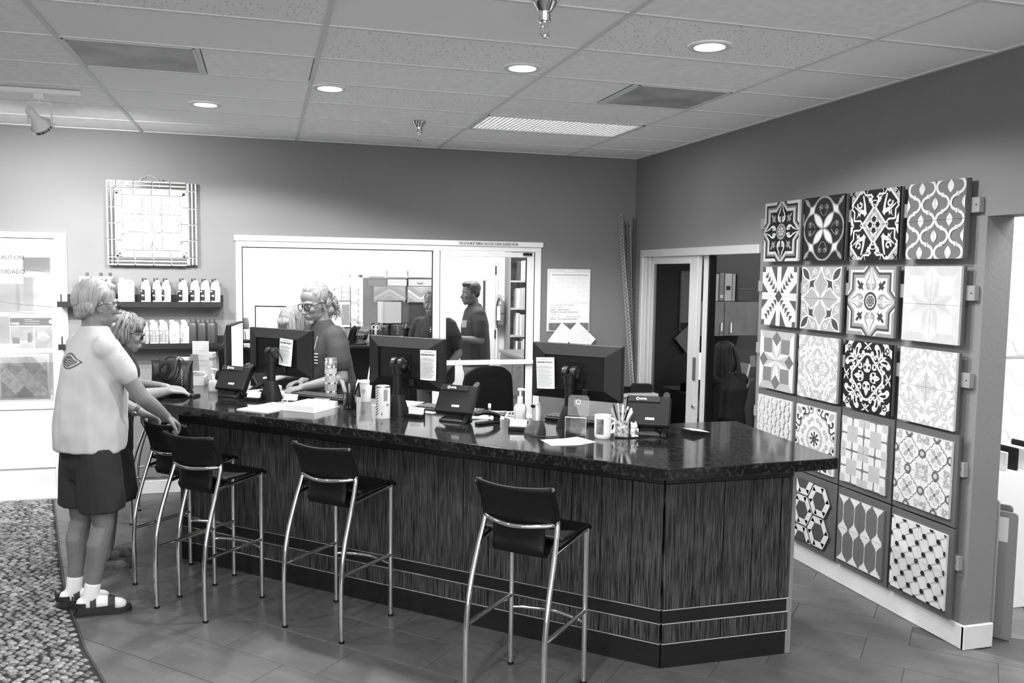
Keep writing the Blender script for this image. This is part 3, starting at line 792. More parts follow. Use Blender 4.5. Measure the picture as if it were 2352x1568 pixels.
def pat_diamond():
    d, l, g = .012, .62, .30
    P = Pat(d); P.sym = '8'
    P.stroke(l, [(.46, .02), (.60, .14), (.84, .14), (.86, .16), (.86, .40), (.98, .50), (.90, .60)], .05)
    P.poly(g, [(1, 1), (1, .62), (.62, 1)]); P.stroke(l, [(.56, 1.02), (1.02, .56)], .06)
    P.leaf(d, (.84, .84), (.99, .99), .10, 2); P.spiral(l, (.84, .92), .05, .015, 0, 1, .02)
    P.sym = '4'
    P.stroke(l, [(.36, .30), (.48, .40), (.62, .46)], .15, .03, 4)
    P.stroke(l, [(.40, .36), (.42, .58), (.50, .86)], .11, .05, 4); P.stroke(l, [(.38, .34), (.60, .40), (.86, .56)], .10, .03, 4)
    P.spiral(l, (.62, .60), .12, .05, 20, -.8, .06, .05, .04)
    P.poly(l, [(.60, .24), (.66, .30), (.78, .20), (.70, .32), (.72, .40), (.64, .35), (.56, .38), (.60, .30)])
    P.spiral(l, (.20, .92), .17, .13, -100, .42, .02); P.leaf(l, (.16, .62), (.26, .82), .06, 2); P.disc(l, (.10, .80), .035, 8); P.stroke(l, [(.0, .70), (.10, .66), (.06, .56)], .03, .03, 3)
    P.poly(l, [(1.0, .02), (.84, .0), (.90, .08), (.93, .2), (1.0, .30)])
    P.poly(l, [(0, .58), (.54, 0), (0, 0)]); P.poly(g, [(0, .49), (.46, 0), (0, 0)])
    P.sym = '8'
    for c in ((0, .52), (0.0, .52)): P.poly(l, [(0, .61), (.07, .53), (0, .45)]); P.poly(d, [(0, .565), (.035, .53), (0, .49)])
    P.leaf(l, (0, .05), (0, .33), .135, 2); P.leaf(d, (0, .07), (0, .27), .10, 2)
    P.spiral(l, (.06, .31), .05, .02, 180, -.8, .02)
    P.sym = '1'; P.poly(l, [(0, .09), (.07, 0), (0, -.09), (-.07, 0)]); P.poly(g, [(0, .05), (.04, 0), (0, -.05), (-.04, 0)])
    return P
def pat_ogee():
    P = Pat(.155); P.sym = '1'; l = .60
    C = [(x, v) for x in (-.5, .5) for v in (-.84, 0, .84)] + [(x, v) for x in (-1, 0, 1) for v in (-.42, .42)]
    for x, v in C:
        P.lens(l, (x, v - .17), (x, v + .17), .105)
        for s in (1, -1):
            P.stroke(l, [(x + s * (.25 + .215 * math.cos(R_(a))), v + .19 * math.sin(R_(a))) for a in range(-84, 85, 12)], .075)
            for k in (1, -1): P.stroke(l, [(x + s * .265, v + k * .155), (x + s * .265, v + k * .265)], .07)
    for x in (-.75, -.25, .25, .75):
        pass
    return P
def pat_saw():
    P = Pat(.70); P.sym = '4'; d = .085
    P.poly(d, [(.82, .82), (1, .82), (1, 1), (.82, 1)])
    P.poly(d, [(.12, 1), (.47, 1), (.12, .45)]); P.poly(d, [(1, .12), (1, .47), (.62, .12)])
    for k in range(5):
        a = .12 + .13 * k; b = .12 + .125 * k; P.poly(d, [(a, b), (a + .20, b), (a, b + .215)])
    P.sym = '1'; P.poly(.06, [(0, .23), (.21, 0), (0, -.23), (-.21, 0)])
    return P
def pat_leafcross():
    P = Pat(.34); P.sym = '4'; l = .62; d = .06
    pts = [(.05, .90), (.17, .70), (.36, .60), (.55, .585), (.585, .55), (.60, .36), (.70, .17), (.90, .05), (.62, .20), (.50, .35), (.36, .36), (.35, .50), (.20, .62)]
    P.poly(d, pts); P.sym = '8'
    P.stroke(l, [(.03, 1.0), (.08, .84), (.18, .69), (.36, .605), (.56, .57)], .05, None, 4)
    P.stroke(l, [(.02, .98), (.09, .80), (.21, .61), (.33, .50), (.31, .40), (.24, .30)], .045, None, 4)
    P.sym = '4'; P.lens(l, (.54, .54), (1.0, 1.0), .165); P.lens(d, (.585, .585), (.955, .955), .115)
    P.sym = '8'; P.spiral(l, (.30, .82), .13, .035, -20, 1.1, .032, .03, .045)
    P.stroke(l, [(.425, .78), (.47, .70), (.56, .62)], .035, None, 3)
    P.sym = '4'; P.leaf(l, (.03, .03), (.31, .31), .065, 3)
    P.sym = '8'; P.stroke(l, [(0, .80), (0, 1.0)], .05, .09)
    return P
def pat_eightstar(sq, da, li, bo1, bo2, dia):
    P = Pat(bo1); P.sym = '4'
    P.poly(sq, [(.26, .25), (.78, .25), (.78, .745), (.26, .745)])
    P.poly(bo1, [(0, 1), (.27, .75), (.78, .745), (1, 1)]); P.poly(bo2, [(1, 0), (.755, .25), (.78, .745), (1, 1)])
    P.poly(li, [(0, 0), (0, .49), (.27, .75)]); P.poly(da, [(0, 0), (.27, .75), (.26, .25)])
    P.poly(li, [(0, 0), (.26, .25), (.77, .25)]); P.poly(da, [(0, 0), (.77, .25), (.50, 0)])
    P.poly(dia, [(0, 1), (.27, .75), (0, .49)]); P.poly(dia, [(1, 0), (.77, .25), (.50, 0)])
    return P
def pat_damask(bg, fg, flip=False):
    P = Pat(bg); P.sym = '8'
    def T(p): return (1 - p[0], 1 - p[1]) if flip else p
    st = lambda g, pts, w, w2=None, sm=4: P.stroke(g, [T(p) for p in pts], w, w2, sm)
    di = lambda g, c, r: P.disc(g, T(c), r, 12)
    po = lambda g, pts: P.poly(g, [T(p) for p in pts])
    st(fg, [(-.02, .665), (.10, .65), (.20, .56), (.28, .47), (.36, .43), (.45, .45)], .075, .06)
    di(fg, (.19, .70), .062); st(fg, [(.19, .70), (.26, .62), (.27, .54)], .06, .04)
    po(fg, [(-.005, .57), (.05, .49), (.085, .41), (.055, .36), (.10, .385), (.15, .38), (.165, .30), (.13, .18), (.06, .135), (-.005, .13)])
    di(bg, (.085, .265), .048); po(bg, [(.05, .30), (.10, .34), (.12, .30), (.08, .24)])
    po(fg, [(.20, .27), (.24, .40), (.31, .38), (.33, .46), (.42, .42), (.46, .33), (.38, .31), (.40, .24), (.27, .20)]); po(bg, [(.27, .27), (.36, .28), (.35, .35), (.28, .36)])
    st(fg, [(.46, .47), (.52, .56), (.56, .66), (.52, .80), (.47, .90)], .05, .03)
    po(fg, [(.46, .46), (.50, .62), (.52, .76), (.57, .70), (.63, .80), (.64, .66), (.60, .56), (.52, .48)])
    st(fg, [(.48, .52), (.42, .66), (.40, .78), (.44, .90)], .04, .10); di(fg, (.375, .875), .095); di(bg, (.44, .80), .03)
    P.spiral(fg, T((.36, .58)), .07, .03, 0, .7, .05, .04, .035)
    st(bg, [(.36, .36), (.50, .50), (.62, .60)], .014, .014, 0)
    po(fg, [(.70, .72), (.70, 1.02), (1.02, 1.02), (1.02, .70)]); po(fg, [(.62, .98), (.72, .88), (.72, 1.02), (.60, 1.02)])
    P.spiral(bg, T((.82, .80)), .10, .035, 200, -1.0, .035, .03, .03)
    po(bg, [(1.0, .84), (.90, .88), (.88, 1.0), (1.0, 1.0)])
    po(bg, [(.70, .72), (.80, .70), (.74, .66)])
    di(fg, (0, .82), .04); st(fg, [(0, .92), (.07, .86), (.15, .80)], .05, .035); st(fg, [(.03, .94), (.10, .97), (.17, 1.01)], .05, .03)
    if flip: P.sym = '1'; P.disc(fg, (0, 0), .17, 24)
    return P
def pat_pale():
    P = Pat(.66); P.sym = '1'
    for i in range(-4, 5):
        for j in range(-4, 5):
            x = i * .5 + (.25 if j % 2 else 0); y = j * .29
            for k in range(3):
                a = PI / 3 * k + PI / 6
                P.disc(.58, (x + .13 * math.cos(a * 2), y + .13 * math.sin(a * 2)), .085, 10, .10)
    return P
def pat_mandala():
    P = Pat(.68); P.sym = '1'; g = .36; d = .05
    P.disc(g, (0, 0), .40, 32); P.disc(.50, (0, 0), .35, 32); P.disc(.68, (0, 0), .29, 32)
    for k in range(8):
        a = PI / 4 * k; P.stroke(d, [(0, 0), (.20 * math.cos(a), .20 * math.sin(a))], .045, .075); P.disc(d, (.205 * math.cos(a), .205 * math.sin(a)), .038, 10)
    P.disc(d, (0, 0), .085, 12)
    P.sym = '8'
    P.spiral(g, (.14, .60), .075, .03, 180, -.95, .028, .028, .03); P.spiral(g, (.30, .52), .075, .03, 0, -.95, .028, .028, .03); P.stroke(g, [(.07, .60), (.15, .68), (.22, .60), (.23, .52), (.30, .44), (.375, .52)], .03, None, 4)
    P.stroke(g, [(.10, 1.0), (.10, .88), (.20, .80), (.32, .80), (.36, .70), (.52, .68), (.60, .60)], .055, None, 3)
    P.stroke(d, [(.60, .68), (.48, .74), (.34, .76), (.30, .86), (.38, .96), (.36, 1.0)], .045, None, 3)
    P.spiral(d, (.60, .84), .12, .05, -90, -.75, .055, .05, .0); P.leaf(d, (.56, .88), (.70, .92), .05, 2); P.leaf(d, (.20, .90), (.20, 1.02), .07, 2)
    P.sym = '4'; P.disc(g, (.60, .60), .05); P.leaf(g, (.72, .72), (.95, .95), .10, 2)
    return P
def pat_squares():
    P = Pat(.16); P.sym = '4'
    def rsq(g, cx, cy, hx, r=.05): P.poly(g, rrect(cx - hx, cx + hx, cy - hx, cy + hx, r, 3))
    for a in (.25, .75):
        for b in (.25, .75): rsq(.62, a, b, .225, .06)
    rsq(.42, .5, .5, .235, .035)
    for a in (0, 1):
        for b in (0, 1): rsq(.44, a, b, .235, .035)
    return P
def pat_quatre():
    P = Pat(.62); d = .11; g = .36; lg = .48
    for ox in (-.5, .5):
        for oy in (-.5, .5):
            P.off = (ox, oy); P.sc = .5; P.sym = '8'
            O = [(0, .72), (.14, .70), (.26, .60), (.32, .46), (.46, .46)]
            P.stroke(d, O, .09)
            P.sym = '4'; P.poly(.66, [(0, .68)] + O[1:] + [(p[1], p[0]) for p in O[::-1]][1:] + [(0, 0)])
            P.poly(.62, [(0, .60), (.20, .50), (.28, .36), (.36, .28), (.50, .2), (.60, 0), (0, 0)])
            P.sym = '8'; P.stroke(lg, [(0, .22), (0, .58)], .05, .09); P.spiral(lg, (.08, .44), .07, .03, 180, -.6, .05)
            P.sym = '4'; P.lens(g, (.02, .02), (.38, .38), .13)
            P.sym = '1'; P.disc(d, (0, 0), .085, 14)
            P.sym = '8'; P.stroke(g, [(.60, .92), (.60, .74), (.72, .64), (.84, .70), (.82, .82), (.73, .80)], .05, .06, 4); P.leaf(g, (.62, .92), (.84, .95), .05, 2); P.leaf(g, (.56, .66), (.66, .52), .04, 2)
            P.stroke(.66, [(0, 1), (1, 1)], .03)
    P.sc = 1; P.sym = '1'
    for p in [(0, .5), (0, -.5), (.5, 0), (-.5, 0)] + [(a * 1.0, b * .5) for a in (-1, 1) for b in (-1, 1)] + [(b * .5, a * 1.0) for a in (-1, 1) for b in (-1, 1)]:
        P.off = p; P.disc(d, (0, 0), .125, 18); P.disc(g, (0, 0), .075, 14); P.disc(.55, (0, 0), .05, 12)
    P.off = (0, 0)
    return P
def pat_lantern():
    P = Pat(.125); P.sym = '1'; l = .64
    half = [(0, .30), (.03, .24), (.05, .18), (.10, .16), (.13, .10), (.18, .09), (.20, .03), (.25, .0)]
    for u in (-.75, -.25, .25, .75):
        P.stroke(l, [(u, -1), (u, 1)], .022)
        for v in (-1, 0, 1):
            P.off = (u, v); P.sym = '4'; P.poly(l, half + [(0, 0)]); P.sym = '1'; P.off = (0, 0)
    return P
def pat_octagon():
    P = Pat(.66); P.sym = '1'; d = .02
    pts = [(i * .25, j * .25) for i in range(-4, 5) for j in range(-4, 5) if (i + j) % 2 == 0]
    for x, y in pts:
        for dx, dy in ((.25, .25), (.25, -.25)):
            W_ = [(x + dx * t - dy * .07 * math.sin(2 * PI * t), y + dy * t + dx * .07 * math.sin(2 * PI * t)) for t in [k / 8 for k in range(9)]]
            P.stroke(.30, W_, .014)
    for x, y in pts: P.poly(d, [(x + .074 * math.cos(PI / 4 * k + .39), y + .074 * math.sin(PI / 4 * k + .39)) for k in range(8)])
    return P

def clip_sq(t, x0, x1, y0, y1):
    for a, b, c in ((1, 0, x1), (-1, 0, -x0), (0, 1, y1), (0, -1, -y0)):
        t = clip_poly(t, a, b, c)
        if len(t) < 3: return None
    return t
HB = .2           # half board
def tile_mesh(P, qx, qy, th):
    """one of the four tiles; local x = u, y = v, z = out of the wall"""
    x0, x1 = (0, 1) if qx > 0 else (-1, 0); y0, y1 = (0, 1) if qy > 0 else (-1, 0); gp = .004
    x0 += gp * (qx > 0); x1 -= gp * (qx < 0); y0 += gp * (qy > 0); y1 -= gp * (qy < 0)
    b = MB(); gs = [P.base]; b.mat(0); b.box(x0 * HB, x1 * HB, y0 * HB, y1 * HB, 0, th)
    nl = max(1, P.layer)
    for g, ly, t in P.sh:
        c = clip_sq(t, x0, x1, y0, y1)
        if not c: continue
        if g not in gs: gs.append(g)
        b.mat(gs.index(g)); z = th + .00012 + ly * .00005
        A = sum(c[i][0] * c[(i + 1) % len(c)][1] - c[(i + 1) % len(c)][0] * c[i][1] for i in range(len(c)))
        if abs(A) < 1e-7: continue
        if A < 0: c = c[::-1]
        b._add([(p[0] * HB, p[1] * HB, z) for p in c], [tuple(range(len(c)))])
    return b.mesh('tile', [m_g(g) for g in gs], fix=False)
m_mdf = M('grey_mdf_board', .085, .55, var=.1, scale=4)
m_wood_rail = M('painted_rail', .24, .6)
CY = [5.095, 4.640, 4.175, 3.710]; RZ = [2.19, 1.752, 1.313, .858, .373]
BOARDS = {(0, 0): (pat_star((.55, .012, .16, .50, .01, .62, .25, .28, None)), 'tile sample board with black and white eight-pointed star and scrolled leaves'),
    (0, 1): (pat_clover(), 'dark tile sample board with four interlaced circles and pale petals'),
    (0, 2): (pat_diamond(), 'black and white tile sample board with grey diamond and scrollwork'),
    (0, 3): (pat_ogee(), 'grey tile sample board with pale ogee lattice and leaf shapes'),
    (1, 0): (pat_saw(), 'white tile sample board with black saw-tooth triangles in an X'),
    (1, 1): (pat_leafcross(), 'mid grey tile sample board with dark leaves and pale curls'),
    (1, 2): (pat_star((.24, .60, .055, .26, .58, .26, .045, .05, .60)), 'grey tile sample board with star and scrolled leaves, below the diamond board'),
    (1, 3): (pat_eightstar(.66, .48, .54, .50, .54, .66), 'pale tile sample board with folded eight-pointed star'),
    (2, 0): (pat_eightstar(.20, .44, .66, .42, .64, .16), 'tile sample board with white and grey faceted eight-pointed star'),
    (2, 1): (pat_damask(.42, .66), 'light grey tile sample board with white damask pattern'),
    (2, 2): (pat_damask(.012, .62), 'black tile sample board with white damask pattern'),
    (2, 3): (pat_damask(.64, .46, True), 'palest damask tile sample board, nearest the wall end'),
    (3, 0): (pat_pale(), 'almost plain pale tile sample board behind the counter top'),
    (3, 1): (pat_mandala(), 'white tile sample board with dark flower rosette, cut off by the counter'),
    (3, 2): (pat_squares(), 'tile sample board with interlocking pale rounded squares'),
    (3, 3): (pat_quatre(), 'tile sample board with four dark-outlined quatrefoil flowers'),
    (4, 2): (pat_lantern(), 'dark tile sample board with tall lantern shapes'),
    (4, 3): (pat_octagon(), 'white tile sample board with black dots and wavy lines')}
FB = face_mat((0, 0, 0), (0, -1, 0), (0, 0, 1))       # u -> -Y, v -> +Z, out -> -X
for (r, c), (P, label) in BOARDS.items():
    big = r >= 3
    t = thing('tile_sample_board', label, 'tile board', (XR, CY[c], RZ[r]), group='patterned tile sample boards on the right wall')
    e = .032 if big else .0
    MB().bbox(-.048, -.030, -HB - (.030 if big else .003), HB + (.020 if big else .004), -HB - e - (.005 if big else 0), HB + e + (.006 if big else 0), .0015).build('backing_panel', m_mdf, t)
    for qx in (-1, 1):
        for qy in (-1, 1):
            me = tile_mesh(P, qx, qy, .013); me.transform(FB)
            o = bpy.data.objects.new('tile', me); COL.objects.link(o); o.parent = t; o.location = (-.048, 0, 0)
# hexagon strapwork board
t = thing('tile_sample_board', 'dark tile sample board with white interlaced hexagon straps', 'tile board', (XR, CY[1], RZ[4]), group='patterned tile sample boards on the right wall')
MB().bbox(-.048, -.030, -HB - .030, HB + .020, -HB - .037, HB + .038, .0015).build('backing_panel', m_mdf, t)
hr = .1155
def hexpts(c, r, n=6, rot=90): return [(c[0] + r * math.cos(R_(rot + 60 * k)), c[1] + r * math.sin(R_(rot + 60 * k))) for k in range(n)]
for cx_, cy_ in ((.075, .100), (-.098, 0.0), (.075, -.100), (-.098, .2), (-.098, -.2)):
    cx_, cy_ = (cx_, cy_)
    full_h = hexpts((cx_, cy_), hr * .985, rot=0)
    cl = clip_sq(full_h, -.19, .22, -.2, .2)
    if not cl: continue
    b = MB(); b.mat(0); b.prism(cl, 0, .013)
    b.mat(1)
    for k in range(6):
        a0 = R_(60 * k); 
        def pt(rr, an): return (cx_ + hr * rr * math.cos(an), cy_ + hr * rr * math.sin(an))
        A = pt(.95, a0); B = pt(.95, a0 + PI / 3)
        I0 = pt(.56, a0); I1 = pt(.56, a0 + PI / 3)
        d_ = (B[0] - A[0], B[1] - A[1]); E_ = (I1[0] + d_[0] * .33, I1[1] + d_[1] * .33)
        q = [I0, (A[0] + (B[0] - A[0]) * .18, A[1] + (B[1] - A[1]) * .18), B, E_]
        q = [I0, (I0[0] - d_[0] * .0, I0[1] - d_[1] * .0), (A[0] + d_[0] * .08, A[1] + d_[1] * .08), (B[0] - d_[0] * .02, B[1] - d_[1] * .02), (E_[0], E_[1])]
        c_ = clip_sq([q[0], q[2], q[3], q[4]], -.19, .22, -.2, .2)
        if c_:
            Ar = sum(c_[i][0] * c_[(i + 1) % len(c_)][1] - c_[(i + 1) % len(c_)][0] * c_[i][1] for i in range(len(c_)))
            if Ar < 0: c_ = c_[::-1]
            b._add([(p[0], p[1], .0134) for p in c_], [tuple(range(len(c_)))])
    me = b.mesh('tile', [m_g(.07), m_g(.66)], fix=False); me.transform(FB)
    o = bpy.data.objects.new('tile', me); COL.objects.link(o); o.parent = t; o.location = (-.048, 0, 0)
# mounting rails (one per row) behind the boards
for r, z in enumerate(RZ):
    y0, y1 = (3.415 if r < 3 else 3.447), 5.40
    t = thing('mounting_rail', ['painted mounting rail behind the top row of tile boards', 'painted mounting rail behind the second row of tile boards', 'painted mounting rail behind the third row of tile boards', 'painted mounting rail behind the fourth row of tile boards', 'painted mounting rail behind the bottom row of tile boards'][r], 'rail', (XR, 0, z + .065), group='rails behind the tile boards')
    y0 = 3.455 if r < 3 else 3.46
    MB().bbox(-.030, 0, y0, y1, -.038, .038, .002).build('rail', m_wood_rail, t)
    MB().lathe([(0, 0), (.004, 0), (.004, .001), (0, .001)], 10, M4=Matrix.Translation((-.030, y0 + .02, 0)) @ Matrix.Rotation(-PI / 2, 4, 'Y')).build('screw_hole', m_black, t)
# ================================================================== DOORS, WINDOWS AND WHAT HANGS ON THE BACK WALL
m_ink = M('black_ink', .012, .6); m_gink = M('grey_ink', .30, .7)
TB = lambda x, z, y=YB: face_mat((x, y, z), (1, 0, 0), (0, 0, 1))        # lettering on the back wall plane
def frame_box(b, x0, x1, z0, z1, y0=YB - .012, y1=YB + .06): return b.bbox(x0, x1, y0, y1, z0, z1, .003)
# --- office window (fixed pane) and office door
w1 = sgroup('window_1')
b = MB(); frame_box(b, -.228, 1.52, 2.074, 2.126); frame_box(b, -.228, -.179, .42, 2.074); frame_box(b, -.179, 1.46, .42, .47); frame_box(b, 1.46, 1.52, .0, 2.074)
b.build('window_frame', m_aluw, w1)
MB().box(-.179, 1.46, YB + .02, YB + .026, .47, 2.074).build('pane', m_glass, w1)
b = MB()
for x0, x1, z0, z1 in ((-.179, -.172, .47, 2.074), (1.453, 1.46, .47, 2.074), (-.179, 1.46, 2.067, 2.074)): b.box(x0, x1, YB + .008, YB + .03, z0, z1)
b.build('gasket', m_black, w1)
tr1 = struct(MB().bbox(-.240, 2.490, YB - .03, YB, 2.124, 2.170, .003).build('trim_1', m_aluw))
text('THIS DOOR MUST REMAIN UNLOCKED DURING BUSINESS HOURS', .036, m_ink, tr1, M4=TB(1.688, 2.134, YB - .0304), bold=.0006, sx=.52)
d2 = sgroup('door_2')
b = MB(); frame_box(b, 1.52, 2.477, 2.080, 2.126); frame_box(b, 2.418, 2.477, 0, 2.080); b.build('door_frame', m_aluw, d2)
b = MB(); y0, y1 = YB - .004, YB + .04
b.bbox(1.525, 1.582, y0, y1, .01, 2.074, .003); b.bbox(2.340, 2.412, y0, y1, .01, 2.074, .003); b.bbox(1.582, 2.340, y0, y1, 2.028, 2.074, .003); b.bbox(1.582, 2.340, y0, y1, .01, .20, .003)
b.build('door_stiles', m_aluw, d2)
MB().bbox(1.56, 2.405, YB - .045, YB - .004, 1.041, 1.084, .004).build('push_bar', m_aluw, d2)
MB().box(1.582, 2.340, YB + .015, YB + .021, .20, 2.028).build('pane', m_glass, d2)
MB().bbox(2.30, 2.385, YB - .03, YB - .004, 2.048, 2.070, .003).build('door_closer', m_black, d2)
b = MB()
for x0, x1 in ((1.521, 1.526), (2.411, 2.419), (2.334, 2.341)): b.box(x0, x1, YB - .002, YB + .02, .02, 2.078)
b.build('gasket', m_black, d2)

# --- white sliding door at the left edge, glazed above a panelled lower half
d1 = sgroup('door_1')
b = MB(); b.bbox(-2.75, -1.517, YB - .02, YB + .08, 2.085, 2.150, .004); b.bbox(-1.560, -1.517, YB - .02, YB + .08, 0, 2.085, .004); b.build('door_frame', m_white, d1)
b = MB(); y0, y1 = YB + .005, YB + .05
b.bbox(-1.640, -1.562, y0, y1, .02, 2.075, .004); b.bbox(-2.74, -1.640, y0, y1, 2.02, 2.075, .004); b.bbox(-2.74, -1.640, y0, y1, .735, .80, .004); b.bbox(-2.74, -1.640, y0, y1, .255, .30, .004); b.bbox(-2.74, -1.640, y0, y1, .02, .06, .004)
b.build('door_stiles', m_white, d1)
MB().box(-2.74, -1.640, y0 + .012, y1 - .012, .06, .255).build('lower_panel', M('door_panel', .70, .5), d1)
MB().box(-2.74, -1.640, y0 + .012, y1 - .012, .30, .735).build('middle_panel', M('door_panel', .70, .5), d1)
MB().box(-2.74, -1.640, YB + .025, YB + .03, .80, 2.02).build('pane', m_glass, d1)
MB().box(-2.72, -1.60, YB - .022, YB - .019, 2.100, 2.107).build('slot', m_black, d1)
MB().bbox(-2.75, -1.53, YB - .04, YB + .03, 0, .022, .004).build('threshold', M('threshold_metal', .75, .3, metal=.3), d1)
# caution sign on its glass
t = thing('caution_sign', 'white caution sign in two languages on the glass door', 'sign', (-1.945, YB + .0235, 1.86))
MB().bbox(-.12, .105, 0.0, .0012, -.115, .118, .0004).build('sheet', m_cardw, t)
b = MB()
for x0, x1, z0, z1 in ((-.12, .103, .113, .116), (-.12, .103, .066, .069), (-.12, .103, .002, .005), (-.12, .103, -.045, -.042), (-.12, .103, -.112, -.109), (.100, .103, -.112, .116)): b.box(x0, x1, -.0006, 0, z0, z1)
b.build('border_lines', m_ink, t)
FS = lambda x, z: face_mat((x, -.0006, z), (1, 0, 0), (0, 0, 1))
text('CAUTION', .046, m_ink, t, M4=FS(-.078, .075), bold=.0006, sx=.92); text('Watch for', .036, M('red_ink', .45, .7), t, M4=FS(-.10, .037)); text('forklifts', .036, M('red_ink', .45, .7), t, M4=FS(-.10, .010))
text('CUIDADO', .046, m_ink, t, M4=FS(-.078, -.037), bold=.0006, sx=.92); text('Cuidado gruas', .03, M('red_ink', .45, .7), t, M4=FS(-.115, -.072)); text('elevadoras', .03, M('red_ink', .45, .7), t, M4=FS(-.115, -.100))
b = MB(); 
for z in (.075, -.037): b._add([(-.118, -.0006, z), (-.082, -.0006, z), (-.10, -.0006, z + .034)], [(0, 1, 2)])
b.build('warning_triangle', m_ink, t)

# --- display room seen through that door
W = MB(); W.box(-4.6, -1.35, 9.2, 9.3, 0, 2.9); W.box(-1.45, -1.35, YB + T, 9.2, 0, 2.9); W.box(-4.6, -1.35, YB + T, 9.3, 2.8, 2.9)
struct(W.build('wall_display', m_white))
lamp('AREA', 'display_room_lamp', (-2.5, 8.35, 2.75), 65, size=1.6, sizey=.9)
m_marble = M('veined_marble', .50, .25, var=.25, scale=2.2, stretch=(1, 1, 4), detail=8)
t = thing('marble_slab', 'large veined marble slab standing behind the glass door', 'stone slab', (-2.05, 8.02, 1.46))
MB().bbox(-.42, .37, 0, .02, 0, .50, .002).build('slab', m_marble, t)
b = MB()
for p in ([(-.4, -.001, .40), (-.1, -.001, .44), (.37, -.001, .36)], [(-.4, -.001, .22), (0, -.001, .12), (.37, -.001, .08)], [(-.4, -.001, .12), (-.15, -.001, .06), (.2, -.001, .03)]): b.tube(smoothpath(p, 5), .003, 4)
b.build('veins', M('marble_vein', .28, .4), t)
t = thing('display_cabinet', 'white display plinth holding tile panels behind the glass door', 'display stand', (-2.1, 8.2, 0))
MB().bbox(-.6, .46, 0, .5, 0, .745, .005).build('plinth', m_white, t)
MB().bbox(-.6, .46, -.24, 0, .70, .745, .004).build('ledge', m_white, t)
MB().bbox(-.6, .46, .22, .26, .745, 2.0, .004).build('back_panel', M('display_back', .72, .5), t)
t = thing('tile_poster', 'tile maker poster with dark header and two room pictures', 'poster', (-1.86, 7.97, 1.19))
MB().bbox(-.172, .172, 0, .012, -.03, .27, .001).build('board', m_white, t)
MB().box(-.168, .168, -.001, 0, .200, .264).build('header', M('poster_header', .07, .5), t)
text('VIVES', .026, m_cardw, t, M4=face_mat((-.162, -.0015, .207), (1, 0, 0), (0, 0, 1)), bold=.0008)
MB().prism([(.14 + .019 * math.cos(R_(60 * k + 30)), .232 + .019 * math.sin(R_(60 * k + 30))) for k in range(6)], 0, .0012, M4=face_mat((0, -.001, 0), (1, 0, 0), (0, 0, 1))).build('hexagon_badge', m_cardw, t)
b = MB()
for z in (.25, .236, .215): b.box(-.06, .05 if z < .24 else .0, -.0016, -.001, z - .002, z + .002)
b.build('header_lines', M('poster_print_light', .55, .6), t)
b = MB(); b.mat(0).box(-.165, .005, -.001, 0, .01, .192); b.box(.013, .168, -.001, 0, .01, .192)
b.mat(1).box(-.165, .005, -.0015, -.001, .01, .075); b.mat(2).box(-.155, -.10, -.002, -.0015, .05, .10).box(-.04, -.01, -.002, -.0015, .06, .14); b.mat(1).prism([(.03, .09), (.09, .06), (.13, .10), (.09, .15), (.04, .14)], 0, .0015, M4=face_mat((0, -.0012, 0), (1, 0, 0), (0, 0, 1)))
b.build('pictures', [M('print_mid', .34, .6, var=.3, scale=14), M('print_light', .5, .6, var=.3, scale=18), M('print_dark', .14, .6)], t)
t = thing('lantern_tile_panel', 'framed panel of mottled lantern-shaped tiles behind the glass door', 'tile panel', (-1.93, 7.955, .79))
MB().bbox(-.19, .19, 0, .016, -.02, .36, .002).build('frame', m_white, t)
half = [(0, .080), (.010, .068), (.016, .056), (.030, .050), (.0335, .040), (.037, .030), (.051, .024), (.057, .012), (.067, .0)]
shape = half + [(p[0], -p[1]) for p in half[::-1][1:]] + [(-p[0], -p[1]) for p in half[1:]] + [(-p[0], p[1]) for p in half[::-1][1:-1]]
mts = [M('lantern_tile_%d' % k, g, .4, var=.25, scale=22) for k, g in enumerate((.36, .46, .56, .64))]
for j in range(-1, 6):
    for i in range(-3, 4):
        cx_ = i * .134 + (.067 if j % 2 else 0); cz_ = .02 + j * .080
        c = clip_sq([(cx_ + p[0] * .955, cz_ + p[1] * .955) for p in shape[::-1]], -.172, .172, .0, .34)
        if c:
            A = sum(c[k][0] * c[(k + 1) % len(c)][1] - c[(k + 1) % len(c)][0] * c[k][1] for k in range(len(c)))
            if abs(A) < 2e-4: continue
            MB().prism(c, 0, .006, M4=face_mat((0, 0, 0), (1, 0, 0), (0, 0, 1))).build('lantern_tile', mts[(i * 3 + j * 5 + j * j) % 4], t)
t = thing('framed_panel', 'dark framed tile panel cut off at the left edge', 'tile panel', (-2.18, 7.93, .80))
MB().bbox(-.2, .035, 0, .02, -.02, .62, .002).build('frame', M('panel_frame_grey', .22, .5), t); MB().bbox(-.2, .02, -.003, 0, .0, .60, .001).build('face', M('panel_face', .45, .4, var=.2, scale=9), t)

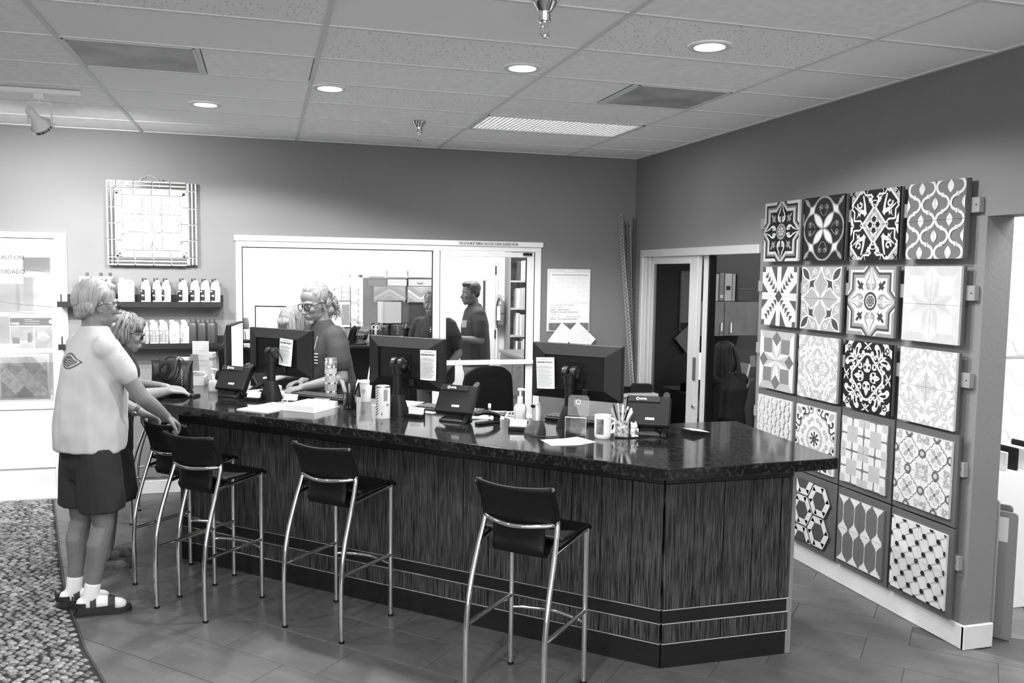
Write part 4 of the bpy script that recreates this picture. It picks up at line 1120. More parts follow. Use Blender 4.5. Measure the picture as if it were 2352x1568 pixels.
# --- sliding glass door into the back office (right wall)
d3 = sgroup('door_3')
X0, X1 = XR - .02, XR + .08
b = MB(); b.bbox(X0, X1, 5.432, 7.44, 2.050, 2.117, .004); b.bbox(X0, X1, 7.385, 7.44, 0, 2.05, .004); b.build('door_frame', m_alu, d3)
for k, y in enumerate((7.335, 7.275, 7.215)): MB().bbox(XR - .005 + k * .012, XR + .045, y, y + .045, .02, 2.05, .003).build('jamb_profile', m_alu, d3)
b = MB(); b.bbox(XR + .005, XR + .045, 6.36, 6.50, .02, 2.05, .003); b.bbox(XR + .005, XR + .045, 6.50, 7.215, 1.985, 2.05, .003); b.bbox(XR + .005, XR + .045, 6.50, 7.215, .02, .12, .003); b.build('panel_frame', m_alu, d3)
MB().box(XR + .02, XR + .026, 6.50, 7.215, .12, 1.985).build('pane', m_glass, d3)
b = MB(); b.bbox(XR + .05, XR + .085, 6.235, 6.345, .02, 2.05, .003); b.build('second_panel_edge', m_alu, d3)
MB().bbox(XR + .03, XR + .09, 6.205, 6.228, .02, 2.05, .002).build('seal_strip', m_black, d3)
b = MB().bbox(XR - .012, XR + .005, 6.345, 6.375, 1.02, 1.21, .003); b.build('pull_handle', M('handle_dark', .08, .4), d3)
MB().lathe([(0, 0), (.02, 0), (.02, .012), (.012, .018), (0, .02)], 16, M4=Matrix.Translation((XR + .005, 6.36, .80)) @ Matrix.Rotation(-PI / 2, 4, 'Y')).build('lock_cylinder', m_chrome, d3, smooth=True)

# --- framed relief tile mural
t = thing('tile_mural', 'framed pale relief mural of a fruit tree hanging on the back wall', 'wall art', (-.870, YB, 2.243))
def fr(b, x0, x1, z0, z1, d0, d1, bv=.002): return b.bbox(x0, x1, -d1, -d0, z0, z1, bv)
MB().bbox(-.342, .342, -.040, 0, -.336, .338, .003).build('backing', M('mural_backing', .30, .6), t)
m_gl = M('glazed_rib_dark', .06, .15); m_glz = M('glazed_white', .42, .25); m_rel = M('relief_glaze', .34, .25, var=.08, scale=30)
N5 = [-.342, -.265, -.135, .005, .140, .262, .342]
for side in range(4):
    for i in range(5 if side < 2 else 6):
        NN = [-.336, -.27, -.13, .0, .13, .27, .338]
        a0, a1 = (N5[i] + .004, N5[i + 1] - .004) if side < 2 else (NN[i] + .004, NN[i + 1] - .004)
        b = MB()
        for k in range(4):
            o0 = .284 + k * .0145; b.mat(1 if k % 2 == 0 else 0)
            if side == 0: b.bbox(a0, a1, -.052, -.040, o0, o0 + .0135, .003)
            elif side == 1: b.bbox(a0, a1, -.052, -.040, -o0 - .0135, -o0, .003)
            elif side == 2: b.bbox(-o0 - .0135, -o0, -.052, -.040, a0, a1, .003)
            else: b.bbox(o0, o0 + .0135, -.052, -.040, a0, a1, .003)
        b.build('ribbed_border_tile', [m_glz, m_gl], t)
for side in range(4):                                                         # scroll border
    for i in range(4):
        a0 = -.274 + i * .137; a1 = a0 + .131; o0, o1 = .228, .276
        b = MB()
        if side == 0: b.bbox(a0, a1, -.050, -.040, o0, o1, .002)
        elif side == 1: b.bbox(a0, a1, -.050, -.040, -o1, -o0, .002)
        elif side == 2: b.bbox(-o1, -o0, -.050, -.040, a0, a1, .002)
        else: b.bbox(o0, o1, -.050, -.040, a0, a1, .002)
        p = b.build('scroll_border_tile', m_rel, t)
        c = (a0 + a1) / 2; m_ = (o0 + o1) / 2; s = MB()
        for q in (-1, 1):
            P = []
            for k in range(15):
                an = k / 14 * 5.4; rr = .019 * (1 - k / 17); P.append((c + q * .032 + rr * math.cos(an) * 1.5 * q, rr * math.sin(an)))
            P = [(c - q * .035, -.014 * q), (c, 0.016 * q)] + P
            pts = []
            for u, v in P:
                if side == 0: pts.append((u, -.051, m_ + v))
                elif side == 1: pts.append((u, -.051, -m_ + v))
                elif side == 2: pts.append((-m_ + v, -.051, u))
                else: pts.append((m_ + v, -.051, u))
            s.tube(pts, .0042, 5)
        s.build('scroll_relief', M('scroll_relief_grey', .46, .25), p, smooth=True)
XS = [-.218, -.075, -.002, .072, .218]; ZS = [-.218, -.072, .073, .218]
for i in range(4):
    for j in range(3): MB().bbox(XS[i] + .0025, XS[i + 1] - .0025, -.048, -.040, ZS[j] + .0025, ZS[j + 1] - .0025, .0015).build('mural_tile', m_glz, t)
b = MB(); rt = random.Random(5)
def br(p, a, ln, r, d):
    q = (p[0] + ln * math.cos(a), p[1] + ln * math.sin(a)); mid = ((p[0] + q[0]) / 2 + rt.uniform(-.01, .01), (p[1] + q[1]) / 2)
    b.tube([(p[0], -.048, p[1]), (mid[0], -.05, mid[1]), (q[0], -.048, q[1])], [r, r * .85, r * .6], 5)
    if d == 0:
        for k in range(3):
            aa = a + rt.uniform(-1.2, 1.2); c = (q[0] + .016 * math.cos(aa), q[1] + .016 * math.sin(aa)); b.ell((c[0], -.049, c[1]), (.013, .005, .006), 8, 5, rot=(0, -math.degrees(aa), 0))
        if rt.random() < .55: b.ell((q[0], -.05, q[1] - .016), (.010, .008, .013), 8, 6)
        return
    for s in (-1, 1): br(q, a + s * rt.uniform(.35, .7), ln * rt.uniform(.68, .86), r * .62, d - 1)
for a in (.55, 1.15, 1.75, 2.45): br((0, -.09), a, .085, .008, 3)
b.tube([(-.03, -.048, -.20), (-.012, -.05, -.16), (-.006, -.052, -.09)], [.014, .013, .011], 6); b.tube([(.035, -.048, -.20), (.012, -.05, -.16), (.004, -.052, -.09)], [.014, .013, .011], 6)
for k in range(8): x = -.10 + k * .028; b.tube([(x, -.048, -.197 + .006 * (k % 2)), (x + .03, -.05, -.190), (x + .055, -.048, -.2)], .0035, 5)
b.build('tree_relief', m_rel, t, smooth=True)
MB().tube(smoothpath([(-.09, -.02, .335), (-.085, -.02, .365), (-.05, -.015, .372), (-.045, -.01, .385), (.0, -.01, .385), (.04, -.02, .36), (.055, -.045, .335), (.06, -.055, .29)], 4), .0022, 6).build('hanging_wire', M('pale_wire', .45, .4), t)
MB().tube([(.085, 0, .35), (.085, -.02, .353), (.085, -.022, .36)], .003, 6).build('nail', m_black, t)

# --- two ledge shelves with bottles
def ledge(z, label):
    s = thing('ledge_shelf', label, 'shelf', (-.85, YB, z), group='black ledge shelves')
    MB().bbox(-.72, .518, -.13, 0, -.035, .0, .002).build('board', m_dwood, s)
    MB().bbox(-.72, .518, -.018, 0, .0, .062, .002).build('upstand', m_dwood, s)
    MB().bbox(-.72, .518, -.134, -.12, -.038, .008, .002).build('front_lip', m_dwood, s)
S1, S2 = 1.602, 1.262
ledge(S1, 'upper black ledge shelf on the back wall, holding white jugs'); ledge(S2, 'lower black ledge shelf on the back wall, holding grey-labelled jugs')
m_hdpe = M('white_plastic', .80, .35, spec=.4)
def jug_parts(w, d, hh, shoulder, body_m, cap_m, label_m, label_side=True, cap_x=-.3, title=None):
    """square jug with moulded handle; local x = width, -y = front label face; z up"""
    rings = []
    for z, k in ((0, .90), (.006, 1.0), (shoulder, 1.0), (shoulder + .012, .97), (shoulder + (hh - shoulder) * .45, .80), (hh - .022, .46), (hh - .012, .36)):
        sh = cap_x * w * (0 if z <= shoulder + .012 else (z - shoulder) / (hh - shoulder))
        rings.append([Vector((sh + p[0] * k, p[1] * k, z)) for p in rrect(-w / 2, w / 2, -d / 2, d / 2, .016, 3)])
    body = MB().loft(rings)
    # handle arch from shoulder to neck
    body.tube(smoothpath([(w * .40, 0, shoulder - .004), (w * .43, 0, shoulder + (hh - shoulder) * .45), (w * .25, 0, hh - .012), (-w * .12, 0, hh - .012)], 4), .0105, 8, flat=(1, 1.2))
    cap = MB().lathe([(0, hh + .012), (.0165, hh + .012), (.018, hh + .008), (.018, hh - .014), (0, hh - .014)], 16, cx=cap_x * w)
    lab = MB()
    lab.box(-w * .42, w * .42, -d / 2 - .0008, -d / 2 + .002, .018, shoulder - .008)
    if label_side: lab.box(w / 2 - .002, w / 2 + .0008, -d * .40, d * .40, .018, shoulder - .008)
    return body, cap, lab, body_m, cap_m, label_m
def jug(x, z, rz, kind, label, group, y=YB - .083):
    t = thing('plastic_jug', label, 'jug', (x, y, z), rz, group)
    if kind == 'black': A = jug_parts(.070, .058, .186, .115, m_hdpe, M('black_cap', .03, .4), M('black_label', .02, .4), False)
    elif kind == 'grey': A = jug_parts(.070, .052, .186, .125, m_hdpe, m_hdpe, M('grey_label', .28, .4), True)
    elif kind == 'big': A = jug_parts(.118, .080, .186, .125, m_hdpe, m_hdpe, M('pale_label', .42, .4, var=.3, scale=20), False)
    else: A = jug_parts(.075, .055, .186, .13, m_hdpe, m_hdpe, M('striped_label', .34, .4, var=.3, scale=30, stretch=(.3, 1, 4)), False)
    A[0].build('body', A[3], t, smooth=True); A[1].build('cap', A[4], t, smooth=True); lb = A[2].build('label_print', A[5], t)
    w, d = {'black': (.070, .058), 'grey': (.070, .052), 'big': (.118, .080)}.get(kind, (.075, .055))
    def put(b): b.build('label_text', M('label_text_white', .75, .5), lb)
    if kind == 'black': put(MB().box(-w * .38, -w * .05, -d / 2 - .0014, -d / 2 - .0008, .088, .098)); put(MB().box(-w * .2, w * .3, -d / 2 - .0014, -d / 2 - .0008, .052, .064))
    elif kind == 'grey':
        put(MB().box(w / 2 + .0008, w / 2 + .0014, -.006, .016, .078, .106)); put(MB().box(-.02, .01, -d / 2 - .0014, -d / 2 - .0008, .085, .10))
        for zz in (.055, .032): put(MB()._add([(w / 2 + .0014, .005 + .009 * math.cos(k * PI / 2), zz + .009 * math.sin(k * PI / 2)) for k in range(4)], [(0, 1, 2, 3)]))
    elif kind == 'big': put(MB().box(-.045, .02, -d / 2 - .0014, -d / 2 - .0008, .098, .110)); put(MB().box(.028, .046, -d / 2 - .0014, -d / 2 - .0008, .07, .10))
    else: put(MB().box(-.03, .03, -d / 2 - .0014, -d / 2 - .0008, .10, .118)); put(MB().box(-.03, .0, -d / 2 - .0014, -d / 2 - .0008, .05, .085))
g1, g2 = 'jugs on the upper ledge shelf', 'jugs on the lower ledge shelf'
jug(-1.071, S1, 0, 'big', 'squat white jug with broad pale label, leftmost jug on the upper shelf', g1)
for x, l in ((-.930, 'first white black-capped jug right of the pale-labelled jug'), (-.845, 'second white black-capped jug right of the pale-labelled jug'), (-.775, 'third white black-capped jug, just left of the gap on the upper shelf')): jug(x + .005, S1, -52 if x < -.9 else -62, 'black', l, g1)
for x, l in ((-.640, 'white black-capped jug just right of the gap on the upper shelf'), (-.548, 'white black-capped jug third from the right end of the upper shelf'), (-.468, 'white black-capped jug second from the right end of the upper shelf'), (-.388, 'white black-capped jug at the right end of the upper shelf')): jug(x, S1, -50, 'black', l, g1)
for x, l in ((-1.03, 'grey-labelled jug beside the woman’s face on the lower shelf'), (-.945, 'second grey-labelled jug from the woman on the lower shelf'), (-.868, 'third grey-labelled jug from the woman on the lower shelf'), (-.795, 'grey-labelled jug nearest the cream jugs on the lower shelf')): jug(x, S2, -48, 'grey', l.replace('’', "'"), g2)
jug(-.712, S2, -25, 'cream', 'white jug with striped label in front of its twin on the lower shelf', g2); jug(-.634, S2, -62, 'cream', 'white jug second of the pair, beside the dark bottles', g2)
for x, l in ((-.566, 'dark square bottle nearest the white jugs on the lower shelf'), (-.492, 'middle one of three dark square bottles on the lower shelf'), (-.418, 'dark square bottle at the right end of the lower shelf')):
    t = thing('dark_bottle', l, 'bottle', (x, YB - .07, S2), -20, 'dark bottles on the lower ledge shelf'); mb = M('dark_grey_plastic', .055, .4)
    MB().loft([[Vector((p[0] * k, p[1] * k, z)) for p in rrect(-.034, .034, -.034, .034, .008, 3)] for z, k in ((0, .92), (.005, 1), (.155, 1), (.168, .9), (.176, .72))]).build('body', mb, t, smooth=True)
    MB().lathe([(0, .200), (.024, .200), (.026, .195), (.026, .176), (0, .176)], 16).build('cap', mb, t, smooth=True)
for x, rz, l in ((-1.37, 20, 'clear spray bottle farthest left on the upper shelf, behind the man'), (-1.27, -10, 'clear spray bottle in the middle of three on the upper shelf'), (-1.200, 30, 'clear spray bottle nearest the jugs on the upper shelf')):
    t = thing('spray_bottle', l, 'spray bottle', (x, YB - .07, S1), rz, 'spray bottles on the upper ledge shelf')
    MB().loft([[Vector((p[0] * k, p[1] * k, z)) for p in rrect(-.036, .036, -.026, .026, .012, 3)] for z, k in ((0, .95), (.004, 1), (.11, 1), (.135, .7), (.16, .38), (.172, .36))]).build('body', M('clear_plastic_grey', .62, .2), t, smooth=True)
    b = MB().bbox(-.05, .03, -.012, .012, .188, .208, .005); b.lathe([(0, .19), (.014, .19), (.016, .172), (0, .172)], 12); b.build('trigger_head', m_hdpe, t)
    MB().tube([(-.035, 0, .19), (-.045, 0, .17), (-.04, 0, .15)], .006, 6).build('trigger', m_hdpe, t)
    MB().bbox(.0, .022, -.01, .01, .208, .238, .003).build('nozzle_tag', M('tag_dark', .07, .5), t)

# --- calendar and note board hung on the back wall
t = thing('wall_calendar', 'wall planner with month calendar above handwritten note board', 'calendar', (2.757, YB, 1.635))
MB().bbox(-.215, .215, -.014, 0, -.295, .295, .008).build('board', M('planner_frame', .70, .5), t)
MB().box(-.190, .205, -.016, -.014, -.02, .262).build('month_sheet', M('month_paper', .84, .6), t)
b = MB(); b.box(-.175, .19, -.0166, -.016, .232, .246)
for k in range(6): b.box(-.175, .19, -.0165, -.016, .215 - k * .043, .2158 - k * .043)
for k in range(8): x = -.175 + k * .052; b.box(x, x + .0008, -.0165, -.016, 0, .215)
for j in range(5):
    for k in range(7):
        if (j * 7 + k) % 3: b.box(-.17 + k * .052, -.15 + k * .052, -.0165, -.016, .205 - j * .043, .2075 - j * .043)
b.build('month_grid', M('faint_print', .52, .7), t)
MB().bbox(-.05, .06, -.02, -.014, .262, .282, .003).build('clip', m_hdpe, t)
MB().box(-.196, .202, -.0155, -.014, -.205, -.028).build('note_sheet', m_cardw, t)
FN = lambda x, z: face_mat((x, -.0160, z), (1, 0, 0), (0, 0, 1))
nt_ = [('Lunch menu every Th & Saturday', .50), ('Monday    Wall-Cat', .0), ('Tuesday    Jackie & Araceli', .0), ('Wednesday  Rory (every other) & Cora', .0), ('Thursday    AJ', 0), ('Friday      Bar             Adriana (every other)', 0), ('Saturday   Tony  Adriana (every other)', 0)]
for k, (s_, _) in enumerate(nt_): text(s_, .022, m_ink if k in (2, 3, 6) else m_gink, t, M4=FN(-.186, -.050 - k * .0218), sx=.78)
MB().box(-.196, .202, -.0155, -.014, -.282, -.212).build('pin_strip', M('pin_strip_grey', .16, .7, var=.3, scale=40), t)
b = MB(); rp = random.Random(2)
for k in range(12): b.ell((rp.uniform(-.18, .18), -.017, rp.uniform(-.275, -.22)), (.004, .003, .004), 6, 4)
b.build('push_pins', m_black, t)
for k, (cx_, cz_, a, w, hh, lab) in enumerate(((-.075, -.375, 52, .22, .17, 'white form sheet slanting at the left below the planner'), (.11, -.385, -42, .25, .20, 'printed sheet slanting at the right below the planner'))):
    p = thing('loose_sheet', lab, 'paper', (2.757 + cx_, YB - .03 - k * .004, 1.635 + cz_ + .03), rot=(0, -a, 0), group='loose sheets under the planner')
    MB().box(-w / 2, w / 2, -.001, 0, -hh / 2, hh / 2).build('sheet', m_cardw, p)
    b = MB()
    for j in range(7): b.box(-w * .44, w * (.44 if j % 3 else .2), -.0014, -.001, hh * .38 - j * hh * .125, hh * .38 - j * hh * .125 + .0016)
    b.build('print_lines', M('faint_print', .52, .7), p)

# --- perforated metal trim bars leaning in the room corner
m_trim = M('tile_trim_metal', .62, .3, metal=.6); m_trimd = M('tile_trim_dark', .10, .4, metal=.4)
TRI = [((3.245, 7.585, 2.47), (3.395, 7.33, 0), m_trim, 'bright perforated trim bar leaning in the room corner, leftmost'), ((3.318, 7.59, 2.40), (3.398, 7.40, 0), m_trimd, 'dark perforated trim bar second in the corner bundle'),
       ((3.345, 7.595, 2.37), (3.401, 7.47, 0), m_trim, 'slim perforated trim bar third in the corner bundle'), ((3.405, 7.590, 2.43), (3.408, 7.540, 0), m_trimd, 'dark perforated trim bar standing closest to the right wall')]
for p0, p1, mt, lab in TRI:
    a = Vector(p1); d = Vector(p0) - a; Ln = d.length; d.normalize(); sx_ = Vector((1, 0, 0)); ny = d.cross(sx_).normalized(); sx_ = ny.cross(d).normalized()
    t = thing('tile_trim_bar', lab, 'trim bar', a, 0, 'perforated trim bars in the corner')
    def loc(u, s_, v=0): return d * s_ + sx_ * u + ny * v
    b = MB(); w = .020
    # two rails with diagonal webs leave triangular openings
    for u0, u1 in ((-w, -w + .006), (w - .005, w)): b._add([loc(u0, 0), loc(u1, 0), loc(u1, Ln), loc(u0, Ln), loc(u0, 0, .002), loc(u1, 0, .002), loc(u1, Ln, .002), loc(u0, Ln, .002)], [(0, 1, 2, 3), (7, 6, 5, 4), (0, 4, 5, 1), (1, 5, 6, 2), (2, 6, 7, 3), (3, 7, 4, 0)])
    b._add([loc(-w, 0), loc(-w, Ln), loc(-w, Ln, -.012), loc(-w, 0, -.012)], [(0, 1, 2, 3)])
    n = int(Ln / .036)
    for k in range(n):
        s0 = k * .036
        for (ua, sa), (ub, sb) in (((-w, s0), (w, s0 + .014)), ((w, s0 + .014), (-w, s0 + .034))):
            b._add([loc(ua, sa), loc(ub, sb), loc(ub, sb + .006), loc(ua, sa + .006)], [(0, 1, 2, 3)])
    b.build('perforated_strip', mt, t, fix=False)
# ================================================================== FURNITURE BUILDERS USED IN SEVERAL PLACES
m_scr = M('screen_page', .8, .5, emit=1.3); m_scrd = M('screen_grey', .3, .5, emit=.25); m_pdark = M('dark_plastic', .006, .5, spec=.25)
def M_rot(z): return Matrix.Rotation(R_(z), 4, 'Z')
def make_monitor(t, z0=.30, w=.53, hh=.30, note=None, screen='page', brand=True, dy=.092, parts='full'):
    """flat monitor: screen looks along +y, back along -y; origin at the foot"""
    zc = z0; y = dy
    b = MB().bbox(-w / 2, w / 2, y - .004, y + .028, zc - hh / 2, zc + hh / 2, .004)
    fr_ = b.build('bezel', m_pdark, t)
    b = MB(); r0 = [(-w / 2 + .006, zc - hh / 2 + .006), (w / 2 - .006, zc - hh / 2 + .006), (w / 2 - .006, zc + hh / 2 - .006), (-w / 2 + .006, zc + hh / 2 - .006)]
    r1 = [(-w * .33, zc - hh * .30), (w * .33, zc - hh * .30), (w * .33, zc + hh * .30), (-w * .33, zc + hh * .30)]
    r2 = [(p[0] * .99, zc + (p[1] - zc) * .97) for p in r1]
    b.loft([[Vector((p[0], yy, p[1])) for p in r] for r, yy in ((r0, y - .004), (r1, y - .034), (r2, y - .022))])
    bk = b.build('back_shell', M('monitor_back', .007, .45, spec=.3), t)
    if screen:
        MB().box(-w / 2 + .014, w / 2 - .014, y + .028, y + .0288, zc - hh / 2 + .016, zc + hh / 2 - .014).build('screen', m_scr if screen == 'page' else m_scrd, t)
    if parts == 'full':
        if brand: text('DELL', .036, M('brand_emboss', .02, .3), bk, M4=face_mat((0, y - .016, zc + hh * .375), (1, 0, 0), (0, .40, 1)), align='CENTER', bold=.0012, depth=.0008, sx=1.15)
        MB().bbox(-.05, .05, y - .03, y - .016, zc - .05, zc + .05, .003).build('mount_plate', m_black, t)
        for s in (-1, 1): MB().lathe([(0, -.016), (.034, -.016), (.036, -.010), (.036, .012), (.030, .016), (0, .016)], 22, M4=Matrix.Translation((s * .024 - .006, y - .060, zc)) @ Matrix.Rotation(PI / 2, 4, 'Y')).build('hinge_disc', M('hinge_black', .008, .4), t, smooth=True)
        b = MB()
        for k in range(8):
            a = k * PI / 4; b.tube([(.035, y - .060 + .008 * math.cos(a), zc + .008 * math.sin(a)), (.035, y - .060 + .027 * math.cos(a), zc + .027 * math.sin(a))], .0018, 4)
        b.build('hinge_fins', M('hinge_fin', .05, .3), t)
        MB().lathe([(0, .10), (.026, .10), (.026, zc - .06), (.032, zc - .058), (.032, zc - .006), (.0, zc)], 20, cx=-.006, cy=.02).build('pole', m_pdark, t, smooth=True)
        MB().loft([[Vector((p[0], p[1] + .012, z)) for p in rrect(-a, a, -c, c, .02, 3)] for z, a, c in ((0, .062, .052), (.012, .060, .050), (.11, .036, .034), (.122, .032, .03))]).build('foot', m_pdark, t, smooth=True)
        MB().tube(smoothpath([(.05, y - .03, zc - .09), (.07, y - .06, zc - .03), (.045, y - .09, zc + .03), (.0, y - .10, zc + .02), (-.03, y - .08, zc - .05), (-.01, y - .05, zc - .12)], 5), .0032, 6).build('cable', m_black, t, smooth=True)
        MB().bbox(.055, .085, y - .05, y - .022, zc - .125, zc - .085, .003).build('plug', m_pdark, t)
    if note:
        nx, nz, na = note; n = thing_part_note(t, nx, y - .042, nz, na)
def thing_part_note(t, x, y, z, a):
    R4 = Matrix.Translation((x, y, z)) @ Matrix.Rotation(R_(a), 4, 'Y')
    G = [[R4 @ Vector((-.055 + .11 * i / 6, -.012 * math.sin(i / 6 * PI * .8) * (j / 8) ** 1.5 + (.010 if j < 2 else 0) * 0, .085 - .17 * j / 8)) for i in range(7)] for j in range(9)]
    n = MB().sheet(G, .0006).build('notice', m_cardw, t, label='white return policy notice')
    F4 = lambda u, v, k=-.013: R4 @ face_mat((u, k, v), (1, 0, 0), (0, 0, 1))
    text('All Natural Stone', .008, m_gink, n, M4=F4(0, .072, -.004), align='CENTER'); text('RETURN POLICY', .0125, m_ink, n, M4=F4(0, .054, -.004), align='CENTER', bold=.0003)
    b = MB()
    for k in range(17):
        v = .040 - k * .0066 - (.004 if k > 2 else 0) - (.002 if k > 5 else 0); w0 = .047 if k % 4 else .036
        b.box(-w0 if k < 3 else -.045, w0 if k % 3 else w0 * .75, -.0146 - .0 * k, -.0135, v, v + .0022)
    for i, v in enumerate(b.v): b.v[i] = tuple(R4 @ (Vector(v) + Vector((0, .0005, 0))))
    b.build('print_lines', M('notice_print', .30, .7), n)
    return n
def make_phone(t, hs=1):
    """desk phone seen from behind; keypad faces +y; hs = handset side"""
    R4 = Matrix.Translation((0, .01, .115)) @ Matrix.Rotation(R_(-32), 4, 'X')
    MB().bbox(-.115, .115, -.018, .016, -.085, .085, .008, M4=R4).build('body', m_pdark, t)
    MB().bbox(-.108, .06, -.024, -.018, .048, .082, .003, M4=R4).build('rear_band', M('phone_band', .02, .35), t)
    text('MITEL', .014, m_cardw, t, M4=R4 @ face_mat((-.045, -.0245, .059), (1, 0, 0), (0, 0, 1)), bold=.0003)
    MB().lathe([(.005, 0), (.009, 0), (.009, .001), (.005, .001)], 14, M4=R4 @ Matrix.Translation((-.056, -.0245, .064)) @ Matrix.Rotation(PI / 2, 4, 'X')).build('round_logo', m_cardw, t)
    MB().box(-.012, .035, -.0186, -.018, -.05, -.037, M4=R4).build('serial_sticker', M('sticker_grey', .45, .6), t)
    hx = hs * .088
    P = smoothpath([(hx, .012, .105), (hx, .034, .085), (hx, .030, .0), (hx, .034, -.075), (hx, .012, -.105)], 4)
    b = MB().tube([R4 @ Vector(p) for p in P], [.022, .024] + [.017] * (len(P) - 4) + [.024, .022], 10, flat=(1.25, .8)); b.build('handset', m_pdark, t, smooth=True)
    MB().loft([[Vector((p[0], p[1], z)) for p in rrect(-a, a, -c, c, .03, 4)] for z, a, c in ((0, .085, .060), (.008, .085, .060), (.03, .060, .040), (.06, .045, .02))]).build('stand', m_pdark, t, smooth=True)
    MB().box(-.10, .045, .016, .0175, -.01, .075, M4=R4).build('display', M('phone_lcd', .35, .3), t)
    b = MB()
    for i in range(4):
        for j in range(3): b.box(-.06 + j * .03, -.04 + j * .03, .016, .019, -.075 + i * .015, -.065 + i * .015, M4=R4)
    b.build('keypad', M('phone_keys', .3, .5), t, kind='stuff')
    pts = []
    for k in range(60): a = k * .9; u = k / 59; pts.append(Vector((hx + .012 * math.cos(a), -.03 - u * .05 + .006 * math.sin(a), .03 - .022 * math.sin(u * PI) + .006 * math.sin(a) if False else max(.006, .05 * (1 - u) ** 2 + .006 + .005 * math.sin(a)))))
    MB().tube(pts, .0022, 5).build('coiled_cord', m_black, t, smooth=True)
def make_chair(t, top=1.19):
    m_ch = M('black_fabric', .005, .9, spec=.1)
    P = [(-.20, .52), (-.215, .70), (-.20, top - .12), (-.15, top - .035), (-.07, top), (.07, top), (.15, top - .035), (.20, top - .12), (.215, .70), (.20, .52), (.10, .47), (-.10, .47)]
    sm = smoothpath([(p[0], 0, p[1]) for p in P] + [(P[0][0], 0, P[0][1])], 3)[:-1]
    rings = []
    for y, k in ((-.035, .90), (-.022, 1.0), (.012, 1.0), (.03, .93)):
        rings.append([Vector((p.x * k, y + .10 * (p.x / .2) ** 2 * .3 - .03, .83 + (p.z - .83) * k)) for p in sm])
    MB().loft(rings).build('backrest', m_ch, t, smooth=True)
    MB().loft([[Vector((p[0], p[1], z)) for p in rrect(-.24 * k, .24 * k, .0 + .02 * (1 - k), .46 * k, .09, 5)] for z, k in ((.44, .92), (.46, 1.0), (.50, 1.0), (.52, .9))]).build('seat', m_ch, t, smooth=True)
    MB().tube([(0, .0, .60), (0, -.02, .46), (0, .15, .42)], .022, 8).build('back_bracket', m_black, t, smooth=True)
    MB().lathe([(0, .08), (.028, .08), (.028, .28), (.02, .28), (.02, .44), (0, .44)], 14, cy=.22).build('gas_column', m_black, t, smooth=True)
    for k in range(5):
        a = 2 * PI * k / 5 + .3; L_ = MB().tube([(0, .22, .10), (.16 * math.cos(a), .22 + .16 * math.sin(a), .085), (.28 * math.cos(a), .22 + .28 * math.sin(a), .065)], [.022, .018, .014], 8).build('base_leg', m_black, t, smooth=True)
        MB().lathe([(0, -.012), (.026, -.012), (.026, .012), (0, .012)], 14, M4=Matrix.Translation((.28 * math.cos(a), .22 + .28 * math.sin(a), .028)) @ Matrix.Rotation(PI / 2, 4, 'X')).build('caster', m_black, L_, smooth=True)
    for s in (-1, 1):
        MB().tube(smoothpath([(s * .22, .12, .47), (s * .27, .12, .52), (s * .27, .12, .66)], 3), .014, 8).build('arm_post', m_black, t, smooth=True)
        MB().bbox(s * .27 - .03, s * .27 + .03, .0, .26, .66, .69, .012).build('armrest', m_black, t)

# ================================================================== BRIGHT OFFICE BEHIND THE WINDOW
OY = 10.7
W = MB(); W.box(-1.35, 3.5, OY, OY + .1, 0, 2.75); W.box(-1.35, -1.25, YB + T, OY, 0, 2.75); W.box(3.40, 3.5, YB + T, OY, 0, 2.75); W.box(-1.35, 3.5, YB + T, OY, 2.70, 2.75)
struct(W.build('wall_office', M('office_white', .82, .6)))
for k, (x, y) in enumerate(((.2, 9.2), (2.3, 9.4))): 
    t = thing('office_light_panel', ('office ceiling light panel at the left, above the white wall', 'office ceiling light panel at the right, above the young man')[k], 'ceiling light', (x, y, 2.70), group='office ceiling light panels')
    b = MB()
    for a in ((-.62, -.59, -.31, .31), (.59, .62, -.31, .31), (-.62, .62, -.31, -.28), (-.62, .62, .28, .31)): b.bbox(a[0], a[1], a[2], a[3], -.02, 0, .002)
    b.build('frame', m_tee, t); MB().box(-.6, .6, -.3, .3, -.012, -.004).build('diffuser', M('office_glow', 1, .5, emit=3), t)
    lamp('AREA', 'office_lamp', (x, y, 2.66), 125, size=1.2, sizey=.6)
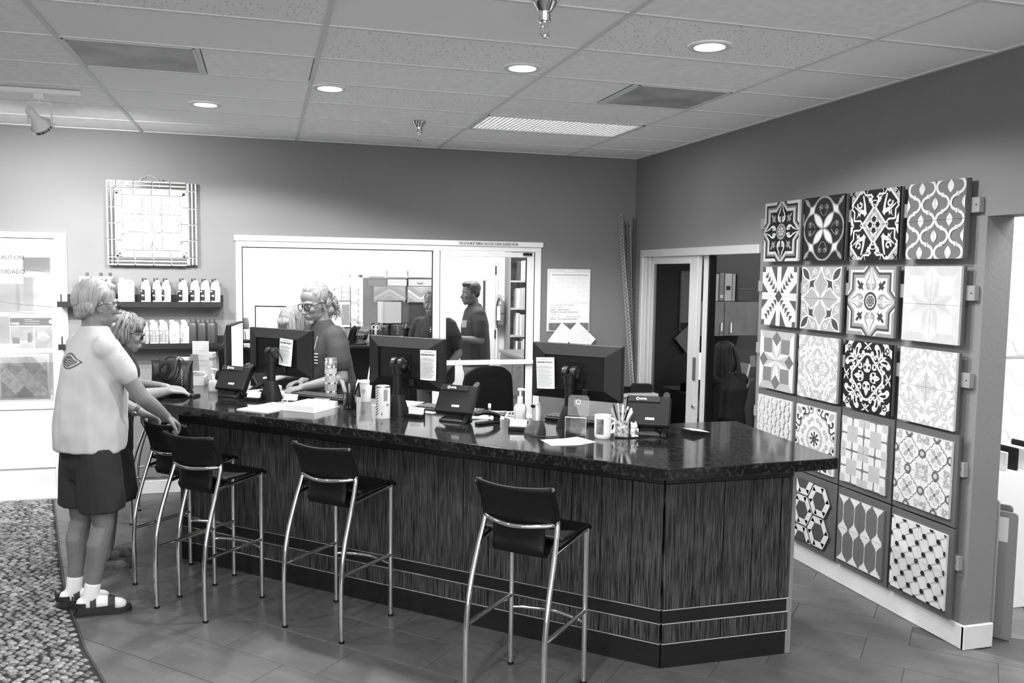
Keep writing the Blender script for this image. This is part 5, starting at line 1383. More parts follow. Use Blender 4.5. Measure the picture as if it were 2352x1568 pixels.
# long black desk under the window, staff side
m_desk = M('black_desk', .008, .3)
t = thing('office_desk', 'long black desk in the office behind the window', 'desk', (.75, 9.62, 0))
MB().bbox(-1.25, 1.20, -.30, .32, 1.045, 1.075, .004).build('desk_top', m_desk, t)
for x in (-1.22, -.3, 1.17): MB().bbox(x - .02, x + .02, -.27, .28, 0, 1.045, .003).build('side_panel', m_desk, t)
MB().bbox(-1.2, 1.15, .26, .28, .3, 1.045, .002).build('back_panel', m_desk, t)
DZ = 1.075
for x, rz, w, hh, z0, lab, scr in ((.085, 168, .34, .30, .27, 'office monitor showing a page, left of the bent woman', 'page'), (.74, 194, .34, .31, .325, 'office monitor with a grey column, right of the long-haired man', 'page'), (1.36, 172, .29, .27, .35, 'office monitor with notes under it, in front of the dark pane', 'grey')):
    t = thing('office_monitor', lab, 'monitor', (x, 9.68, DZ), rz, 'monitors on the office desk')
    make_monitor(t, z0, w, hh, None, scr, False, .06, 'small')
    MB().lathe([(0, 0), (.09, 0), (.09, .008), (.02, .014), (.02, z0 - .05), (0, z0 - .05)], 18, cy=.03).build('stand', m_pdark, t, smooth=True)
    b = MB()
    if scr == 'page':
        b.box(-w / 2 + .02, w / 2 - .03, .0889, .0893, z0 + hh * .35, z0 + hh * .36)
        for k in range(5): b.box(-w / 2 + .03, w / 2 - .08 - .02 * (k % 2), .0889, .0893, z0 + hh * .2 - k * .03, z0 + hh * .2 - k * .03 + .002)
        b.build('screen_lines', M('screen_line_grey', .3, .5), t)
    if rz == 194: MB().box(-w / 2 + .016, -w / 2 + .11, .0889, .0893, z0 - hh * .38, z0 + hh * .36).build('grey_column', M('screen_column', .2, .5, emit=.15), t)
for x, rz, lab in ((1.0, 200, 'office desk phone beside the middle monitor'), (1.62, 165, 'office desk phone right of the notes')):
    t = thing('desk_phone', lab, 'phone', (x, 9.56, DZ), rz, 'phones on the office desk'); make_phone(t)
t = thing('pen_holder', 'mesh pen cup with scissors on the office desk', 'pen cup', (1.17, 9.5, DZ)); 
MB().lathe([(0, .0), (.045, 0), (.048, .10), (.045, .10), (.042, .004), (0, .004)], 18).build('cup', M('mesh_grey', .15, .4, metal=.5), t, smooth=True)
for k in range(5): a = k * 1.3; MB().tube([(.02 * math.cos(a), .02 * math.sin(a), .01), (.036 * math.cos(a), .036 * math.sin(a), .17 + .02 * (k % 3))], .004, 6).build('pen', (m_black, m_hdpe, M('pen_grey', .3, .4))[k % 3], t)
b = MB(); b.tube([(-.01 + .018 * math.cos(a), 0, .19 + .024 * math.sin(a)) for a in [k * PI / 5 for k in range(10)]], .004, 6, closed=True); b.tube([(.03 + .018 * math.cos(a), 0, .185 + .024 * math.sin(a)) for a in [k * PI / 5 for k in range(10)]], .004, 6, closed=True); b.build('scissor_handles', m_hdpe, t)
for k, (x, z, w, hh, g) in enumerate(((.965, 0, .20, .165, .62), (1.06, 0, .16, .15, .55))):
    t = thing('file_folder', ('pale file folder upright on the office desk', 'grey file folder behind the pen cup')[k], 'folder', (x, 9.70 + k * .05, DZ)); MB().bbox(-w / 2, w / 2, -.02, .02, 0, hh, .003).build('cover', M('folder_%d' % k, g, .6), t); MB().bbox(-w / 2 + .004, w / 2 - .002, -.016, .016, .004, hh + .006, .001).build('pages', m_cardw, t)
for k in range(4):
    t = thing('sticky_note', ('first sticky note from the left below the grey office screen', 'second sticky note below the grey office screen', 'third sticky note below the grey office screen', 'sticky note nearest the phone below the grey office screen')[k], 'paper', (1.27 + k * .066, 9.50, DZ), rot=(-30, 0, -8 + k * 4), group='notes under the office screen')
    MB().box(-.03, .03, -.001, 0, .0, .10).build('sheet', M('note_%d' % k, .75 - .08 * (k % 2), .7), t)
t = thing('trigger_spray', 'small white spray bottle on the office desk beside the black-shirted person', 'spray bottle', (1.82, 9.66, DZ)); MB().lathe([(0, 0), (.032, 0), (.034, .01), (.034, .10), (.014, .15), (.014, .175), (0, .175)], 16).build('body', m_hdpe, t, smooth=True); MB().bbox(-.05, .022, -.011, .011, .175, .20, .004).build('trigger_head', m_hdpe, t)
t = thing('paper_cylinder', 'white roll standing at the left end of the office desk', 'container', (-.20, 9.60, DZ)); MB().lathe([(0, 0), (.05, 0), (.05, .17), (0, .17)], 20).build('roll', m_hdpe, t, smooth=True); MB().lathe([(0, .172), (.045, .172), (.05, .20), (.042, .25), (.03, .29), (0, .29)], 16).build('dark_lid', M('lid_grey', .12, .3), t, smooth=True)
t = thing('pencil_tray', 'black tray of pens at the left end of the office desk', 'tray', (-.13, 9.42, DZ)); b = MB().bbox(-.09, .09, -.05, .05, 0, .07, .004); b.build('tray', m_pdark, t)
for k in range(5): MB().tube([(-.06 + k * .028, 0, .06), (-.07 + k * .034, .0, .16 - .015 * (k % 3))], .004, 6).build('pen', (m_black, m_hdpe)[k % 2], t)
for k in range(4):
    t = thing('paper_stack', ('top heap of papers at the left end of the office desk', 'second heap of papers at the left end of the office desk', 'third heap of papers near the office desk edge', 'papers beneath the middle office monitor')[k], 'papers', ((-.16, -.05, -.18, .70)[k], (9.42, 9.45, 9.36, 9.45)[k], DZ + (.0)), 12 * k, 'paper heaps on the office desk')
    for j in range(3): MB().box(-.11, .11, -.04, .04, j * .012, j * .012 + .009, M4=M_rot(j * 5 - 4)).build('sheets', m_cardw, t)
t = thing('sunglasses', 'pair of sunglasses lying on the office desk', 'sunglasses', (1.22, 9.40, DZ)); b = MB()
for s in (-1, 1): b.ell((s * .032, 0, .022), (.028, .006, .02), 12, 8); b.tube([(s * .06, 0, .03), (s * .062, .06, .028), (s * .06, .12, .012)], .003, 6)
b.tube([(-.01, 0, .03), (.01, 0, .03)], .003, 6); b.build('frame', m_black, t, smooth=True)
# sample rack tower
t = thing('sample_rack', 'tall rack of tile samples with curved header in the office', 'display rack', (.975, 10.25, 0))
MB().bbox(-.11, .11, -.12, .12, 0, .06, .004).build('base', m_pdark, t)
for s in (-1, 0, 1): MB().bbox(s * .10 - .008, s * .10 + .008, .0, .02, .06, 1.86, .002).build('upright', M('rack_grey', .35, .4), t)
hp = [(-.115, 1.84), (.12, 1.84)] + [(.12 - .235 * k / 8, 1.945 + .012 * math.sin(PI * k / 8)) for k in range(9)]
hd_ = MB().prism(hp, 0, .01, M4=face_mat((0, -.03, 0), (1, 0, 0), (0, 0, 1))).build('header', M('rack_header', .42, .5), t)
text('AMERIC', .035, m_cardw, hd_, M4=face_mat((-.095, -.042, 1.90), (1, 0, 0), (0, 0, 1)), bold=.001)
rr = random.Random(11)
for k in range(22):
    z = .40 + k * .064
    for s in (-1, 1):
        if rr.random() < .12: continue
        MB().bbox(s * .052 - .046, s * .052 + .046, -.06, .0, z, z + rr.choice((.028, .036, .042)), .002).build('sample_tile', M('sample_%d' % rr.randrange(5), (.12, .3, .7, .78, .55)[rr.randrange(5)], .4), t)
t = thing('sample_rack', 'shorter rack of stacked samples left of the tall rack', 'display rack', (.80, 10.3, 0))
MB().bbox(-.05, .05, -.08, .08, 0, .05, .003).build('base', m_pdark, t)
for k in range(24): MB().bbox(-.05, .05, -.06, .04, .45 + k * .053, .45 + k * .053 + rr.choice((.02, .03)), .002).build('sample_tile', M('sample_%d' % rr.randrange(5), .4, .4), t)
MB().bbox(-.008, .008, .04, .06, .05, 1.74, .002).build('upright', M('rack_grey', .35, .4), t)
# dark interior window with sample panels beyond
w4 = sgroup('window_2')
b = MB()
for x0, x1, z0, z1 in ((1.12, 1.17, .95, 1.84), (2.06, 2.11, .95, 1.84), (1.12, 2.11, 1.80, 1.84), (1.12, 2.11, .95, .99)): b.bbox(x0, x1, OY - .03, OY, z0, z1, .003)
b.build('window_frame', m_aluw, w4); MB().box(1.17, 2.06, OY - .012, OY - .008, .99, 1.80).build('dark_pane', M('dark_pane', .035, .12), w4)
def chevron(x0, x1, z0, z1, g, label, flip):
    t = thing('wood_look_panel', label, 'tile panel', ((x0 + x1) / 2, OY - .05, z0), group='wood-look panels on the office wall'); w = (x1 - x0) / 2; hh = z1 - z0
    MB().bbox(-w, w, 0, .02, 0, hh, .002).build('board', M('panel_%d' % (g * 100), g, .5), t)
    for k in range(7):
        for s in (-1, 1):
            z = -hh * .4 + k * hh * .25; d = hh * .55
            c = clip_sq([(0, z + (0 if flip else d)), (s * w, z + (d if flip else 0)), (s * w, z + (d if flip else 0) + hh * .2), (0, z + hh * .2 + (0 if flip else d))], -w + .005, w - .005, .005, hh - .005)
            if c: MB().prism(c if s > 0 else c[::-1], 0, .004, M4=face_mat((0, -.001, 0), (1, 0, 0), (0, 0, 1))).build('slat', M('slat_%d_%d' % (k % 3, g * 100), g * (.7 + .3 * (k % 3)), .5), t)
chevron(1.30, 1.69, 1.50, 1.70, .16, 'dark chevron wood-look panel on the office wall', False); chevron(1.72, 2.05, 1.50, 1.70, .32, 'grey chevron wood-look panel on the office wall beside the dark one', True)
for x0, x1, z0, z1, g, lab in ((1.24, 1.45, 1.82, 1.93, .62, 'pale sample board above the dark pane, left'), (1.47, 1.71, 1.815, 1.92, .5, 'dotted sample board above the dark pane, middle'), (1.73, 2.03, 1.815, 1.92, .62, 'plain sample board above the dark pane, right'), (1.23, 1.45, 1.70, 1.78, .05, 'black sample board inside the dark pane'), (1.47, 1.71, 1.705, 1.785, .3, 'sample board with dark dots inside the dark pane'), (1.73, 2.03, 1.705, 1.79, .4, 'sample board with bird drawing inside the dark pane')):
    t = thing('sample_board', lab, 'tile board', ((x0 + x1) / 2, OY - .06, z0), group='sample boards on the office wall'); w = (x1 - x0) / 2; hh = z1 - z0
    MB().bbox(-w, w, 0, .02, 0, hh, .002).build('board', M('sboard_%d' % (g * 100), g, .5), t)
    if 'dot' in lab:
        b = MB()
        for i in range(6):
            for j in range(2): b.lathe([(0, 0), (hh * .16, 0), (0, .003)], 8, M4=Matrix.Translation((-w + .03 + i * (2 * w - .06) / 5, 0, hh * (.28 + .45 * j))) @ Matrix.Rotation(PI / 2, 4, 'X'))
        b.build('printed_dots', M('print_dots', .12 if g < .4 else .4, .5), t, kind='stuff')
    if 'bird' in lab: MB().prism([(-.05, .05), (-.01, .04), (.04, .055), (.02, .035), (.045, .02), (0, .025), (-.02, .02)], 0, .002, M4=face_mat((0, -.001, 0), (1, 0, 0), (0, 0, 1))).build('bird_print', M('print_dark', .14, .6), t)
# office door, extinguisher, bookcase, low cabinet
d4 = sgroup('door_4')
b = MB(); b.bbox(2.50, 2.86, OY - .05, OY - .01, 0, 2.05, .003); b.build('door_leaf', M('door_birch', .70, .5, var=.06, scale=3, stretch=(6, 1, 1)), d4)
MB().bbox(2.685, 2.73, OY - .055, OY - .045, 1.30, 1.80, .002).build('vision_panel', M('vision_frame', .35, .4), d4); MB().box(2.695, 2.72, OY - .058, OY - .054, 1.31, 1.78).build('vision_pane', M('dark_pane', .035, .12), d4)
MB().bbox(2.865, 2.89, OY - .06, OY, 0, 2.06, .003).build('door_frame', m_aluw, d4)
for z in (1.92, 1.1): MB().bbox(2.85, 2.868, OY - .064, OY - .05, z - .06, z + .05, .002).build('hinge', m_pdark, d4)
t = thing('fire_extinguisher', 'fire extinguisher hanging on the office wall beside the door', 'fire extinguisher', (2.915, OY - .10, 1.22))
m_ext = M('extinguisher_red', .16, .25)
MB().lathe([(0, 0), (.055, 0), (.058, .006), (.058, .25), (.05, .29), (.025, .315), (.018, .33), (0, .33)], 24).build('cylinder', m_ext, t, smooth=True)
MB().lathe([(.059, .14), (.0595, .14), (.0595, .15), (.059, .15)], 24).build('strap', m_black, t, smooth=True)
b = MB().bbox(-.018, .018, -.015, .015, .325, .355, .004); b.bbox(-.06, .03, -.008, .008, .35, .362, .003); b.bbox(-.055, .02, -.007, .007, .375, .386, .003); b.build('valve_lever', M('valve_metal', .5, .3, metal=.7), t)
MB().tube([(-.015 + .016 * math.cos(a), 0, .40 + .016 * math.sin(a)) for a in [k * PI / 6 for k in range(12)]], .002, 6, closed=True).build('pin_ring', m_chrome, t)
MB().tube(smoothpath([(-.02, -.02, .34), (-.05, -.03, .30), (-.062, -.03, .15), (-.045, -.02, -.04)], 4), .008, 8).build('hose', m_black, t, smooth=True)
MB().box(-.06, -.02, -.0595, -.045, .06, .24).build('label_print', m_cardw, t)
t = thing('bookcase', 'tall dark bookcase with binders at the right of the office', 'bookcase', (3.20, OY - .22, 0))
BX0, BX1 = -.20, .19
for x in (BX0, BX1): MB().bbox(x - .012, x + .012, 0, .2, .0, 2.3, .002).build('side', M('bookcase_grey', .22, .5), t)
for z in (.40, .76, 1.09, 1.44, 1.79, 2.28): MB().bbox(BX0, BX1, 0, .2, z - .022, z, .002).build('shelf', M('bookcase_shelf', .38, .5), t)
MB().box(BX0, BX1, .18, .2, 0, 2.3).build('back_panel', M('bookcase_dark', .03, .6), t)
for k, z in enumerate((.76, 1.09, 1.44, 1.79)):
    x = BX0 + .10
    for j in range(6):
        w = rr.choice((.022, .03, .04, .05)); hh = rr.uniform(.22, .29)
        if x + w > BX1 - .014: break
        g = rr.choice((.05, .3, .55, .75, .4, .7)); t2 = thing('office_book', 'binder %s from the left on the %s bookcase shelf in the office' % (('first', 'second', 'third', 'fourth', 'fifth', 'sixth')[j], ('lowest filled', 'second', 'third', 'top')[k]), 'book', (3.20 + x + w / 2, OY - .20, z + .001), group='binders in the office bookcase')
        MB().bbox(-w / 2, w / 2, 0, .14, 0, hh, .002).build('cover', M('book_%d' % (g * 100), g, .5), t2); MB().box(-w / 2 + .003, w / 2 - .003, .004, .148, .004, hh + .001).build('pages', m_cardw, t2); x += w + .003
text('SEVEN MARKETS', .03, m_ink, t, name='spine_lettering', M4=face_mat((.135, -.012, 1.05), (0, 0, -1), (1, 0, 0)))
t = thing('low_cabinet', 'low grey office cabinet with drawers seen through the door glass', 'cabinet', (2.98, 9.0, 0), -90)
MB().bbox(-.9, .75, -.25, .25, 0, .93, .004).build('body', M('cabinet_grey', .10, .4), t); MB().bbox(-.92, .77, -.27, .27, .93, .965, .004).build('top', M('cabinet_top', .13, .35), t)
for k in range(3):
    for j in range(2):
        d_ = MB().bbox(-.88 + k * .54, -.36 + k * .54, -.262, -.25, .06 + j * .44, .46 + j * .44, .003).build('drawer', M('cabinet_front', .12, .4), t); MB().ell((-.62 + k * .54, -.275, .40 + j * .44), (.012, .012, .012), 8, 6).build('knob', m_chrome, d_)
t = thing('staff_chair', 'black staff chair with rounded back behind the middle of the counter', 'chair', (1.60, 6.16, 0), 12, 'black staff chairs'); make_chair(t)
t = thing('staff_chair', 'black staff chair half hidden behind the middle monitor', 'chair', (.88, 6.62, 0), -20, 'black staff chairs'); make_chair(t, 1.13)

# ================================================================== CORNER CABINET
m_oak = M('oak_laminate', .30, .45, var=.12, scale=4, stretch=(1, 1, 8))
t = thing('side_cabinet', 'pale wood side cabinet in the room corner behind the counter', 'cabinet', (3.02, 7.02, 0))
MB().bbox(-.36, .27, -.22, .22, 0, .825, .003).build('body', m_oak, t); MB().bbox(-.375, .29, -.24, .24, .825, .85, .003).build('top', M('oak_top', .42, .4), t)
for j in range(3): d_ = MB().bbox(-.35, .26, -.234, -.22, .03 + j * .265, .28 + j * .265, .003).build('drawer', m_oak, t); MB().bbox(-.10, .02, -.25, -.234, .15 + j * .265, .165 + j * .265, .003).build('handle', m_chrome, d_)
t = thing('electric_stapler', 'black electric stapler on the side cabinet', 'stapler', (3.19, 6.90, .85), -8)
rg = [(-.10, .0), (.095, .0), (.10, .06), (.085, .075), (-.06, .078), (-.098, .04)]
MB().prism(rg, -.035, .035, M4=Matrix.Rotation(PI / 2, 4, 'X')).build('body', m_pdark, t); MB().bbox(-.102, -.085, -.03, .03, .02, .045, .003).build('paper_slot', m_black, t); MB().tube(smoothpath([(.1, 0, .01), (.16, .03, .004), (.2, .06, .004)], 4), .003, 6).build('cable', m_black, t)
t = thing('tape_dispenser', 'black tape dispenser beside the electric stapler', 'dispenser', (3.00, 6.88, .85), 25)
MB().prism([(-.08, 0), (.09, 0), (.10, .05), (.02, .055), (-.03, .075), (-.08, .03)], -.03, .03, M4=Matrix.Rotation(PI / 2, 4, 'X')).build('body', m_pdark, t); MB().lathe([(.018, -.012), (.036, -.012), (.036, .012), (.018, .012), (.018, -.012)], 20, M4=Matrix.Translation((-.02, 0, .06)) @ Matrix.Rotation(PI / 2, 4, 'X')).build('tape_roll', M('tape_pale', .5, .4), t, smooth=True)
t = thing('desk_printer', 'small white printer on the side cabinet behind the near monitor', 'printer', (2.93, 7.10, .85), 0)
MB().bbox(-.17, .13, -.10, .12, 0, .165, .008).build('body', M('printer_white', .78, .4), t); MB().bbox(-.175, .135, -.105, .125, .165, .180, .003).build('seam_band', m_pdark, t)
MB().loft([[Vector((p[0], p[1], z)) for p in q] for q, z in (([(-.17, -.10), (.125, -.10), (.125, .12), (-.17, .12)], .18), ([(-.17, -.10), (.122, -.10), (.122, .12), (-.17, .12)], .205), ([(-.17, -.05), (.05, -.05), (.05, .12), (-.17, .12)], .275))]).build('lid', M('printer_white', .78, .4), t); MB().bbox(-.17, .05, -.055, .12, .275, .288, .003).build('top_edge', m_pdark, t)

# ================================================================== DIM BACK OFFICE BEHIND THE SLIDING DOOR
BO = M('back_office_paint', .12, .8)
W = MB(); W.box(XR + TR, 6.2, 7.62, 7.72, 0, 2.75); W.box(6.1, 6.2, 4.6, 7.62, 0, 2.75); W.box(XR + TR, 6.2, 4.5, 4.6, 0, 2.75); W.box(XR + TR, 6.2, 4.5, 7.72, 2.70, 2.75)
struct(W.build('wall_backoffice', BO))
lamp('POINT', 'back_office_lamp', (4.9, 6.0, 2.5), 80, size=.15)
m_birch = M('birch_laminate', .24, .5, var=.08, scale=3, stretch=(5, 1, 1))
t = thing('wall_cabinet', 'wood wall cabinet with bar handles in the back office', 'cabinet', (4.26, 7.28, 1.315))
MB().bbox(-.66, .33, 0, .33, 0, .325, .002).build('body', m_birch, t)
for k, (x0, x1, hx) in enumerate(((-.66, -.56, -.60), (-.555, -.255, -.29), (-.25, -.055, -.088), (-.048, .30, .012))):
    d_ = MB().bbox(x0, x1, -.018, 0, .0 + (.003 if k == 3 else 0), .322, .002).build('door', m_birch, t); MB().tube([(hx, -.018, .035), (hx, -.042, .035), (hx, -.042, .125), (hx, -.018, .125)], .005, 6).build('handle', m_chrome, d_)
for k, (x, w, hh, g) in enumerate(((4.005, .05, .335, .02), (4.075, .045, .26, .03), (4.125, .028, .26, .05), (4.165, .035, .26, .5), (4.215, .048, .27, .25), (4.285, .075, .265, .55), (4.345, .035, .26, .42), (4.385, .02, .26, .04))):
    t = thing('ring_binder', ('tall black folder at the left end of the wall cabinet', 'black binder second on the wall cabinet', 'thin dark binder third on the wall cabinet', 'white binder fourth on the wall cabinet', 'grey binder with spine label on the wall cabinet', 'wide white binder on the wall cabinet', 'pale binder sixth on the wall cabinet', 'narrow dark binder at the right of the row')[k], 'binder', (x, 7.34, 1.645), group='binders on the wall cabinet')
    MB().bbox(-w / 2, w / 2, 0, .22, 0, hh, .003).build('cover', M('binder_%d' % k, g, .5), t); MB().box(-w / 2 + .006, w / 2 - .006, .01, .221, .006, hh - .006).build('pages', m_cardw, t)
    if k in (1, 4, 5): MB().box(-w * .3, w * .3, -.0008, 0, .03 if k == 4 else hh * .4, .06 if k == 4 else hh * .55).build('spine_label', m_cardw if k != 5 else m_ink, t)
t = thing('storage_box', 'grey lidded box at the right end of the wall cabinet', 'box', (4.49, 7.36, 1.645)); MB().bbox(-.085, .085, 0, .22, 0, .115, .003).build('body', M('storage_grey', .09, .6), t); MB().bbox(-.09, .09, -.005, .225, .105, .13, .003).build('lid', M('storage_grey2', .11, .6), t)
t = thing('back_office_desk', 'desk under the wall cabinet in the back office', 'desk', (4.3, 7.0, 0)); MB().bbox(-.7, .9, -.1, .55, .84, .865, .003).build('desk_top', m_birch, t); MB().bbox(.88, .90, -.1, .55, 0, .84, .002).build('side_panel', m_birch, t); MB().bbox(-.70, -.25, -.08, .5, 0, .84, .003).build('pedestal', M('pedestal_grey', .38, .5), t)
for j in range(2): MB().bbox(-.69, -.26, -.092, -.08, .42 + j * .20, .61 + j * .20, .002).build('drawer', M('pedestal_grey', .38, .5), t)
t = thing('back_office_monitor', 'monitor showing a product page behind the glass of the sliding door', 'monitor', (3.69, 7.08, .865), 186); make_monitor(t, .19, .34, .28, None, 'page', False, .03, 'small'); MB().lathe([(0, 0), (.08, 0), (.08, .008), (.02, .012), (.02, .12), (0, .12)], 16, cy=.0).build('stand', m_pdark, t, smooth=True)
b = MB(); b.box(-.05, .02, .0589, .0593, .20, .26); b.box(.03, .09, .0589, .0593, .20, .26); b.build('page_pictures', [M('print_dark', .14, .6)], t); b = MB(); b.box(-.10, .05, .0589, .0593, .085, .095); b.box(-.02, .05, .0589, .0593, .11, .125); b.build('page_buttons', M('poster_header', .07, .5), t)
t = thing('paper_binder', 'thick white binder lying on the back office desk', 'binder', (3.70, 6.92, .865), 10); MB().bbox(-.13, .13, -.09, .09, 0, .035, .003).build('cover', M('binder_white', .7, .5), t); MB().bbox(-.125, .132, -.085, .085, .006, .029, .002).build('pages', m_cardw, t)
for k, (x, z, a) in enumerate(((4.36, .95, 12), (4.50, 1.0, -5))):
    t = thing('leaning_book', ('grey book leaning beside the seated person', 'pale note pinned near the cabinet side')[k], 'book', (x, 7.2, .865 if k == 0 else 1.02), rot=(0, a, 0)); MB().bbox(-.012 if k == 0 else -.03, .012 if k == 0 else .03, -.1 if k == 0 else -.002, .1 if k == 0 else .002, 0, .20 if k == 0 else .11, .002).build('cover', M('leaning_%d' % k, .3, .6), t); 
    if k == 0: MB().box(-.010, .010, -.102, .098, .002, .197).build('pages', m_cardw, t)
t = thing('office_chair', 'black office chair with a coat over its back in the back office', 'chair', (4.02, 6.22, 0), 10); make_chair(t, 1.06)

# ================================================================== NEIGHBOURING SHOWROOM AT THE RIGHT EDGE
W = MB(); W.box(XR + TR, 7.4, 4.38, 4.46, 0, 2.9); W.box(6.6, 6.7, -1, 4.4, 0, 2.9); W.box(XR + TR, 6.7, -3, 4.46, 2.85, 2.95)
struct(W.build('wall_showroom', m_white))
lamp('AREA', 'showroom_lamp', (4.6, 3.2, 2.78), 150, size=1.5, sizey=1.0)
t = thing('tile_display_wall', 'white tile display wall in the neighbouring room, at the right edge', 'display wall', (4.12, 4.15, 0))
MB().bbox(-.35, .9, .05, .09, 0, 2.5, .004).build('frame', m_white, t)
for k, (z0, z1) in enumerate(((1.42, 2.0), (.86, 1.40), (2.02, 2.44))):
    p = MB().bbox(-.33, .88, .02, .05, z0, z1, .003).build('tile_panel', M('display_tile', .80, .3), t)
    for i in range(7):
        for j in range(3):
            c = clip_sq(hexpts((-.28 + i * .165, z0 + .10 + j * .19 + (.095 if i % 2 else 0)), .106, rot=0), -.32, .87, z0 + .01, z1 - .01)
            if c: MB().prism(c[::-1], 0, .004, M4=face_mat((0, .02, 0), (1, 0, 0), (0, 0, 1))).build('hexagon_tile', M('hex_white', .76 + .03 * (i % 2), .3), p)
t = thing('sample_bin', 'white bin of upright sample boards in the neighbouring room', 'display bin', (4.16, 3.86, 0)); MB().bbox(-.3, .5, -.06, .25, 0, .80, .004).build('bin', m_white, t)
for k in range(9): MB().bbox(-.27 + k * .075, -.255 + k * .075, -.04, .22, .80, .93 - .01 * (k % 3), .004).build('sample_board', (m_pdark, m_hdpe, M('sample_0', .3, .4))[k % 3], t)
for k, (x, y, a, w, hh, g, lab) in enumerate(((3.70, 3.78, -52, .34, 1.12, .20, 'tallest grey display board with hand hole behind the wall end'), (3.66, 3.64, -56, .16, .78, .24, 'grey display board third behind the wall end'), (3.725, 3.62, -58, .24, .70, .15, 'dark grey display board second behind the wall end'), (3.70, 3.535, -60, .20, .68, .18, 'grey display board with paper label behind the wall end'), (3.615, 3.50, -70, .10, .76, .26, 'narrow grey display board touching the wall end'))):
    t = thing('display_board', lab, 'display board', (x, y, 0), rot=(0, 0, a), group='grey display boards behind the wall end')
    MB().prism(rrect(-w / 2, w / 2, 0, hh, .02, 3), 0, .014, M4=face_mat((0, 0, 0), (1, 0, 0), (0, 0, 1))).build('board', M('board_grey_%d' % k, g, .5), t)
    if k == 0: MB().prism(rrect(-.13, -.03, hh - .07, hh - .04, .015, 3), 0, .0006, M4=face_mat((0, -.0141, 0), (1, 0, 0), (0, 0, 1))).build('hand_hole', m_hdpe, t)
    if k == 3: MB().box(-.06, .06, -.0148, -.0141, hh - .16, hh - .03).build('paper_label', M('label_paper', .55, .7), t)
t = thing('display_stand', 'grey display stand edge at the far left foreground', 'display stand', (-1.335, 3.62, 0)); MB().bbox(-.25, .0, -.02, .02, .0, .93, .006).build('panel', M('stand_grey', .28, .5), t); MB().bbox(-.25, .0, -.12, .12, 0, .03, .004).build('foot', M('stand_grey', .28, .5), t)
# ================================================================== THINGS ON THE COUNTER
Z0 = CT
A45 = -45          # items look across the counter: local +y points to the staff side (1,1)
for (x, y), note, lab in (((1.551, 4.249), (-.165, .285, -3), 'black monitor nearest the tile boards, notice at its left'), ((.720, 4.839), (.185, .300, -1), 'black monitor in the middle of the counter, notice at its right edge'), ((.030, 5.600), (.09, .305, 4), 'black monitor at the left with a notice in the centre of its back')):
    t = thing('counter_monitor', lab, 'monitor', (x, y, Z0), A45, 'monitors along the counter'); make_monitor(t, .298, .53, .30, note)
t = thing('counter_monitor', 'black monitor seen edge-on at the far left of the counter', 'monitor', (-.30, 6.22, Z0), -98, 'monitors along the counter'); make_monitor(t, .275, .46, .36, None, 'page', False)
# phones
for (x, y), rz, lab in (((-.20, 5.80), -40, 'black desk phone at the left of the counter beside the brochures'), ((1.02, 4.62), -40, 'black desk phone in the middle of the counter, in front of a chair'), ((1.905, 4.02), -30, 'black desk phone nearest the tile boards, beside the pencil mug')):
    t = thing('counter_phone', lab, 'phone', (x, y, Z0), rz, 'phones along the counter'); make_phone(t)
t = thing('counter_phone', 'desk phone propped up beside the edge-on monitor', 'phone', (-.03, 6.05, Z0), 60, 'phones along the counter'); make_phone(t)
m_steel = M('brushed_steel', .6, .25, metal=.9)
def keyboard(x, y, rz, lab):
    t = thing('keyboard', lab, 'keyboard', (x, y, Z0), rz, 'keyboards along the counter'); MB().bbox(-.22, .22, -.07, .07, 0, .02, .005).build('case', m_pdark, t)
    b = MB()
    for j in range(5):
        for i in range(15): b.bbox(-.21 + i * .0277, -.185 + i * .0277, -.058 + j * .024, -.037 + j * .024, .02, .027, .002)
    b.build('keys', M('key_black', .03, .45), t, kind='stuff')
keyboard(.36, 5.60, -45, 'black keyboard behind the left monitor'); keyboard(1.06, 4.93, -45, 'black keyboard behind the middle monitor'); keyboard(1.72, 4.44, -45, 'black keyboard behind the near monitor')
# water bottle with dog print
t = thing('water_bottle', 'steel-capped water bottle printed with little dogs', 'bottle', (.405, 5.545, Z0))
MB().lathe([(0, 0), (.036, 0), (.038, .004), (.038, .20), (.036, .205), (0, .205)], 28).build('body', M('bottle_grey', .30, .3), t, smooth=True)
MB().lathe([(0, .205), (.037, .205), (.039, .21), (.039, .245), (.034, .248), (.034, .256), (.037, .258), (.037, .268), (0, .268)], 28).build('cap', m_steel, t, smooth=True)
dog = [(-.011, 0), (-.008, 0), (-.007, .007), (.004, .007), (.005, 0), (.008, 0), (.008, .010), (.013, .014), (.012, .018), (.007, .017), (.005, .013), (-.008, .013), (-.012, .017), (-.013, .015), (-.010, .010)]
for k in range(5):
    for j in range(3):
        a = R_(-150 + k * 28 + 14 * (j % 2)); R4 = Matrix.Rotation(a + PI / 2, 4, 'Z'); c = (.0386 * math.cos(a), .0386 * math.sin(a))
        MB().prism(dog, 0, .0006, M4=face_mat((c[0], c[1], .045 + j * .055), (-math.sin(a), math.cos(a), 0), (0, 0, 1))).build('dog_print', (m_ink, m_cardw)[(k + j) % 2], t)
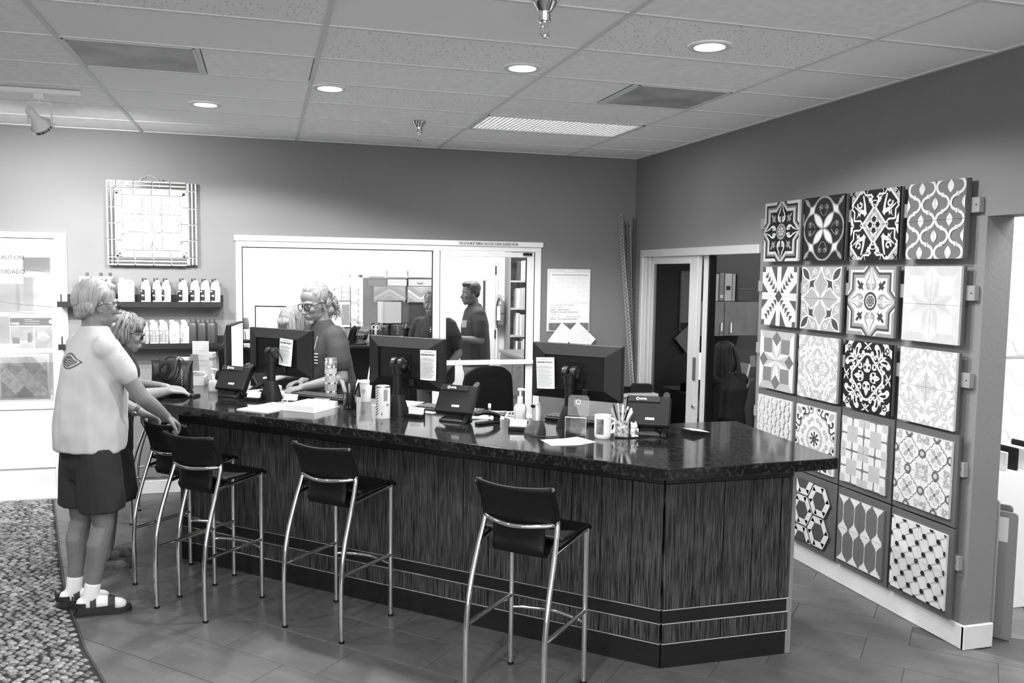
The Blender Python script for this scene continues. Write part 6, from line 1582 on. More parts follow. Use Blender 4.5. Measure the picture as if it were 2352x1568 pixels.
# black pen cup
def pencup(x, y, lab, body, pens, r=.038, hh=.10):
    t = thing('pen_cup', lab, 'pen cup', (x, y, Z0)); MB().lathe([(0, 0), (r, 0), (r + .002, .004), (r + .002, hh), (r - .001, hh), (r - .003, .006), (0, .006)], 26).build('cup', body, t, smooth=True)
    for k, (a, ln, rr_, mt) in enumerate(pens):
        c, s_ = math.cos(R_(a)), math.sin(R_(a)); MB().tube([(c * .006, s_ * .006, .008), (c * (r - .006), s_ * (r - .006), hh), (c * (r + .016), s_ * (r + .016), ln), (c * (r + .018), s_ * (r + .018), ln + .006)], [rr_, rr_, rr_, rr_ * .5], 8).build('pen', mt, t, smooth=True)
    return t
pg = M('pen_grey', .3, .4); pw = m_hdpe
t = pencup(.49, 5.17, 'black pen cup full of pens in front of the drink', M('black_glossy', .012, .12), [(180, .17, .006, pg), (160, .165, .007, pw), (130, .16, .005, pg), (60, .15, .005, m_black), (20, .165, .005, pw), (-20, .15, .006, m_black), (-60, .14, .005, m_black), (-100, .15, .005, pg), (100, .15, .006, m_black)])
# iced drink
t = thing('iced_drink', 'clear plastic cup with lid and white straw', 'drink cup', (.615, 5.43, Z0))
MB().lathe([(0, 0), (.030, 0), (.042, .125), (.041, .125), (.029, .003), (0, .003)], 28).build('cup', M('cup_clear', .62, .15, spec=.6), t, smooth=True)
MB().lathe([(0, .12), (.045, .12), (.047, .124), (.047, .130), (.042, .134), (0, .134)], 28).build('lid', m_hdpe, t, smooth=True)
MB().tube([(.005, .0, .02), (.012, -.002, .13), (.026, -.004, .225)], .0042, 8).build('straw', m_hdpe, t, smooth=True)
MB().lathe([(0, 0), (.014, 0), (.014, .0006), (0, .0006)], 20, M4=Matrix.Translation((-.021, -.0318, .07)) @ Matrix.Rotation(R_(56 - 90), 4, 'Z') @ Matrix.Rotation(R_(83), 4, 'X')).build('round_logo', M('logo_grey', .25, .5), t)
# striped tin
t = thing('striped_tin', 'tall paper tin with diagonal stripes beside the middle monitor', 'tin', (.638, 4.795, Z0))
MB().lathe([(0, 0), (.040, 0), (.041, .003), (.041, .178), (.040, .181), (.037, .181), (.036, .175), (.0, .174)], 32).build('can', M('tin_white', .62, .35, var=.15, scale=10), t, smooth=True)
MB().lathe([(.0365, .174), (.0365, .183), (.042, .183), (.042, .174), (.0365, .174)], 32).build('rim', m_steel, t, smooth=True)
for k in range(11):
    a0 = R_(-172); b = MB(); G = []
    for i in range(5):
        a = a0 + R_(9) * i; G.append([(.0414 * math.cos(a), .0414 * math.sin(a), .012 + k * .0148 + i * .0035), (.0414 * math.cos(a), .0414 * math.sin(a), .019 + k * .0148 + i * .0035)])
    b.sheet(G).build('stripe', M('stripe_dark', .06, .5), t, fix=False)
b = MB()
for a0, a1, z0, z1 in ((-92, -58, .10, .165), (-70, -48, .07, .085), (-112, -100, .02, .035)):
    b.sheet([[(.0414 * math.cos(R_(a0 + (a1 - a0) * i / 4)), .0414 * math.sin(R_(a0 + (a1 - a0) * i / 4)), z) for z in (z0, z1)] for i in range(5)])
b.build('label_print', M('tin_print', .22, .5), t, kind='stuff')
# clipboard and paper pad
def clipboard(x, y, rz, lab, w=.21, hh=.30, thick=.004, stack=0):
    t = thing('clipboard', lab, 'clipboard', (x, y, Z0), rz); MB().bbox(-w / 2, w / 2, -hh / 2, hh / 2, 0, thick, .001).build('board', M('board_white', .75, .5), t)
    MB().box(-w / 2 + .004, w / 2 - .004, -hh / 2 + .004, hh / 2 - .01, thick, thick + .002 + stack).build('paper', m_cardw, t)
    MB().bbox(-.05, .05, hh / 2 - .05, hh / 2 - .005, thick + stack, thick + .012 + stack, .004).build('clip', m_steel, t); MB().tube([(-.02, hh / 2 - .03, thick + .012), (-.02, hh / 2 - .03, thick + .028), (.02, hh / 2 - .03, thick + .028), (.02, hh / 2 - .03, thick + .012)], .004, 6).build('clip_spring', m_steel, t)
clipboard(.03, 5.275, -42, 'white clipboard lying on the counter in front of the left monitor', .23, .32); clipboard(.265, 5.19, -38, 'clipboard carrying a thick pad of forms beside the water bottle', .22, .26, .004, .032)
# business card holders
def cardholder(x, y, rz, lab, low=False):
    t = thing('card_holder', lab, 'card holder', (x, y, Z0), rz, 'card holders along the counter'); MB().bbox(-.05, .05, -.02, .03, 0, .022, .003).build('tray', m_pdark, t); MB().bbox(-.05, .05, .02, .03, 0, .05, .003).build('back', m_pdark, t)
    R4 = Matrix.Translation((0, .002, .008)) @ Matrix.Rotation(R_(-28), 4, 'X'); MB().box(-.045, .045, -.006, .004, 0, .052, M4=R4).build('cards', m_cardw, t); text('All Natural Stone', .009, m_gink, t, M4=R4 @ face_mat((-.038, -.0065, .036), (1, 0, 0), (0, 0, 1)))
cardholder(.815, 4.755, -38, 'black card holder beside the foot of the middle monitor'); cardholder(.145, 5.42, -35, 'card holder at the end of the clipboard'); cardholder(-.075, 5.58, -35, 'card holder between the left phone and the left monitor'); cardholder(1.275, 4.26, -25, 'card holder in front of the hand sanitizer')
# hand sanitizer
def sanitizer(x, y, lab, s=1.0):
    t = thing('hand_sanitizer', lab, 'pump bottle', (x, y, Z0), -30)
    MB().loft([[Vector((p[0] * s, p[1] * s, z * s)) for p in rrect(-.034 * k, .034 * k, -.022 * k, .022 * k, .012, 4)] for z, k in ((0, .94), (.004, 1), (.075, 1), (.092, .8), (.10, .45), (.105, .42))]).build('body', M('gel_clear', .55, .12, spec=.6), t, smooth=True)
    MB().box(-.02 * s, .02 * s, -.0232 * s, -.022 * s, .012 * s, .07 * s).build('label_print', M('gel_label', .72, .5), t)
    MB().lathe([(0, .10 * s), (.016 * s, .10 * s), (.016 * s, .135 * s), (.010 * s, .138 * s), (.006 * s, .14 * s), (.005 * s, .172 * s), (0, .172 * s)], 16).build('pump_collar', m_hdpe, t, smooth=True)
    MB().tube([(-.014 * s, 0, .176 * s), (.0, 0, .178 * s), (.03 * s, 0, .177 * s), (.036 * s, 0, .170 * s)], [.008 * s, .009 * s, .006 * s, .005 * s], 8).build('pump_spout', m_hdpe, t, smooth=True)
sanitizer(1.37, 4.54, 'hand sanitizer pump bottle in the middle of the counter'); sanitizer(-.335, 6.05, 'small pump bottle behind the left phone', .85)
# stapler, marker, papers behind it
t = thing('stapler', 'black stapler standing open-jawed on the counter', 'stapler', (1.17, 4.49, Z0), 20)
MB().bbox(-.075, .075, -.018, .018, 0, .014, .004).build('base', m_pdark, t); R4 = Matrix.Translation((.065, 0, .022)) @ Matrix.Rotation(R_(14), 4, 'Y')
P = smoothpath([(-.15, 0, .0), (-.10, 0, .018), (-.03, 0, .022), (.01, 0, .010)], 4); MB().tube([R4 @ Vector(p) for p in P], [.010] + [.016] * (len(P) - 2) + [.012], 10, flat=(.8, 1.1)).build('arm', m_pdark, t, smooth=True); MB().bbox(.045, .075, -.014, .014, .012, .04, .004).build('hinge', m_pdark, t)
t = thing('correction_marker', 'small marker pen standing upright behind the stapler', 'marker', (1.235, 4.70, Z0)); MB().lathe([(0, 0), (.008, 0), (.008, .055), (0, .055)], 14).build('barrel', M('marker_grey', .12, .4), t, smooth=True); MB().lathe([(0, .055), (.0085, .055), (.0085, .075), (.006, .078), (0, .078)], 14).build('cap', m_hdpe, t, smooth=True)
for k, (x, y, w, hh, rz, lab) in enumerate(((1.24, 4.78, .22, .28, -20, 'white form lying behind the stapler'), (1.40, 4.74, .18, .24, 10, 'printed sheet lying behind the hand sanitizer'), (.80, 5.28, .21, .28, -40, 'white sheet under the drink'), (-.02, 5.86, .22, .20, 30, 'papers beside the leaning woman’s hands'), (.02, 6.14, .16, .10, 20, 'paper pad under the leaning woman’s hands'), (.93, 5.02, .20, .20, -40, 'sheet beside the middle keyboard'))):
    t = thing('paper_sheet', lab.replace('’', "'"), 'paper', (x, y, Z0), rz, 'loose papers on the counter'); th_ = .02 if k in (3, 4) else .0015
    MB().box(-w / 2, w / 2, -hh / 2, hh / 2, 0, th_).build('sheet', m_cardw, t)
    b = MB()
    for j in range(6): b.box(-w * .42, w * (.42 - .1 * (j % 2)), hh * .35 - j * hh * .13, hh * .35 - j * hh * .13 + .003, th_, th_ + .0003)
    b.build('print_lines', M('faint_print', .52, .7), t, kind='stuff')
t = thing('calculator', 'calculator lying behind the hand sanitizer', 'calculator', (1.385, 4.70, Z0 + .002), -20); MB().bbox(-.04, .04, -.06, .06, 0, .014, .003).build('case', M('calc_grey', .25, .4), t); MB().box(-.032, .032, .03, .052, .014, .0145).build('display', M('lcd_dark', .06, .3), t)
for j in range(4):
    for i in range(4): MB().bbox(-.033 + i * .0175, -.021 + i * .0175, -.05 + j * .018, -.038 + j * .018, .014, .017, .001).build('key', m_pdark, t)
# barcode scanner in its cradle
t = thing('barcode_scanner', 'handheld barcode scanner resting in a dark cradle', 'barcode scanner', (1.335, 4.155, Z0), -45)
MB().loft([[Vector((p[0], p[1] + oy, z)) for p in rrect(-a, a, -c, c, .02, 4)] for z, a, c, oy in ((0, .042, .058, 0), (.02, .042, .056, 0), (.055, .036, .034, .01), (.07, .032, .026, .012))]).build('cradle', M('cradle_grey', .035, .4), t, smooth=True)
P = smoothpath([(0, .012, .045), (-.004, .022, .085), (-.010, .03, .13), (-.018, .028, .155)], 4); MB().tube(P, [.022] * 4 + [.025] * (len(P) - 6) + [.026, .018], 14, flat=(1.0, .8)).build('scanner', M('scanner_silver', .45, .3, metal=.4), t, smooth=True); MB().ell((-.018, .008, .142), (.014, .006, .010), 12, 8).build('trigger', m_pdark, t, smooth=True)
MB().tube(smoothpath([(0, -.055, .01), (.03, -.075, .004), (.09, -.06, .004), (.14, -.02, .004)], 4), .003, 6).build('cable', m_black, t, smooth=True)
# acrylic brochure holder with brochures fanned in front
m_acr = M_glass('acrylic', .90)
t = thing('brochure_holder', 'clear acrylic brochure holder standing empty in front of the near monitor', 'brochure holder', (1.535, 4.08, Z0), -30)
MB().prism(rrect(-.055, .055, 0, .20, .02, 4), 0, .003, M4=face_mat((0, .035, 0), (1, 0, 0), (0, .12, 1))).build('back_plate', m_acr, t); MB().box(-.055, .055, -.035, -.032, 0, .095).build('front_plate', m_acr, t); MB().box(-.055, -.052, -.035, .035, 0, .095).build('side_plate', m_acr, t); MB().box(.052, .055, -.035, .035, 0, .095).build('side_plate', m_acr, t); MB().box(-.055, .055, -.035, .035, 0, .003).build('bottom_plate', m_acr, t)
b = MB()
for x in (-.0535, .0535): b.tube([(x, -.034, .0), (x, -.034, .096)], .0014, 5)
b.tube([(-.054, -.034, .096), (.054, -.034, .096)], .0014, 5); b.build('polished_edges', M('acrylic_edge', .7, .2), t, kind='stuff')
MB().lathe([(.009, 0), (.013, 0), (.013, .002), (.009, .002), (.009, 0)], 18, M4=Matrix.Translation((0, .046, .165)) @ Matrix.Rotation(PI / 2, 4, 'X')).build('ring_sticker', m_cardw, t)
t = thing('brochure', 'folded brochure lying open on the counter edge', 'brochure', (1.435, 3.915, Z0), 10)
for s in (-1, 1): MB()._add([(0, -.10, .004), (s * .125, -.05, .001), (s * .105, .10, .001), (0, .06, .006), (0, -.10, .002), (s * .125, -.05, .0), (s * .105, .10, .0), (0, .06, .003)], [(0, 1, 2, 3), (4, 7, 6, 5), (0, 4, 5, 1), (1, 5, 6, 2), (2, 6, 7, 3)]).build('page', M('brochure_page', .62, .35, var=.2, scale=14), t)
b = MB()
for k in range(4): b._add([(.01, -.08 + k * .012, .0062), (.10, -.03 + k * .030, .0035), (.10, -.024 + k * .030, .0035), (.01, -.076 + k * .012, .0062)], [(0, 1, 2, 3)])
b.build('print_lines', M('brochure_print', .25, .5), t, kind='stuff')
# mugs
t = thing('coffee_mug', 'large white coffee mug with a dark picture', 'mug', (1.640, 3.985, Z0), 8)
MB().lathe([(0, 0), (.036, 0), (.041, .006), (.042, .02), (.042, .112), (.0425, .116), (.040, .117), (.038, .112), (.038, .01), (0, .008)], 32).build('body', M('mug_white', .80, .15), t, smooth=True)
MB().tube(smoothpath([(.040, -.0, .095), (.062, -.002, .092), (.072, -.003, .065), (.064, -.002, .03), (.041, 0, .022)], 4), .0075, 10, flat=(.8, 1.3)).build('handle', M('mug_white', .80, .15), t, smooth=True)
MB().sheet([[(.0424 * math.cos(R_(a)), .0424 * math.sin(R_(a)), z) for z in (.022, .10)] for a in range(-170, -110, 8)]).build('picture_print', M('mug_print', .12, .4, var=.9, scale=40), t, fix=False)
t = pencup(1.745, 3.99, 'printed white mug holding pens and pencils', M('mug_print_floral', .45, .25, var=.85, scale=70), [(170, .13, .0045, pg), (150, .14, .005, pg), (120, .155, .0045, m_black), (90, .16, .005, pg), (60, .15, .005, pw), (30, .145, .006, pg), (0, .14, .006, pw), (-30, .13, .006, M('pen_light', .5, .4)), (-80, .14, .005, m_black)], .036, .088)
MB().tube(smoothpath([(-.036, 0, .07), (-.056, 0, .066), (-.058, 0, .035), (-.036, 0, .022)], 4), .006, 8).build('handle', m_hdpe, t, smooth=True)
t = thing('toy_figurine', 'little white animal figurine with a dark spot beside the pencil mug', 'figurine', (1.800, 3.965, Z0), 20)
b = MB(); b.ell((0, 0, .028), (.019, .016, .028), 14, 10); b.ell((0, -.004, .058), (.020, .017, .016), 14, 10); b.ell((-.014, 0, .072), (.006, .006, .009), 8, 6); b.ell((.014, 0, .072), (.006, .006, .009), 8, 6); b.ell((-.012, -.012, .006), (.009, .012, .007), 8, 6); b.ell((.012, -.012, .006), (.009, .012, .007), 8, 6); b.ell((-.018, -.010, .036), (.006, .009, .012), 8, 6); b.ell((.018, -.010, .036), (.006, .009, .012), 8, 6)
b.build('body', M('figurine_white', .78, .3), t, smooth=True); MB().ell((.003, -.0150, .03), (.010, .003, .011), 10, 6).build('painted_spot', M('figurine_spot', .2, .4), t, smooth=True)
# calculator / card reader at the end of the counter
t = thing('card_terminal', 'slim tilted calculator lying alone at the right end of the counter', 'calculator', (2.165, 3.985, Z0), 15)
MB().prism([(-.06, .0), (.06, .0), (.06, .008), (-.055, .028), (-.062, .026)], -.045, .045, M4=Matrix.Rotation(PI / 2, 4, 'X')).build('case', m_pdark, t); R4 = Matrix.Translation((0, 0, .0185)) @ Matrix.Rotation(R_(9.8), 4, 'Y'); MB().box(-.055, .058, -.04, .04, -.001, .0015, M4=R4).build('face_plate', M('calc_face', .55, .4), t)
for i in range(5):
    for j in range(4): MB().bbox(-.02 + i * .015, -.009 + i * .015, -.034 + j * .018, -.022 + j * .018, .0015, .004, .001, M4=R4).build('key', m_hdpe, t)
# brochures at the left end
t = thing('brochure_stand', 'white brochure stand with leaflets at the left end of the counter', 'brochure stand', (-.50, 6.42, Z0), -12)
MB().bbox(-.10, .10, -.04, .05, 0, .065, .003).build('tray', m_hdpe, t); MB().bbox(-.10, .10, -.045, -.04, 0, .105, .002).build('front_card', M('leaflet_card', .72, .5), t); text('TuffSkin', .038, M('leaflet_ink', .25, .6), t, M4=face_mat((-.02, -.0455, .072), (1, 0, 0), (0, 0, 1)))
MB().bbox(-.10, .0, .0, .004, .06, .20, .001).build('leaflet', M('leaflet_pale', .66, .5), t); MB().bbox(.0, .115, .03, .034, .06, .31, .001).build('leaflet', M('leaflet_grey', .52, .4), t); MB().prism([(-.02, .10), (.06, .10), (.05, .22), (.0, .22)], 0, .003, M4=face_mat((0, -.01, 0), (1, 0, 0), (0, 0, 1))).build('fan_leaflet', M('leaflet_dark', .22, .5), t)
for k in range(4): MB().bbox(.02, .09, .0292, .03, .14 + k * .035, .144 + k * .035, .0003).build('print_line', M('faint_print', .52, .7), t)
t = thing('tissue_box', 'small printed box behind the phone at the left end of the counter', 'box', (-.42, 6.75, Z0), -8); MB().bbox(-.06, .06, -.06, .06, 0, .20, .003).build('box', M('carton_grey', .42, .6), t); MB().bbox(-.062, .062, -.062, .062, .15, .17, .001).build('printed_band', M('carton_band', .2, .6), t)
# handbag and wallet of the woman
t = thing('handbag', 'black leather handbag with two handles standing on the counter', 'handbag', (-.60, 6.16, Z0), -16)
m_bag = M('bag_leather', .010, .38, bump=.05, bscale=120)
MB().loft([[Vector((p[0], p[1], z)) for p in rrect(-a, a, -c, c, .03, 4)] for z, a, c in ((0, .118, .06), (.01, .125, .065), (.09, .128, .055), (.17, .135, .03), (.195, .14, .015), (.20, .142, .008))]).build('body', m_bag, t, smooth=True)
for y in (-.035, .035): MB().tube(smoothpath([(-.062, y, .16), (-.066, y * 1.2, .205), (-.055, y * 1.5 - .01, .21), (-.045, y * 1.9 - .02, .12), (0, y * 2 - .02, .075), (.045, y * 1.9 - .02, .12), (.055, y * 1.5 - .01, .21), (.066, y * 1.2, .205), (.062, y, .16)] if y < 0 else [(-.062, y, .16), (-.06, y, .2), (-.03, y, .225), (.03, y, .225), (.06, y, .2), (.062, y, .16)], 4), .0085, 8, flat=(.6, 1.2)).build('handle', m_bag, t, smooth=True)
MB().tube([(-.14, -.002, .201), (.14, -.002, .201)], .004, 6).build('zip', M('zip_dark', .05, .3, metal=.5), t)
for k in range(9): MB().tube([(.09 + .004 * math.cos(a) + (.002 if k % 2 else -.002), -.058 - .001 * k, .15 - k * .014 + .006 * math.sin(a)) for a in [j * PI / 4 for j in range(8)]], .0016, 5, closed=True).build('chain_link', m_chrome, t)
for x in (-.11, -.10): MB().ell((x, -.058, .12), (.003, .003, .003), 6, 4).build('rivet', m_chrome, t)
t = thing('wallet', 'dark wallet lying on the counter under the woman’s hand'.replace('’', "'"), 'wallet', (-.50, 5.86, Z0), -30); MB().bbox(-.09, .09, -.045, .045, 0, .008, .003).build('lower_flap', m_bag, t); MB().bbox(-.088, .088, -.043, .043, .009, .016, .003).build('upper_flap', m_bag, t)
for (x, y, rz, lab) in ((-.02, 5.70, 10, 'black computer mouse beside the left monitor'),):
    t = thing('computer_mouse', lab, 'mouse', (x, y + .12, Z0), rz); b = MB(); b.ell((0, 0, .008), (.032, .055, .026), 16, 10); b.v = [(v[0], v[1], max(0, v[2])) for v in b.v]; b.build('shell', m_pdark, t, smooth=True); MB().bbox(-.004, .004, .015, .035, .030, .036, .002).build('wheel', m_black, t)
t = thing('cable', 'black cable looping across the counter behind the mugs', 'cable', (1.60, 4.0, Z0)); MB().tube(smoothpath([(.10, -.03, .004), (.16, -.06, .004), (.26, -.055, .004), (.30, -.02, .004), (.27, .02, .004)], 5), .003, 6).build('wire', m_black, t, smooth=True)
t = thing('sticker', 'small grey sticker on the counter front near the left stools', 'sticker', (-.48, 5.795, .99), -43.5); MB().box(-.05, .05, -.0155, -.0125, -.045, .0).build('card', M('sticker_pale', .25, .6), t)
# ================================================================== PEOPLE
from mathutils import noise as mnoise
from mathutils.bvhtree import BVHTree
_BVH = {}
def bake(b, name, mat, voxel, smooth=4, disp=None, parent=None, keep=None, label=None):
    """union of closed shapes -> one continuous skin (voxel remesh + smoothing), stored as plain mesh"""
    me = b.mesh('tmp', mat); o = bpy.data.objects.new('tmp', me)
    m = o.modifiers.new('r', 'REMESH'); m.mode = 'VOXEL'; m.voxel_size = voxel
    if smooth: s = o.modifiers.new('s', 'SMOOTH'); s.factor = .5; s.iterations = smooth
    m2 = evaluated(o)
    bpy.data.objects.remove(o); bpy.data.meshes.remove(me)
    if disp:
        nr = [v.normal.copy() for v in m2.vertices]
        for v, n in zip(m2.vertices, nr): v.co += n * disp(v.co)
    m2.polygons.foreach_set('use_smooth', [True] * len(m2.polygons)); m2.materials.clear(); m2.materials.append(mat); m2.update(); m2.name = name
    ob = bpy.data.objects.new(name, m2); COL.objects.link(ob)
    if parent: ob.parent = parent
    if label: ob['label'] = label
    return ob
def limb(b, pts, rs, n=12, flat=None):
    """tapered limb with rounded ends"""
    P = [Vector(p) for p in pts]; 
    d0 = (P[0] - P[1]).normalized(); d1 = (P[-1] - P[-2]).normalized(); r0, r1 = rs[0], rs[-1]
    Q = [P[0] + d0 * r0 * .95, P[0] + d0 * r0 * .7] + P + [P[-1] + d1 * r1 * .7, P[-1] + d1 * r1 * .95]; S_ = [r0 * .3, r0 * .72] + list(rs) + [r1 * .72, r1 * .3]
    return b.tube(Q, S_, n, flat=flat)
def rings(b, L, n=20):
    """stack of elliptical sections (cx, cy, cz, half depth x, half width y[, tilt])"""
    out = []
    for c in L:
        cx, cy, cz, rx, ry = c[:5]; tl = R_(c[5]) if len(c) > 5 else 0
        out.append([Vector((cx + rx * math.cos(2 * PI * k / n) * math.cos(tl), cy + ry * math.sin(2 * PI * k / n), cz - rx * math.cos(2 * PI * k / n) * math.sin(tl))) for k in range(n)])
    return b.loft(out)
def hand(b, w, d, pn, side, curl=(25, 30, 25), thumb=(.75, .65, 20), s=1.0, spread=.02, fan=.0):
    """w wrist, d pointing direction, pn palm normal; side=+1 thumb on (d x pn) side"""
    w = Vector(w); d = Vector(d).normalized(); pn = Vector(pn); pn = (pn - d * pn.dot(d)).normalized(); a = d.cross(pn) * side
    M3 = Matrix((d, a, pn)).transposed().to_4x4(); M3.translation = w
    def T_(x, y, z): return M3 @ Vector((x * s, y * s, z * s))
    limb(b, [T_(-.02, 0, 0), T_(.01, 0, 0)], [.024 * s, .026 * s], 10, flat=None)
    for yy in (-.026, -.009, .009, .026): limb(b, [T_(.005, yy * .6, 0), T_(.085, yy * 1.06, 0)], [.013 * s, .0115 * s], 8)
    b.ell((0, 0, 0), (.05 * s, .038 * s, .016 * s), 12, 8, M4=M3 @ Matrix.Translation((.048 * s, 0, 0)))
    for k, (yy, L_) in enumerate(((.030, .072), (.0105, .080), (-.0095, .075), (-.0285, .058))):
        p = Vector((.084, yy, 0)); ang = 0; pts = [T_(*p)]
        for seg, f in zip(curl, (.46, .30, .24)):
            ang += R_(seg); p = p + Vector((math.cos(ang) * L_ * f, (fan * yy * 4 + spread * yy) * L_ * f * 10, math.sin(ang) * L_ * f)); pts.append(T_(*p))
        limb(b, pts, [.0098 * s, .0092 * s, .0085 * s, .0072 * s], 8)
    tx, ty, ta = thumb
    p = Vector((.018, .022, .004)); pts = [T_(*p)]; v = Vector((tx, ty, math.sin(R_(ta)))).normalized()
    p1 = p + v * .040; v2 = (v + Vector((.35, -.1, .25))).normalized(); p2 = p1 + v2 * .030; p3 = p2 + (v2 + Vector((.1, -.1, .2))).normalized() * .024
    limb(b, pts + [T_(*p1), T_(*p2), T_(*p3)], [.0145 * s, .012 * s, .0105 * s, .0085 * s], 8)
def head(b, c, rot, s=1.0, beard=0, fem=False):
    """head with brow, nose, lips, chin and ears; returns its matrix (x forward, z up, origin between the eyes' level)"""
    H4 = Matrix.Translation(c) @ Euler([R_(a) for a in rot], 'ZYX' if False else 'XYZ').to_matrix().to_4x4() @ Matrix.Scale(s, 4)
    e = lambda p, r, **k: b.ell(p, r, 16, 12, M4=H4, **k)
    e((-.014, 0, .036), (.098, .077, .086)); e((.012, 0, -.02), (.080, .068, .085)); e((.030, 0, -.055), (.060, .056, .066)); e((.058, 0, -.102), (.028, .030, .020))
    e((.010, 0, -.075), (.060, .058, .045)); e((.046, 0, .052), (.040, .058, .048))
    L = lambda pts, rs: limb(b, [H4 @ Vector(p) for p in pts], [r * s for r in rs], 10)
    L([(.086, 0, .012), (.104, 0, -.018), (.116, 0, -.036)], [.008, .0105, .0125])
    for q in (-1, 1):
        e((.103, q * .012, -.040), (.013, .009, .009)); L([(.084, q * .010, .024), (.080, q * .034, .027), (.066, q * .052, .018)], [.010, .010, .008])
        e((.062, q * .038, -.028), (.028, .022, .022)); e((.040, q * .055, -.005), (.022, .014, .022))
        e((-.010, q * .078, -.012), (.017, .007, .031), rot=(0, 12, q * 16)); e((-.004, q * .079, -.036), (.010, .007, .011))
        e((.075, q * .031, -.001), (.0115, .0145, .0115))
    e((.094, 0, -.066), (.014, .024, .0075)); e((.091, 0, -.079), (.013, .021, .008)); e((.080, 0, -.073), (.018, .034, .024))
    return H4
m_eye = M('eye_white', .60, .2); m_iris = M('iris_dark', .02, .2); m_lip = M('lip_tone', .16, .5)
def face_parts(t, H4, brow=.2, lip=.17):
    for q in (-1, 1):
        ey = MB().ell((.0775, q * .031, .0), (.0105, .0125, .0085), 12, 8, M4=H4).build('eye', m_eye, t, smooth=True)
        MB().ell((.0860, q * .0315, .0), (.004, .006, .006), 10, 6, M4=H4).build('iris', m_iris, ey, smooth=True)
        MB().tube([H4 @ Vector(p) for p in ((.093, q * .012, .026), (.090, q * .030, .032), (.074, q * .050, .024))], [.0028, .0042, .0022], 6).build('eyebrow', M('brow_%d' % (brow * 100), brow, .8), t, smooth=True)
    MB().tube([H4 @ Vector(p) for p in ((.088, -.026, -.072), (.105, -.010, -.0715), (.107, 0, -.0725), (.105, .010, -.0715), (.088, .026, -.072))], [.0018, .0030, .0032, .0030, .0018], 6).build('mouth_line', M('mouth_%d' % (lip * 100), lip * .35, .6), t, smooth=True)
def eyeglasses(t, H4, rim, rr=.0021, w=.0235, hh=.019, mt=None):
    mt = mt or m_black; g = None
    for q in (-1, 1):
        pts = [H4 @ Vector((.103 - .010 * (abs(math.cos(a) * q * .5 + .0)), q * .033 + w * math.cos(a), -.002 + hh * math.sin(a))) for a in [k * 2 * PI / 18 for k in range(18)]]
        b = MB().tube(pts, rr, 6, closed=True); b.tube([H4 @ Vector(p) for p in ((.098, q * (.033 + w), .006), (.06, q * .080, .008), (.0, q * .087, .006), (-.022, q * .084, -.012))], rr * .8, 6)
        if q == 1: b.tube([H4 @ Vector(p) for p in ((.1, -.011, .006), (.106, 0, .008), (.1, .011, .006))], rr, 6)
        o = b.build('eyeglass_rim', mt, t, smooth=True)
        MB()._add([p for p in pts], [tuple(range(18))]).build('lens', m_glass, o, fix=False)
def hairmat(name, g, var=.45): return M(name, g, .5, var=var, scale=3.0, stretch=(38, 38, 4), bump=.5, bscale=3.0, spec=.4, detail=3)
def strands(b, H4, roots, path_fn, r0, r1, n=6):
    for k, rt_ in enumerate(roots):
        P = [H4 @ Vector(p) for p in path_fn(rt_, k)]; b.tube(P, [r0 + (r1 - r0) * i / (len(P) - 1) for i in range(len(P))], n)
def wrinkle(seed, amp, fx=11, fz=7, lo=None):
    def f(c):
        a = amp if lo is None else amp * max(0.15, min(1, (lo[0] - c.z) / lo[1]))
        return a * (mnoise.noise(Vector((c.x * fx + seed, c.y * fx, c.z * fz + c.x * 6))) + .5 * mnoise.noise(Vector((c.x * fx * 2.2, c.y * fx * 2.2 + seed, c.z * fz * 2 + c.y * 8))))
    return f
def torso(b, lean, z, k=1.0, add=0.0, fem=False, hip=True):
    """lean: forward shift per metre above the hips"""
    X = lambda h: lean * (h - .92) if h > .92 else 0
    T_ = [(.86, .115, .165), (.95, .130, .172), (1.05, .128, .160), (1.16, .125, .160), (1.28, .125, .172), (1.38, .105, .160), (1.45, .078, .120), (1.50, .058, .075)]
    rings(b, [(X(h * z), 0, h * z, (d + add) * k, (w + add) * k, math.degrees(math.atan(lean)) * .6) for h, d, w in T_])
skin = lambda g: M('skin_%d' % (g * 100), g, .5, var=.10, scale=14, spec=.35)

